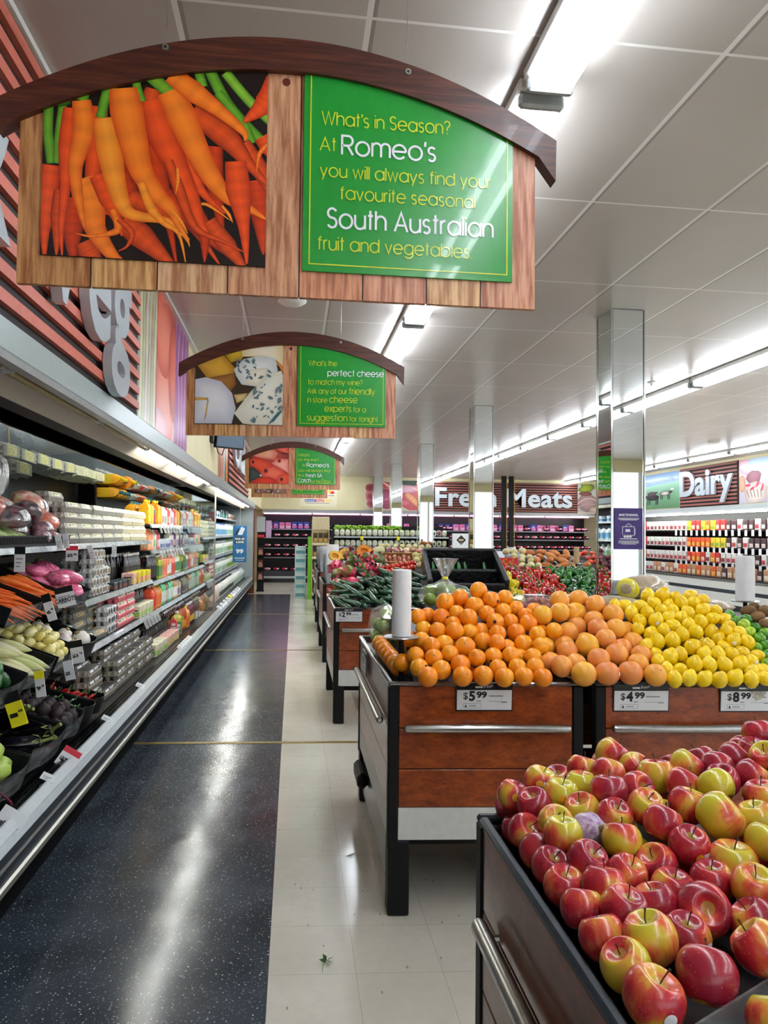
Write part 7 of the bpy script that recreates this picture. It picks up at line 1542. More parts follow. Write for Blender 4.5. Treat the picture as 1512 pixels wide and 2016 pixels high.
ticket('narrow ticket on the lip of the bunched carrot tray', -1.27, 3.86, 1.21, .065, .19, M_BLACK, (0, R(-18), 0), ('6', '0'))
ticket('black framed ticket reading 3.90 in front of the turnips', -1.205, 4.17, .925, .10, .17, M_BLACK, (0, R(-10), 0), ('$3', '90'))
ticket('torn white ticket reading 5 below the squash', -1.20, 4.02, .84, .075, .14, None, (0, R(-12), 0), ('$5', ''))
ticket('white and yellow ticket below the corn', -1.205, 3.60, .865, .065, .165, M_YELC, (0, R(-8), 0), ('9', '0'))
ticket('yellow special ticket at the left frame edge above the eggplants', -1.19, 3.215, .85, .10, .20, M_BLACK, (0, R(-18), 0), ('1', '0'), M_YELC)
ticket('red topped ticket reading 5.90 on the case front rail', -1.05, 3.665, .47, .13, .125, M_RED, (R(-30), R(32), R(0)), ('$5', '90'))
ticket('white ticket reading 4.99 on the case front rail at lower left', -1.04, 2.92, .46, .15, .135, None, (R(-30), R(32), R(0)), ('$4', '99'), size=.03)
for i, y in enumerate((3.35, 4.35, 5.25)): ticket('small blank white ticket lying on the front rail, %s from the left' % od(i + 1), -1.06, y, .455, .09, .05, None, (R(-60), R(25), 0))
sN = 0
for z, x in ((1.60, -1.395), (1.335, -1.385)):
    for i in range(8):
        sN += 1
        ticket('white shelf ticket on the %s juice shelf, %s from the left' % (('top', 'second')[z < 1.5], od(i + 1)), x - .005, 7.7 + .2 * i, z, .034, .11, None, (0, R(-22), R(vr.uniform(-40, 10))))
for i in range(5): ticket('white shelf ticket under the third shelf bottles, %s from the left' % od(i + 1), -1.345, 6.72 + .15 * i, .735, .04, .12, None, (0, R(-22), 0))
for i in range(6): ticket('white ticket on the near case front rail before the glass end, %s from the left' % od(i + 1), -1.055, 7.0 + .12 * i, .455, .07, .06, None, (R(-50), R(25), 0))
for i in range(9): ticket('white ticket on the far case front rail, %s from the left' % od(i + 1), -1.055, 10.6 + .45 * i, .455, .12, .07, None, (R(-50), R(25), 0), None, M_YELC if i in (4,) else None)

# ---------------------------------------------------------------- second row produce
pr = random.Random(5)
def S2y(x, y): return y - SHEAR * (x - .4)
def s2z(yl):   # tray surface height for local depth yl in the second row bins
    return .92 + .38 * (yl - .1) if yl < .65 else 1.13 + .117 * (yl - .65)
M_ZUC = fruit_mat('zucchini_skin', [(0.3, '#12301f'), (0.5, '#1f4a30'), (0.72, '#5c8468')], 1.0, 0.22, 0.1, 60, 0.4, 0.14, stretch=(8, 70, 70))
K_ZUC = taper('zucchini', M_ZUC, [(0, -.10), (.013, -.098), (.018, -.08), (.021, 0), (.023, .07), (.018, .098), (.006, .108), (0, .109)], n=12, bend=.5, extra=lambda o: MB().tube([(-.098, 0, .004), (-.118, 0, .006)], [.009, .011], 7).build('stem', plain('zucchini_stem', '#7c9c70', 0.6, var=.1), o))
c = 0
for r_ in range(7):
    yl = .07 + .085 * r_
    n = 8 if r_ < 5 else 6
    for k in range(n):
        x = .40 + (.62 if r_ < 6 else .5) * k / (n - 1) + pr.uniform(-.015, .015) + (.08 if r_ > 4 else 0)
        if r_ > 3 and x < .55: continue
        c += 1
        K_ZUC.put((x, S2y(x, 5.77 + yl) + pr.uniform(-.02, .02), s2z(yl) + .045 + .02 * (k % 2) + .035 * min(r_, 3) / 3), (pr.uniform(-.2, .2), pr.uniform(-.1, .35), R(-58) + pr.uniform(-.5, .35)), 'dark green zucchini over the 2.99 tag, %s row back, %s from the left' % (od(r_ + 1), od(k + 1)), 'zucchini', pr.uniform(.95, 1.15))
# red and green ribbed melons
M_RG = fruit_mat('red_green_skin', [(0.34, '#3a5a1c'), (0.47, '#7c7a2c'), (0.53, '#a82c3c'), (0.64, '#d82c5c'), (0.8, '#e85a6c')], 11, 0.35, 0.2, 30, 0.3, 0.2)
m = MB(); m.ball((0, 0, 0), .07, (1.15, .85, .8), 20, 12, f=lambda d: 1 + .07 * math.cos(6 * math.atan2(d.z, d.y)) * (1 - d.x * d.x)); ob = m.build('ribbed_gourd', M_RG, None, smooth=80); tag(ob, None, 'gourd')
for k in range(5):
    m = MB(); a = k * 1.25; m.add([(.05, .0, 0), (.07 + .02 * math.cos(a), .05 * math.cos(a), .05 * math.sin(a)), (.105, .07 * math.cos(a + .3), .07 * math.sin(a + .3)), (.075, .05 * math.cos(a + .7), .05 * math.sin(a + .7))], [(0, 1, 2, 3)]); m.build('petal_scale', plain('petal_scale', '#c8345c', 0.4, var=.3), ob)
K_RG = Kind(ob)
for i, (x, y, z, s) in enumerate(((.40, 6.18, 1.03, 1.0), (.52, 6.22, 1.10, 1.0), (.66, 6.30, 1.16, 1.0), (.39, 6.34, 1.08, .95), (.50, 6.38, 1.19, 1.05), (.63, 6.46, 1.22, 1.0), (.76, 6.5, 1.22, .95), (.42, 6.52, 1.17, 1.0), (.55, 6.56, 1.28, 1.0), (.68, 6.62, 1.31, .95), (.40, 6.70, 1.23, 1.0), (.52, 6.74, 1.33, .95), (.44, 6.06, .985, .8))):
    K_RG.put((x, S2y(x, y), z), (pr.uniform(-.5, .5), pr.uniform(-.5, .5), pr.uniform(0, 6.2)), 'red and green ribbed gourd behind the zucchini, %s counting back from the aisle corner' % od(i + 1), 'red and green gourds', s)
# pumpkins
def pumpkin(name, label, loc, r, skin, cut=None, rot=(0, 0, 0), sc=(1, 1, .8)):
    t = thing(name, label, 'pumpkin', loc, 0, None, rot)
    m = MB(); m.ball((0, 0, 0), r, sc, 28, 14, f=lambda d: 1 + .05 * abs(math.cos(5 * math.atan2(d.y, d.x))) * (1 - d.z * d.z)); o = m.build('rind', skin, t, smooth=80)
    if cut:
        clip(o, [((0, 0, 0), (0, -1, .55))])
        m = MB(); e = ell(0, 0, r * .96, r * .86, 24); n = Vector((0, -1, .55)).normalized(); up = Vector((0, .55, 1)).normalized(); rt_ = Vector((1, 0, 0))
        def P(a, b, d): q = rt_ * a + up * b + n * d; return q[:]
        vs = [P(a, b, .001) for a, b in e] + [P(a * .55, b * .55, -.0) for a, b in e] + [P(a * .45, b * .45, -r * .35) for a, b in e] + [P(0, 0, -r * .45)]
        N = 24; fs = [(i, (i + 1) % N, N + (i + 1) % N, N + i) for i in range(N)] + [(N + i, N + (i + 1) % N, 2 * N + (i + 1) % N, 2 * N + i) for i in range(N)] + [(2 * N + i, 2 * N + (i + 1) % N, 3 * N) for i in range(N)]
        m.add(vs, fs); m.build('cut_flesh', cut, t, smooth=40)
    m = MB(); m.tube([(0, 0, r * sc[2] * .95), (.01, 0, r * sc[2] * 1.2)], [.014, .011], 8)
    if not cut: m.build('stalk', M_STEM, t)
M_PKO = plain('pumpkin_flesh', '#f0921c', 0.5, var=0.15, scale=25); M_PKY = plain('butternut_flesh', '#f0b83c', 0.5, var=0.12, scale=25)
M_PKG = fruit_mat('pumpkin_rind', [(0.3, '#4c5c4c'), (0.6, '#6c7c68'), (0.8, '#8c9880')], 14, 0.5, 0.2, 60); M_PKD = fruit_mat('kent_rind', [(0.3, '#2c3c20'), (0.5, '#5c6a34'), (0.75, '#b0a860')], 10, 0.5, 0.2, 60); M_PKB = fruit_mat('pale_rind', [(0.3, '#b8b488'), (0.6, '#d0c898'), (0.8, '#dcd4b0')], 8, 0.5, 0.1, 60)
pumpkin('cut_pumpkin', 'cut pumpkin with bright orange flesh on top of the second row heap', (.68, 6.86, 1.36), .085, M_PKD, M_PKO, (R(10), 0, R(12)))
pumpkin('cut_pumpkin', 'cut yellow fleshed pumpkin left of the orange one', (.50, 6.90, 1.34), .07, M_PKG, M_PKY, (0, 0, R(-8)))
pumpkin('cut_pumpkin', 'yellow pumpkin wedge beside the bag roll among the gourds', (.40, 6.88, 1.32), .065, M_PKG, M_PKY, (0, R(10), R(10)))
pumpkin('pumpkin', 'striped green and cream pumpkin right of the gourds', (.79, 6.78, 1.29), .085, M_PKD, None, (0, R(20), 0))
pumpkin('pumpkin', 'lower striped green and cream pumpkin above the zucchini', (.82, 6.62, 1.20), .08, M_PKD, None, (R(20), R(10), 0))
pumpkin('pumpkin', 'grey green pumpkin behind the gourds at the aisle side', (.42, 6.98, 1.20), .085, M_PKG); pumpkin('pumpkin', 'pale pumpkin behind the cut orange pumpkin', (.82, 6.96, 1.36), .06, M_PKB, None, (0, R(70), 0), (.8, .8, 1.3)); pumpkin('pumpkin', 'long pale pumpkin lying left of the shallot crate', (.74, 6.98, 1.33), .06, M_PKB, None, (0, R(75), R(40)), (.7, .7, 1.4))
# crate of shallots
t = thing('timber_crate', 'open brown crate of small onions and mushrooms behind the tomatoes', 'crate', (.97, 6.70, 1.135), 0, None, (R(28), 0, R(-4)))
M_CRATE = plain('crate_board', '#a97c48', 0.65, var=0.15, scale=12)
for nm, a in (('base', (-.17, .17, 0, .30, 0, .01)), ('front', (-.17, .17, -.008, 0, 0, .075)), ('back', (-.17, .17, .30, .308, 0, .085)), ('side', (-.178, -.17, -.008, .308, 0, .085)), ('side', (.17, .178, -.008, .308, 0, .085)), ('divider', (-.17, .17, .135, .142, .01, .08))):
    m = MB(); m.box(*a); m.build(nm, M_CRATE, t, smooth=0)
CM = Matrix.Translation((.97, 6.70, 1.135)) @ Euler((R(28), 0, R(-4))).to_matrix().to_4x4()
def onion(name, mt, r, cat='onion'):
    m = MB(); m.lathe([(0, -r), (r * .5, -r * .9), (r * .95, -r * .3), (r, 0), (r * .9, r * .45), (r * .5, r * .85), (r * .15, r * 1.1), (r * .1, r * 1.35), (0, r * 1.36)], 14); o = m.build(name, mt, None, smooth=80); tag(o, None, cat)
    s = MB(); s.tube([(0, 0, r * 1.3), (r * .1, 0, r * 1.6)], [r * .1, r * .04], 5); s.build('dry_neck', plain('dry_neck', '#b08a5c', .8, var=.2), o); return Kind(o)
K_SHA = onion('shallot', fruit_mat('shallot_skin', [(0.3, '#a85c44'), (0.6, '#c88468'), (0.8, '#dca890')], 20, 0.4), .021); K_MUS = onion('brown_onion', fruit_mat('small_onion_skin', [(0.3, '#8a6c44'), (0.6, '#b89c70'), (0.8, '#d0bc94')], 20, 0.5), .021)
for i in range(7):
    for k in range(3):
        p_ = CM @ Vector((-.14 + .046 * i, .17 + .045 * k, .05 + .012 * ((i + k) % 2))); K_SHA.put(p_, anyr(), 'reddish shallot in the far half of the crate, %s column, %s row' % (od(i + 1), od(k + 1)), 'shallots in the crate')
        p_ = CM @ Vector((-.14 + .046 * i, .02 + .043 * k, .045 + .012 * ((i + k) % 2))); K_MUS.put(p_, anyr(), 'small brown onion in the near half of the crate, %s column, %s row' % (od(i + 1), od(k + 1)), 'brown onions in the crate')
M_TOMR = fruit_mat('tomato_skin', [(0.3, '#c02a14'), (0.6, '#d8401c'), (0.85, '#e0602c')], 8, 0.22, 0, 50, 0.4)
K_TOM = Kind(round_root('tomato', M_TOMR, .032, (1, 1, .85)))
for i in range(14):
    x = .80 + .048 * (i % 7) + pr.uniform(-.01, .01); y = 6.42 + .07 * (i // 7) + .012 * (i % 7); K_TOM.put((x, S2y(x, y), s2z(y - 5.77) + .055 + .012 * (i % 7) / 2 + .03 * (i // 7)), anyr(), 'ripe tomato between zucchini and crate, %s row, %s from the left' % (('front', 'back')[i // 7], od(i % 7 + 1)), 'tomatoes in the second row')
K_QUI = Kind(round_root('quince', fruit_mat('quince_skin', [(0.3, '#b8b060'), (0.6, '#d0c880'), (0.8, '#dcd49c')], 8, 0.5), .032, (1, 1, 1)))
for i, (x, y, z) in enumerate(((1.19, 6.95, 1.33), (1.24, 6.9, 1.30), (1.17, 6.8, 1.29), (1.27, 6.98, 1.34), (1.22, 6.8, 1.24))): K_QUI.put((x, S2y(x, y), z), anyr(), 'pale greenish fruit right of the onion crate, %s from the front' % od(i + 1), 'pale fruit beside the crate')
# black lined crate of cucumbers
t = thing('lined_crate', 'large black plastic lined crate of cucumbers behind the oranges', 'crate', (1.45, S2y(1.45, 5.93), 1.0), 0, None, (R(22), 0, R(-5)))
M_BIN = plain('bin_liner', '#0b0c0d', 0.18, var=0); tt = NT('bin_liner_crinkle'); tt.base(H('#0c0d0f')); tt.rough(0.2); tt.bump(tt.noise(28, 4, tt.obj(), 0.7), 1.0, 0.02); M_BIN = tt.m
for nm, a in (('base', (-.30, .30, 0, .58, 0, .012)), ('front', (-.31, .31, -.03, 0, 0, .15)), ('back', (-.33, .33, .58, .62, 0, .20)), ('side', (-.34, -.30, -.03, .62, 0, .19)), ('side', (.30, .34, -.03, .62, 0, .19)), ('divider', (-.30, .30, .26, .30, .012, .14))):
    m = MB(); m.box(*a, 0, .008); m.build(nm, M_BIN, t, smooth=0)
KC = Matrix.Translation((1.45, S2y(1.45, 5.93), 1.0)) @ Euler((R(22), 0, R(-5))).to_matrix().to_4x4()
M_CUC = fruit_mat('cucumber_skin', [(0.3, '#12441a'), (0.6, '#1f6424'), (0.85, '#4c8c44')], 9, 0.18, 0, 50, 0.5)
K_CUC = taper('cucumber', M_CUC, [(0, -.12), (.014, -.115), (.019, -.09), (.020, 0), (.019, .09), (.013, .118), (0, .122)], n=12, extra=lambda o: MB().tube([(.118, 0, 0), (.126, 0, 0)], [.006, .005], 6).build('stem_end', M_CALYX, o))
for i in range(9):
    if i in (6, 7): continue
    p_ = KC @ Vector((-.24 + .058 * i, .42, .035)); K_CUC.put(p_, (0, R(-52), R(90)), 'smooth green cucumber standing in the black crate, %s from the left' % od(i + 1), 'cucumbers in the black crate')
# capsicums
def capsicum(name, cols):
    mt = fruit_mat(name + '_skin', [(0.3, cols[0]), (0.6, cols[1]), (0.85, cols[2])], 10, 0.16, 0, 50, 0.6)
    m = MB(); m.lathe([(0, -.036), (.012, -.042), (.026, -.038), (.036, -.015), (.041, .015), (.036, .036), (.020, .043), (.008, .034), (0, .034)], 20, wob=lambda a, q: 1 + .10 * math.cos(4 * a) - .03)
    o = m.build(name, mt, None, smooth=80); tag(o, None, 'pepper')
    s = MB(); s.tube([(0, 0, .034), (.003, 0, .05), (.010, 0, .062)], [.009, .006, .007], 7); s.build('stem', plain('pepper_stem', '#4c8c2c', 0.5, var=.1), o)
    return Kind(o)
K_PY = capsicum('yellow_capsicum', ('#d8b000', '#ecd00c', '#c0d01c')); K_PR = capsicum('red_capsicum', ('#98120c', '#c41c14', '#dc3c20')); K_PG = capsicum('green_capsicum', ('#0c3c14', '#1c6420', '#4c9c30'))
def heap(K, x0, x1, y0, y1, nx, ny, zf, lab, grp, s=(1.0, 1.25), dz=0):
    for r_ in range(ny):
        for k in range(nx):
            x = x0 + (x1 - x0) * (k + .5 * (r_ % 2)) / max(1, nx - .5) + pr.uniform(-.012, .012); y = y0 + (y1 - y0) * r_ / max(1, ny - 1)
            K.put((x, S2y(x, y), zf(y) + pr.uniform(-.008, .012)), anyr(), lab % (od(r_ + 1), od(k + 1)), grp, pr.uniform(*s))
zc = lambda y: s2z(y - 5.72) + .055
heap(K_PY, 1.79, 1.90, 5.86, 6.3, 2, 6, zc, 'yellow pepper beside the black crate, %s row back, %s from the left', 'yellow peppers')
heap(K_PR, 1.97, 2.30, 5.84, 6.5, 5, 9, zc, 'shiny red pepper in the second row, %s row back, %s from the left', 'red peppers')
heap(K_PG, 2.37, 2.68, 5.84, 6.5, 4, 9, zc, 'dark green pepper by the nearest column, %s row back, %s from the left', 'green peppers')
t = thing('produce_carton', 'bright red printed carton behind the yellow peppers', 'carton', (2.02, 6.72, 1.15), 0, None, (R(-12), 0, R(-5)))
m = MB(); m.box(-.16, .16, 0, .12, 0, .17, 0, .004); m.build('box', plain('red_carton', '#d01c24', 0.35, var=0.05), t)
m = MB(); rr2 = random.Random(3)
for k in range(16): m.prism(ell(.02 + rr2.uniform(-.01, .13), .09 + rr2.uniform(-.06, .07), .018, .011, 8, rr2.uniform(0, 3), .4, k), 'y', -.0022, -.001, 0)
m.prism(ell(-.10, .04, .03, .014, 9, .5), 'y', -.0022, -.001, 1); m.box(.03, .034, -.002, -.001, 0, .17, 2); m.build('print', [plain('flame_print', '#f08a2c', 0.4, var=.2), plain('leaf_print', '#3c8a3c', .4, var=.2), M_INK], t, smooth=0)
t = thing('display_board', 'black display board standing behind the peppers', 'board', (2.58, 6.74, 1.13), 0, None, (R(-6), 0, R(-5))); m = MB(); m.box(-.36, .36, 0, .02, 0, .10, 0, .003); m.build('panel', M_BLACK, t); m = MB(); m.box(-.36, .36, .021, .10, 0, .012); m.build('foot', M_BLACK, t)
# third row and beyond, seen over the second row
def s3z(yl): return .93 + .30 * (yl - .1)
K_RON = onion('red_onion', fruit_mat('red_onion_skin', [(0.3, '#4a1020'), (0.6, '#7a2438'), (0.85, '#9c4a5c')], 14, 0.3, 0, 50, .2), .040); K_POT = Kind(round_root('potato', fruit_mat('potato_skin', [(0.3, '#b88468'), (0.6, '#cf9c84'), (0.8, '#dcb49c')], 10, 0.6), .042, (1.2, .95, .85), navel=True)); K_PNK = Kind(round_root('pink_potato', fruit_mat('pink_potato_skin', [(0.3, '#d0587c'), (0.6, '#de7c94'), (0.8, '#e8a4b0')], 10, 0.5), .042, (1.15, .95, .9))); K_WPO = Kind(round_root('washed_potato', fruit_mat('washed_potato_skin', [(0.3, '#cfc088'), (0.6, '#dcd0a0'), (0.8, '#e8dcb4')], 10, 0.55), .045, (1.2, .95, .9)))
K_SWE = Kind(round_root('sweet_potato', fruit_mat('sweet_potato_skin', [(0.3, '#b0602c'), (0.6, '#cc8040'), (0.8, '#dc9c60')], 10, 0.6), .055, (1.6, .8, .75))); K_BTO = Kind(round_root('truss_tomato', M_TOMR, .036, (1, 1, .85)))
def s3heap(K, x0, x1, yl0, yl1, nx, ny, yf, up, lab, grp, s=(.95, 1.15)):
    for r_ in range(ny):
        for k in range(nx):
            x = x0 + (x1 - x0) * (k + .5 * (r_ % 2)) / max(1, nx - .5) + pr.uniform(-.015, .015); yl = yl0 + (yl1 - yl0) * r_ / max(1, ny - 1)
            K.put((x, S2y(x, yf + yl), s3z(yl) + up + pr.uniform(-.01, .015)), anyr(), lab % (od(r_ + 1), od(k + 1)), grp, pr.uniform(*s))
s3heap(K_RON, .55, 1.45, .55, 1.15, 9, 5, 8.5, .07, 'dark red onion in the third row, %s row back, %s from the left', 'red onions')
s3heap(K_PNK, 1.75, 2.32, .55, 1.15, 6, 5, 8.5, .06, 'pink potato in the third row, %s row back, %s from the left', 'pink potatoes')
s3heap(K_POT, 1.40, 1.72, .55, 1.15, 4, 5, 8.5, .06, 'brown potato in the third row, %s row back, %s from the left', 'brown potatoes')
s3heap(K_WPO, 2.85, 3.12, .45, 1.15, 3, 5, 8.4, .06, 'pale washed potato in the third row, %s row back, %s from the left', 'washed potatoes')
s3heap(K_SWE, 3.16, 3.75, .45, 1.15, 4, 5, 8.4, .06, 'orange sweet potato in the third row, %s row back, %s from the left', 'sweet potatoes')
s3heap(K_BTO, 3.85, 4.3, .45, 1.15, 6, 5, 8.4, .05, 'red tomato at the right of the third row, %s row back, %s across', 'truss tomatoes')
s3heap(K_WPO, 1.45, 2.3, .6, 1.15, 8, 4, 11.1, .07, 'pale potato in the fourth row, %s row back, %s from the left', 'fourth row potatoes')
K_BAN = taper('banana', plain('banana_skin', '#d8cc3c', 0.4, var=.12), [(0, -.09), (.006, -.088), (.014, -.06), (.017, 0), (.014, .06), (.006, .085), (.005, .10), (0, .101)], n=8, bend=4.0)
for i in range(5): K_BAN.put((3.52 + .05 * i, S2y(3.5, 11.2) + .03 * i, 1.13 + .01 * i), (0, 0, .5 + .1 * i), 'yellow banana below the small bag roll, %s from the left' % od(i + 1), 'bananas in the fourth row')
# bagged green apples
M_GAP = fruit_mat('green_apple_skin', [(0.3, '#7a9c1c'), (0.6, '#96b82c'), (0.85, '#b4cc5c')], 9, 0.25, 0, 50, 0.3)
K_GAP = Kind(round_root('green_apple', M_GAP, .037, (1, 1, .9)))
def gbag(label, loc, sz, pts, grp, knot=False):
    t = thing('apple_bag', label, 'bag', loc)
    m = MB(); m.ball((0, 0, sz[2]), 1, sz, 22, 14, f=lambda d: 1 + .06 * math.sin(7 * d.x + 2 * d.z) * math.cos(6 * d.y) + .04 * math.sin(13 * d.z)); m.build('wrapper', M_BAG, t, smooth=25)
    if knot:
        m = MB(); m.lathe([(.05, sz[2] * 2 - .02), (.016, sz[2] * 2 + .01), (.012, sz[2] * 2 + .02), (.022, sz[2] * 2 + .05), (.036, sz[2] * 2 + .09), (.05, sz[2] * 2 + .12)], 20, wob=lambda a, q: 1 + .5 * math.sin(5 * a + q * 2)); m.build('gathered_neck', M_BAG, t, smooth=25)
        m = MB(); m.lathe([(.014, sz[2] * 2 + .01), (.017, sz[2] * 2 + .016), (.014, sz[2] * 2 + .024)], 10); m.build('tie', M_YELC, t)
    for i, (x, y, z) in enumerate(pts): K_GAP.put((loc[0] + x, loc[1] + y, loc[2] + z), anyr(), 'green apple inside the %s, %s from the front' % (grp, od(i + 1)), 'green apples in the ' + grp)
gbag('clear bag of green apples at the left rim of the orange bin', (.50, 3.80, .925), (.10, .17, .105), ((-.045, -.11, .055), (.035, -.10, .06), (-.05, -.02, .06), (.03, -.02, .06), (-.045, .07, .06), (.03, .07, .06), (-.025, -.06, .125), (.03, .0, .13), (-.04, .03, .125), (0, -.02, .175)), 'rim bag')
gbag('second clear bag of green apples lying behind the first', (.53, 4.02, .96), (.10, .10, .09), ((-.03, -.03, .07), (.04, 0, .08), (0, .03, .13)), 'second bag')
gbag('tied clear bag of green apples on the orange heap, gathered neck up', (.78, 3.62, 1.145), (.14, .12, .075), ((-.085, -.04, .06), (-.01, -.06, .05), (.07, -.04, .06), (-.07, .03, .10), (.03, .03, .10), (.09, .03, .08), (-.02, -.0, .115)), 'tied bag', True)
gbag('clear bag of green fruit behind the topmost oranges', (1.0, 3.68, 1.13), (.11, .10, .06), ((-.05, -.03, .05), (.04, -.03, .05)), 'rear bag')
M_TAN = fruit_mat('wrapped_tan', [(0.35, '#a8906c'), (0.55, '#c4ac88'), (0.75, '#8c7448')], 18, 0.4, 0.3, 30)
for i, (x, y, z, s, r_) in enumerate(((1.87, 3.62, 1.19, (.16, .10, .07), .4), (1.62, 3.50, 1.15, (.17, .08, .04), -.1), (2.16, 3.60, 1.12, (.11, .08, .035), .2), (2.3, 3.66, 1.12, (.10, .08, .035), -.2), (2.05, 3.72, 1.13, (.12, .08, .035), .1))):
    t = thing('wrapped_pack', ('plump clear wrapped tan pack standing above the lemons', 'low clear wrapped tan pack behind the grapefruit', 'clear wrapped tan pack behind the right end of the lemons', 'clear wrapped pack next to the kiwifruit', 'clear wrapped pack at the back between lemons and roll')[i], 'pack', (x, y, z), 0, None, (0, 0, r_))
    m = MB(); m.ball((0, 0, s[2]), 1, s, 18, 10, f=lambda d: 1 + .05 * math.sin(8 * d.x)); m.build('contents', M_TAN, t, smooth=80)
    m = MB(); m.ball((0, 0, s[2]), 1.05, s, 20, 12, f=lambda d: 1 + .06 * math.sin(9 * d.x + 3 * d.y) * math.cos(7 * d.z)); m.build('wrapper', M_BAG, t, smooth=25)
    m = MB(); m.ball((-s[0] * .78, 0, s[2]), .3 * s[0], (.35, 1.6, 1.2), 10, 7); m.build('yellow_label', M_YELC, t)
for i, (x, y, z) in enumerate(((1.22, 3.50, 1.145), (1.42, 3.48, 1.145))):
    t = thing('plastic_punnet', ('clear plastic punnet of plums behind the right oranges', 'clear plastic punnet behind the grapefruit, before the red peppers')[i], 'punnet', (x, y, z))
    m = MB(); m.add([(-.08, -.06, 0), (.08, -.06, 0), (.08, .06, 0), (-.08, .06, 0), (-.095, -.07, .07), (.095, -.07, .07), (.095, .07, .07), (-.095, .07, .07), (-.07, -.05, .09), (.07, -.05, .09), (.07, .05, .09), (-.07, .05, .09)], [(0, 1, 5, 4), (1, 2, 6, 5), (2, 3, 7, 6), (3, 0, 4, 7), (4, 5, 9, 8), (5, 6, 10, 9), (6, 7, 11, 10), (7, 4, 8, 11), (8, 9, 10, 11), (3, 2, 1, 0)]); m.build('shell', M_GLASS, t, smooth=0)
    m = MB(); m.box(-.05, .05, -.04, .04, .0905, .0915); m.build('label', M_BLAB, t)
K_PLU = Kind(round_root('plum', fruit_mat('plum_skin', [(0.3, '#7c2c3c'), (0.6, '#a85060'), (0.8, '#c88c7c')], 10, 0.3), .026, (1, 1, .95)))
for i in range(10): K_PLU.put(((1.22, 1.42)[i // 5] - .05 + .05 * (i % 3), (3.50, 3.48)[i // 5] - .025 + .05 * (i % 5 // 3), 1.145 + .03), anyr(), 'dusky plum in the %s clear punnet, %s in it' % (('left', 'right')[i // 5], od(i % 5 + 1)), 'plums in punnets')
K_MAN = Kind(round_root('mandarin', fruit_mat('mandarin_skin', [(0.3, '#e86a14'), (0.6, '#f08020'), (0.8, '#f49a3c')], 10, 0.4, .3, 200), .042, (1, 1, .85)))
for i, (x, y, z) in enumerate(((2.57, 3.40, 1.10), (2.66, 3.41, 1.10), (2.61, 3.48, 1.10), (2.70, 3.49, 1.10), (2.60, 3.44, 1.165), (2.69, 3.44, 1.165), (2.56, 3.55, 1.10))): K_MAN.put((x, y, z), anyr(), 'bright orange mandarin behind the kiwifruit at the right edge, %s from the front' % od(i + 1), 'mandarins at the right edge')

# ---------------------------------------------------------------- far fixtures
# salad shelving
t = thing('salad_shelving', 'black shelving unit with bagged salads in front of the meat case', 'shelving', (.95, 17.0, 0))
W = 2.8
for nm, a, mt in (('base', (0, W, 0, .7, 0, .35), M_BLKG), ('back_panel', (0, W, .66, .70, .35, 1.72), M_BLACK), ('end_panel', (-.03, 0, 0, .7, 0, 1.6), M_BLACK), ('end_panel', (W, W + .03, 0, .7, 0, 1.6), M_BLACK)):
    m = MB(); m.box(*a); m.build(nm, mt, t, smooth=0)
for z in (.75, 1.215, 1.465):
    m = MB(); m.box(.002, W - .002, .0, .65, z - .02, z); s_ = m.build('shelf', M_BLACK, t); m = MB(); m.box(.002, W - .002, -.015, 0, z - .035, z + .005); m.build('ticket_strip', M_GREYM, s_)
def salad(col, lab):
    t = thing('salad_bag', None, 'salad bag'); m = MB(); m.ball((0, 0, .085), .076, (.80, .5, 1.05), 12, 10, f=lambda d: (d.x ** 4 + d.y ** 4 + d.z ** 4) ** -.22); m.build('bag', fruit_mat('salad' + col, [(0.3, '#c8ccb4'), (0.55, '#e2e2d0'), (0.7, col)], 26, 0.3, .2, 40, .3), t, smooth=80)
    m = MB(); m.prism(ell(0, .08, .035, .04), 'y', -.0405, -.036); m.build('label', plain('sl' + lab, lab, .4, var=.3, scale=60), t); return Kind(t)
KS = [salad('#7c9c4c', '#e8e4d0'), salad('#a8587c', '#3c5c2c'), salad('#9cb86c', '#d8d0b0')]
for z, nm in ((1.215, 'lower'), (1.465, 'upper')):
    for i in range(21):
        k = KS[0 if i < 12 else 1 if nm == 'lower' or i > 16 else 2] if i % 5 else KS[2]
        k.put((1.02 + .132 * i, 17.1, z + .001), (0, 0, pr.uniform(-.2, .2)), 'bagged salad on the %s salad shelf, %s from the left' % (nm, od(i + 1)), 'bagged salads')
K_HERB = []
m = MB()
for k in range(14):
    a = k * 2.4; m.ball((.03 * math.cos(a), .03 * math.sin(a), .03 + .02 * (k % 4)), .035, (1.4, .8, .6), 7, 5)
ob = m.build('lettuce', plain('lettuce_leaf', '#94c43a', 0.5, var=0.25, scale=40), None, smooth=40); tag(ob, None, 'lettuce'); K_LET = Kind(ob)
for i in range(12): K_LET.put((1.05 + .14 * i, 17.4, 1.60 + (0 if i % 2 else .01)), (0, 0, i), 'leafy green lettuce on top of the salads, %s from the left' % od(i + 1), 'lettuces on the salad shelving', 1.2)
m = MB(); m.box(.95, 2.75, 17.25, 17.6, 1.56, 1.58); t = m.build('top_tray', M_BLACK); tag(t, 'black tray under the lettuces on the salad shelving', 'tray')
for i, x in enumerate((1.62, 2.5)): ticket('yellow ticket on the upper salad shelf, %s one' % ('left', 'right')[i], x, 16.975, 1.47, .11, .12, None, (0, 0, 0), None, M_YELC)
t = thing('display_sign', 'white board with black diamond emblem beside the salad shelving', 'sign', (4.06, 17.0, 0))
m = MB(); m.box(-.22, .22, 0, .05, 1.18, 1.56, 0, .004); m.build('board', M_CARD, t); m = MB(); m.box(-.03, .03, .005, .045, 0, 1.18); m.build('leg', M_BLACK, t); m = MB(); m.box(-.2, .2, -.1, .15, 0, .02); m.build('foot', M_BLACK, t)
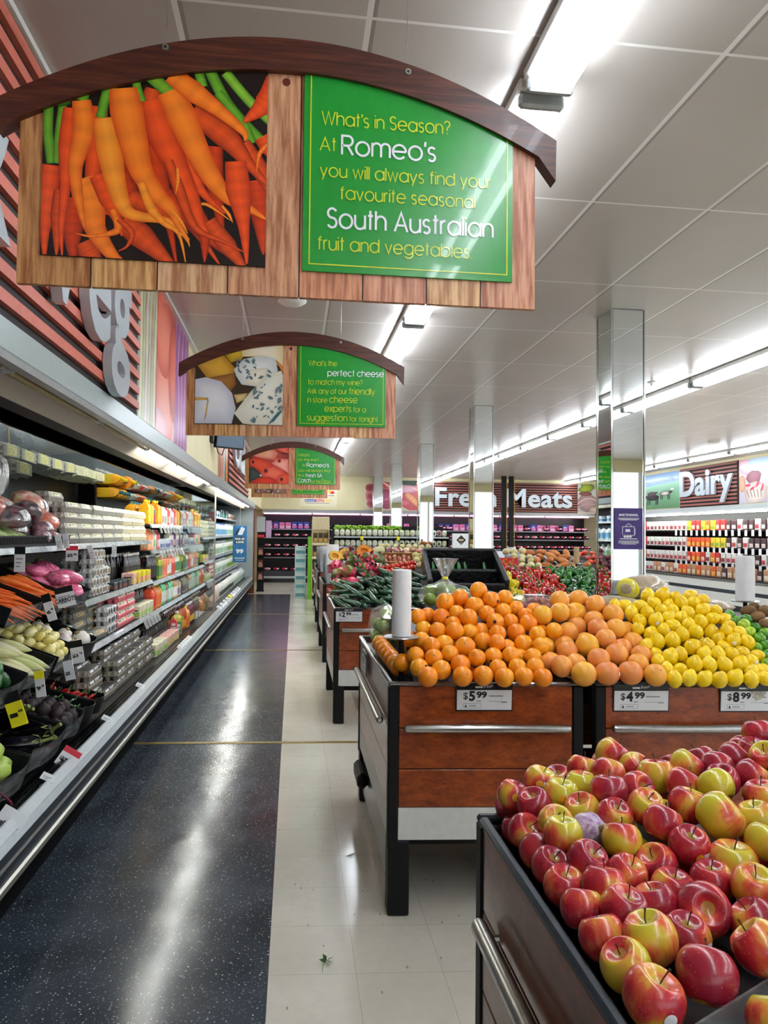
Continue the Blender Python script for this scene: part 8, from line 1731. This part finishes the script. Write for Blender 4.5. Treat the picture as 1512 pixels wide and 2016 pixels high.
m = MB(); m.prism([(-.12, 1.40), (0, 1.28), (.12, 1.40), (0, 1.52)], 'y', -.002, -.0005); m.build('diamond', M_INK, t, smooth=0); m = MB(); m.box(-.06, .06, -.003, -.002, 1.375, 1.425); m.prism([(-.03, 1.34), (.03, 1.34), (0, 1.31)], 'y', -.003, -.002); m.box(-.2, .2, -.002, -.0005, 1.195, 1.2); m.build('emblem_lines', plain('emblem_tan', '#b9a98a', .5, var=0), t, smooth=0)
# cardboard stand of coffee bags
t = thing('cardboard_stand', 'tall cream cardboard stand of dark packs at the end of the aisle', 'display stand', (.42, 16.6, 0))
M_CB = plain('cream_cardboard', '#d8c8a0', 0.6, var=0.05)
for nm, a, mt in (('side', (0, .012, 0, .5, 0, 1.85), M_CB), ('side', (.388, .40, 0, .5, 0, 1.85), M_CB), ('back', (.012, .388, .488, .5, 0, 1.85), M_CB), ('header', (.0, .40, -.012, 0, 1.62, 1.92), M_CB), ('green_side', (-.09, -.004, .02, .48, 0, 1.45), plain('lime_board', '#6cb41c', 0.5, var=.05))):
    m = MB(); m.box(*a); m.build(nm, mt, t, smooth=0)
for z in (.14, .56, .98, 1.30): 
    m = MB(); m.box(.012, .388, -.01, .488, z - .02, z); m.box(0, .4, -.014, -.004, z - .05, z + .015); m.build('shelf', M_CB, t)
K_COF = packk('coffee_pack', '#4a3218', '#c8a050', .10, .08, .24, cat='pack', col2='#18120c')
for r_, z in enumerate((.14, .56, .98, 1.30)):
    for k in range(3):
        if (r_, k) == (2, 1): continue
        K_COF.put((.50 + .12 * k, 16.69, z + .001), (0, 0, 0), 'dark gold pack on the cardboard stand, %s shelf up, %s from the left' % (od(r_ + 1), od(k + 1)), 'packs on the cardboard stand')
K_CASE = packk('drink_case', '#c8dce4', '#6aa0b0', .26, .30, .20, cat='case', col2='#e8f0f4')
for k in range(6): K_CASE.put((.16, 17.2, .001 + .203 * k), (0, 0, 0), 'pale blue drink case stacked left of the cardboard stand, %s up' % od(k + 1), 'stacked drink cases')
# black wire rack at the end of the milk case
t = thing('wire_rack', 'narrow black rack of hanging packs at the end of the milk case', 'rack', (-.86, 18.75, 0))
m = MB(); m.box(-.10, .10, .0, .16, 0, .03); m.build('foot', M_BLACK, t); m = MB(); m.box(-.09, .09, .12, .15, .03, 1.72); m.build('back', M_BLACK, t)
for z in (.3, .62, .94, 1.26): m = MB(); m.box(-.09, .09, .0, .12, z - .012, z); m.build('ledge', M_BLACK, t)
m = MB(); m.box(-.09, .09, -.01, .06, 1.40, 1.48, 0, .01); m.build('red_bucket', M_RED, t); m = MB(); m.box(-.11, .11, .10, .115, 1.55, 1.95); m.build('header_card', plain('grey_card', '#c4ccc8', .5, var=.05), t); m = MB(); m.box(.13, .27, .10, .112, 1.40, 1.85); m.build('pink_card', plain('pink_card', '#d8b8dc', .5, var=.05), t)
K_RK = packk('snack_pack', '#6c2c20', '#d8a080', .12, .05, .20, cat='pack', col2='#e8d8c8')
for k, z in enumerate((.3, .62, .94)): K_RK.put((-.86, 18.81, z + .001), (0, 0, 0), 'brown pack on the narrow black rack, %s ledge up' % od(k + 1), 'packs on the black rack')
# meat trays
def meat(col, dk):
    t = thing('meat_tray', None, 'meat tray'); m = MB(); m.add([(-.09, -.06, 0), (.09, -.06, 0), (.09, .06, 0), (-.09, .06, 0), (-.11, -.075, .035), (.11, -.075, .035), (.11, .075, .035), (-.11, .075, .035)], [(0, 1, 5, 4), (1, 2, 6, 5), (2, 3, 7, 6), (3, 0, 4, 7), (3, 2, 1, 0)]); m.build('tray', M_BLKG, t, smooth=0)
    m = MB(); m.ball((0, 0, .032), .1, (.95, .62, .22), 14, 8, f=lambda d: 1 + .1 * math.sin(6 * d.x + 1) * math.cos(5 * d.y)); m.build('meat', fruit_mat('meat' + col, [(0.3, dk), (0.55, col), (0.8, '#e8b0b8')], 22, 0.2, 0, 40, .4), t, smooth=80)
    m = MB(); m.box(.03, .09, -.06, .0, .055, .057); m.build('label', M_CARD, t); return Kind(t)
KMT = [meat('#b83048', '#7c1828'), meat('#d06a80', '#a84458'), meat('#8c2838', '#5a1420'), meat('#e090a4', '#c06478')]
P_BLU = packk('meat_pack', '#2c3c9c', '#d878b0', .16, .05, .22, cat='meat pack', col2='#e8d8e8'); P_PNK = packk('meat_pack', '#d878a8', '#e8c0d8', .16, .05, .20, cat='meat pack', col2='#a83c78')
MC = {}
def mt_row(xs, z, where, ks, tilt=R(32), y=22.32, up=.02):
    for x in xs:
        MC[where] = MC.get(where, 0) + 1
        k = pr.choice(ks); flat = k in KMT
        k.put((x, y + pr.uniform(-.01, .01), z + (up if flat else .002)), (tilt if flat else 0, 0, R(pr.uniform(-5, 5))), '%s on the %s, %s from the left' % ('meat tray' if flat else 'coloured meat pack', where, od(MC[where])), 'meat on the ' + where)
fr_ = lambda a, b, st: [a + st * i for i in range(int((b - a) / st) + 1)]
UP = .06
mt_row(fr_(-.8, .75, .26), .33, 'deck left of the stand', [KMT[0], KMT[3]], up=UP)
for z, nm in ((.775, 'lowest left meat shelf'), (1.065, 'middle left meat shelf'), (1.385, 'upper left meat shelf')): mt_row(fr_(-.8, .85, .28), z, nm, KMT[:3], up=UP)
mt_row(fr_(-.75, .45, .19), 1.655, 'top left meat shelf', [P_BLU, P_PNK]); mt_row(fr_(.75, 4.1, .28), 1.655, 'top meat shelf over the salads', [KMT[2], P_PNK, KMT[2]], up=UP)
mt_row(fr_(4.5, 9.6, .215), 1.655, 'top right meat shelf', [KMT[1], KMT[3], P_PNK, KMT[0], P_PNK, P_BLU], up=UP); mt_row(fr_(4.5, 9.6, .25), 1.385, 'second right meat shelf', [KMT[2], KMT[0], KMT[1]], up=UP)
mt_row(fr_(4.5, 9.6, .23), 1.065, 'third right meat shelf', [KMT[0], KMT[1], KMT[2]], up=UP); mt_row(fr_(4.5, 9.6, .26), .775, 'lowest right meat shelf', [KMT[2], KMT[1]], up=UP)
mt_row(fr_(4.5, 9.6, .215), 1.655, 'top right meat shelf rear row', [P_PNK, KMT[3], P_BLU], y=22.55, up=UP)
# smallgoods on the right wall
SM = {c_: packk('smallgoods_pack', a_, b_, .05, .15, h_, cat='pack', col2=d_) for c_, a_, b_, d_, h_ in (('red', '#c83a38', '#f0d0b8', '#e88a4c', .24), ('white', '#d8d6d2', '#b8484c', '#f4f4f2', .24), ('pale', '#cfd8cc', '#8c4048', '#e8ece6', .24), ('orange', '#e06038', '#f0c050', '#f4ecd8', .23), ('yellow', '#e8c83c', '#8cb04c', '#f0f0e0', .23), ('tan', '#c08c68', '#e8d8c0', '#7c3c30', .25), ('dark', '#4c3a3c', '#d8c8c4', '#a84c44', .22))}
RC = {}
def sm_row(z, nm, plan):
    y = 21.7
    while y > 13.4:
        c_ = next(k for lim, ks in plan if y > lim for k in [pr.choice(ks)])
        RC[nm] = RC.get(nm, 0) + 1
        SM[c_].put((9.80 + (.24 if z > .8 else .0) - .15, y, z + .001), (0, 0, R(180) + R(pr.uniform(-6, 6))), '%s pack on the %s right wall shelf, %s from the corner' % (c_, nm, od(RC[nm])), 'packs on the %s right wall shelf' % nm)
        y -= .205
sm_row(1.70, 'top', [(18.9, ['red', 'red', 'orange']), (16.9, ['white', 'pale']), (15.3, ['yellow', 'orange', 'red']), (10, ['white', 'dark'])])
sm_row(1.29, 'second', [(18.9, ['red', 'orange', 'red']), (16.9, ['white', 'pale']), (15.3, ['orange', 'orange', 'yellow']), (10, ['white', 'dark', 'orange'])])
sm_row(.93, 'third', [(18.9, ['tan', 'red']), (16.9, ['white']), (15.3, ['orange', 'pale', 'red']), (10, ['white', 'white', 'dark'])])
sm_row(.62, 'lowest', [(18.9, ['pale', 'white']), (16.9, ['white', 'tan']), (15.3, ['orange', 'tan']), (10, ['dark', 'tan'])])
for z, nm in ((1.695, 'top'), (1.285, 'second'), (.925, 'third')):
    for i in range(16): 
        t = thing('price_ticket', 'white ticket hanging from the %s right wall shelf, %s from the corner' % (nm, od(i + 1)), 'price ticket', (9.882, 17.4 - .24 * i, z - .01)); m = MB(); m.box(-.004, 0, -.045, .045, -.12, .02); m.build('card', M_CARD, t)
# scraps on the floor
t = thing('leaf_scrap', 'torn green leaf scrap on the cream floor tiles', 'leaf scrap', (.138, 2.60, .003), 0, None, (0, 0, R(30)))
for k in range(4):
    m = MB(); a = k * 1.5; m.add([(0, 0, .002), (.015 * math.cos(a - .4), .015 * math.sin(a - .4), .010), (.032 * math.cos(a), .032 * math.sin(a), .006 + .004 * k), (.015 * math.cos(a + .5), .015 * math.sin(a + .5), .002)], [(0, 1, 2, 3)]); m.build('blade', plain('scrap_leaf', '#2f5a1c', .6, var=.2), t)
m = MB(); m.tube([(0, 0, .003), (-.03, -.02, .004), (-.05, -.05, .002)], [.002, .0015, .001], 5); m.build('stalk', plain('scrap_stalk', '#6c8a44', .6, var=.1), t)
t = thing('peel_scrap', 'small pale peel scrap on the floor beside the black bin leg', 'peel scrap', (.26, 3.42, .002)); m = MB(); m.add([(0, 0, 0), (.03, .01, .006), (.06, .03, .002), (.03, -.008, .002)], [(0, 1, 2, 3)]); m.build('peel', plain('peel', '#e8e6dc', .6, var=0), t)
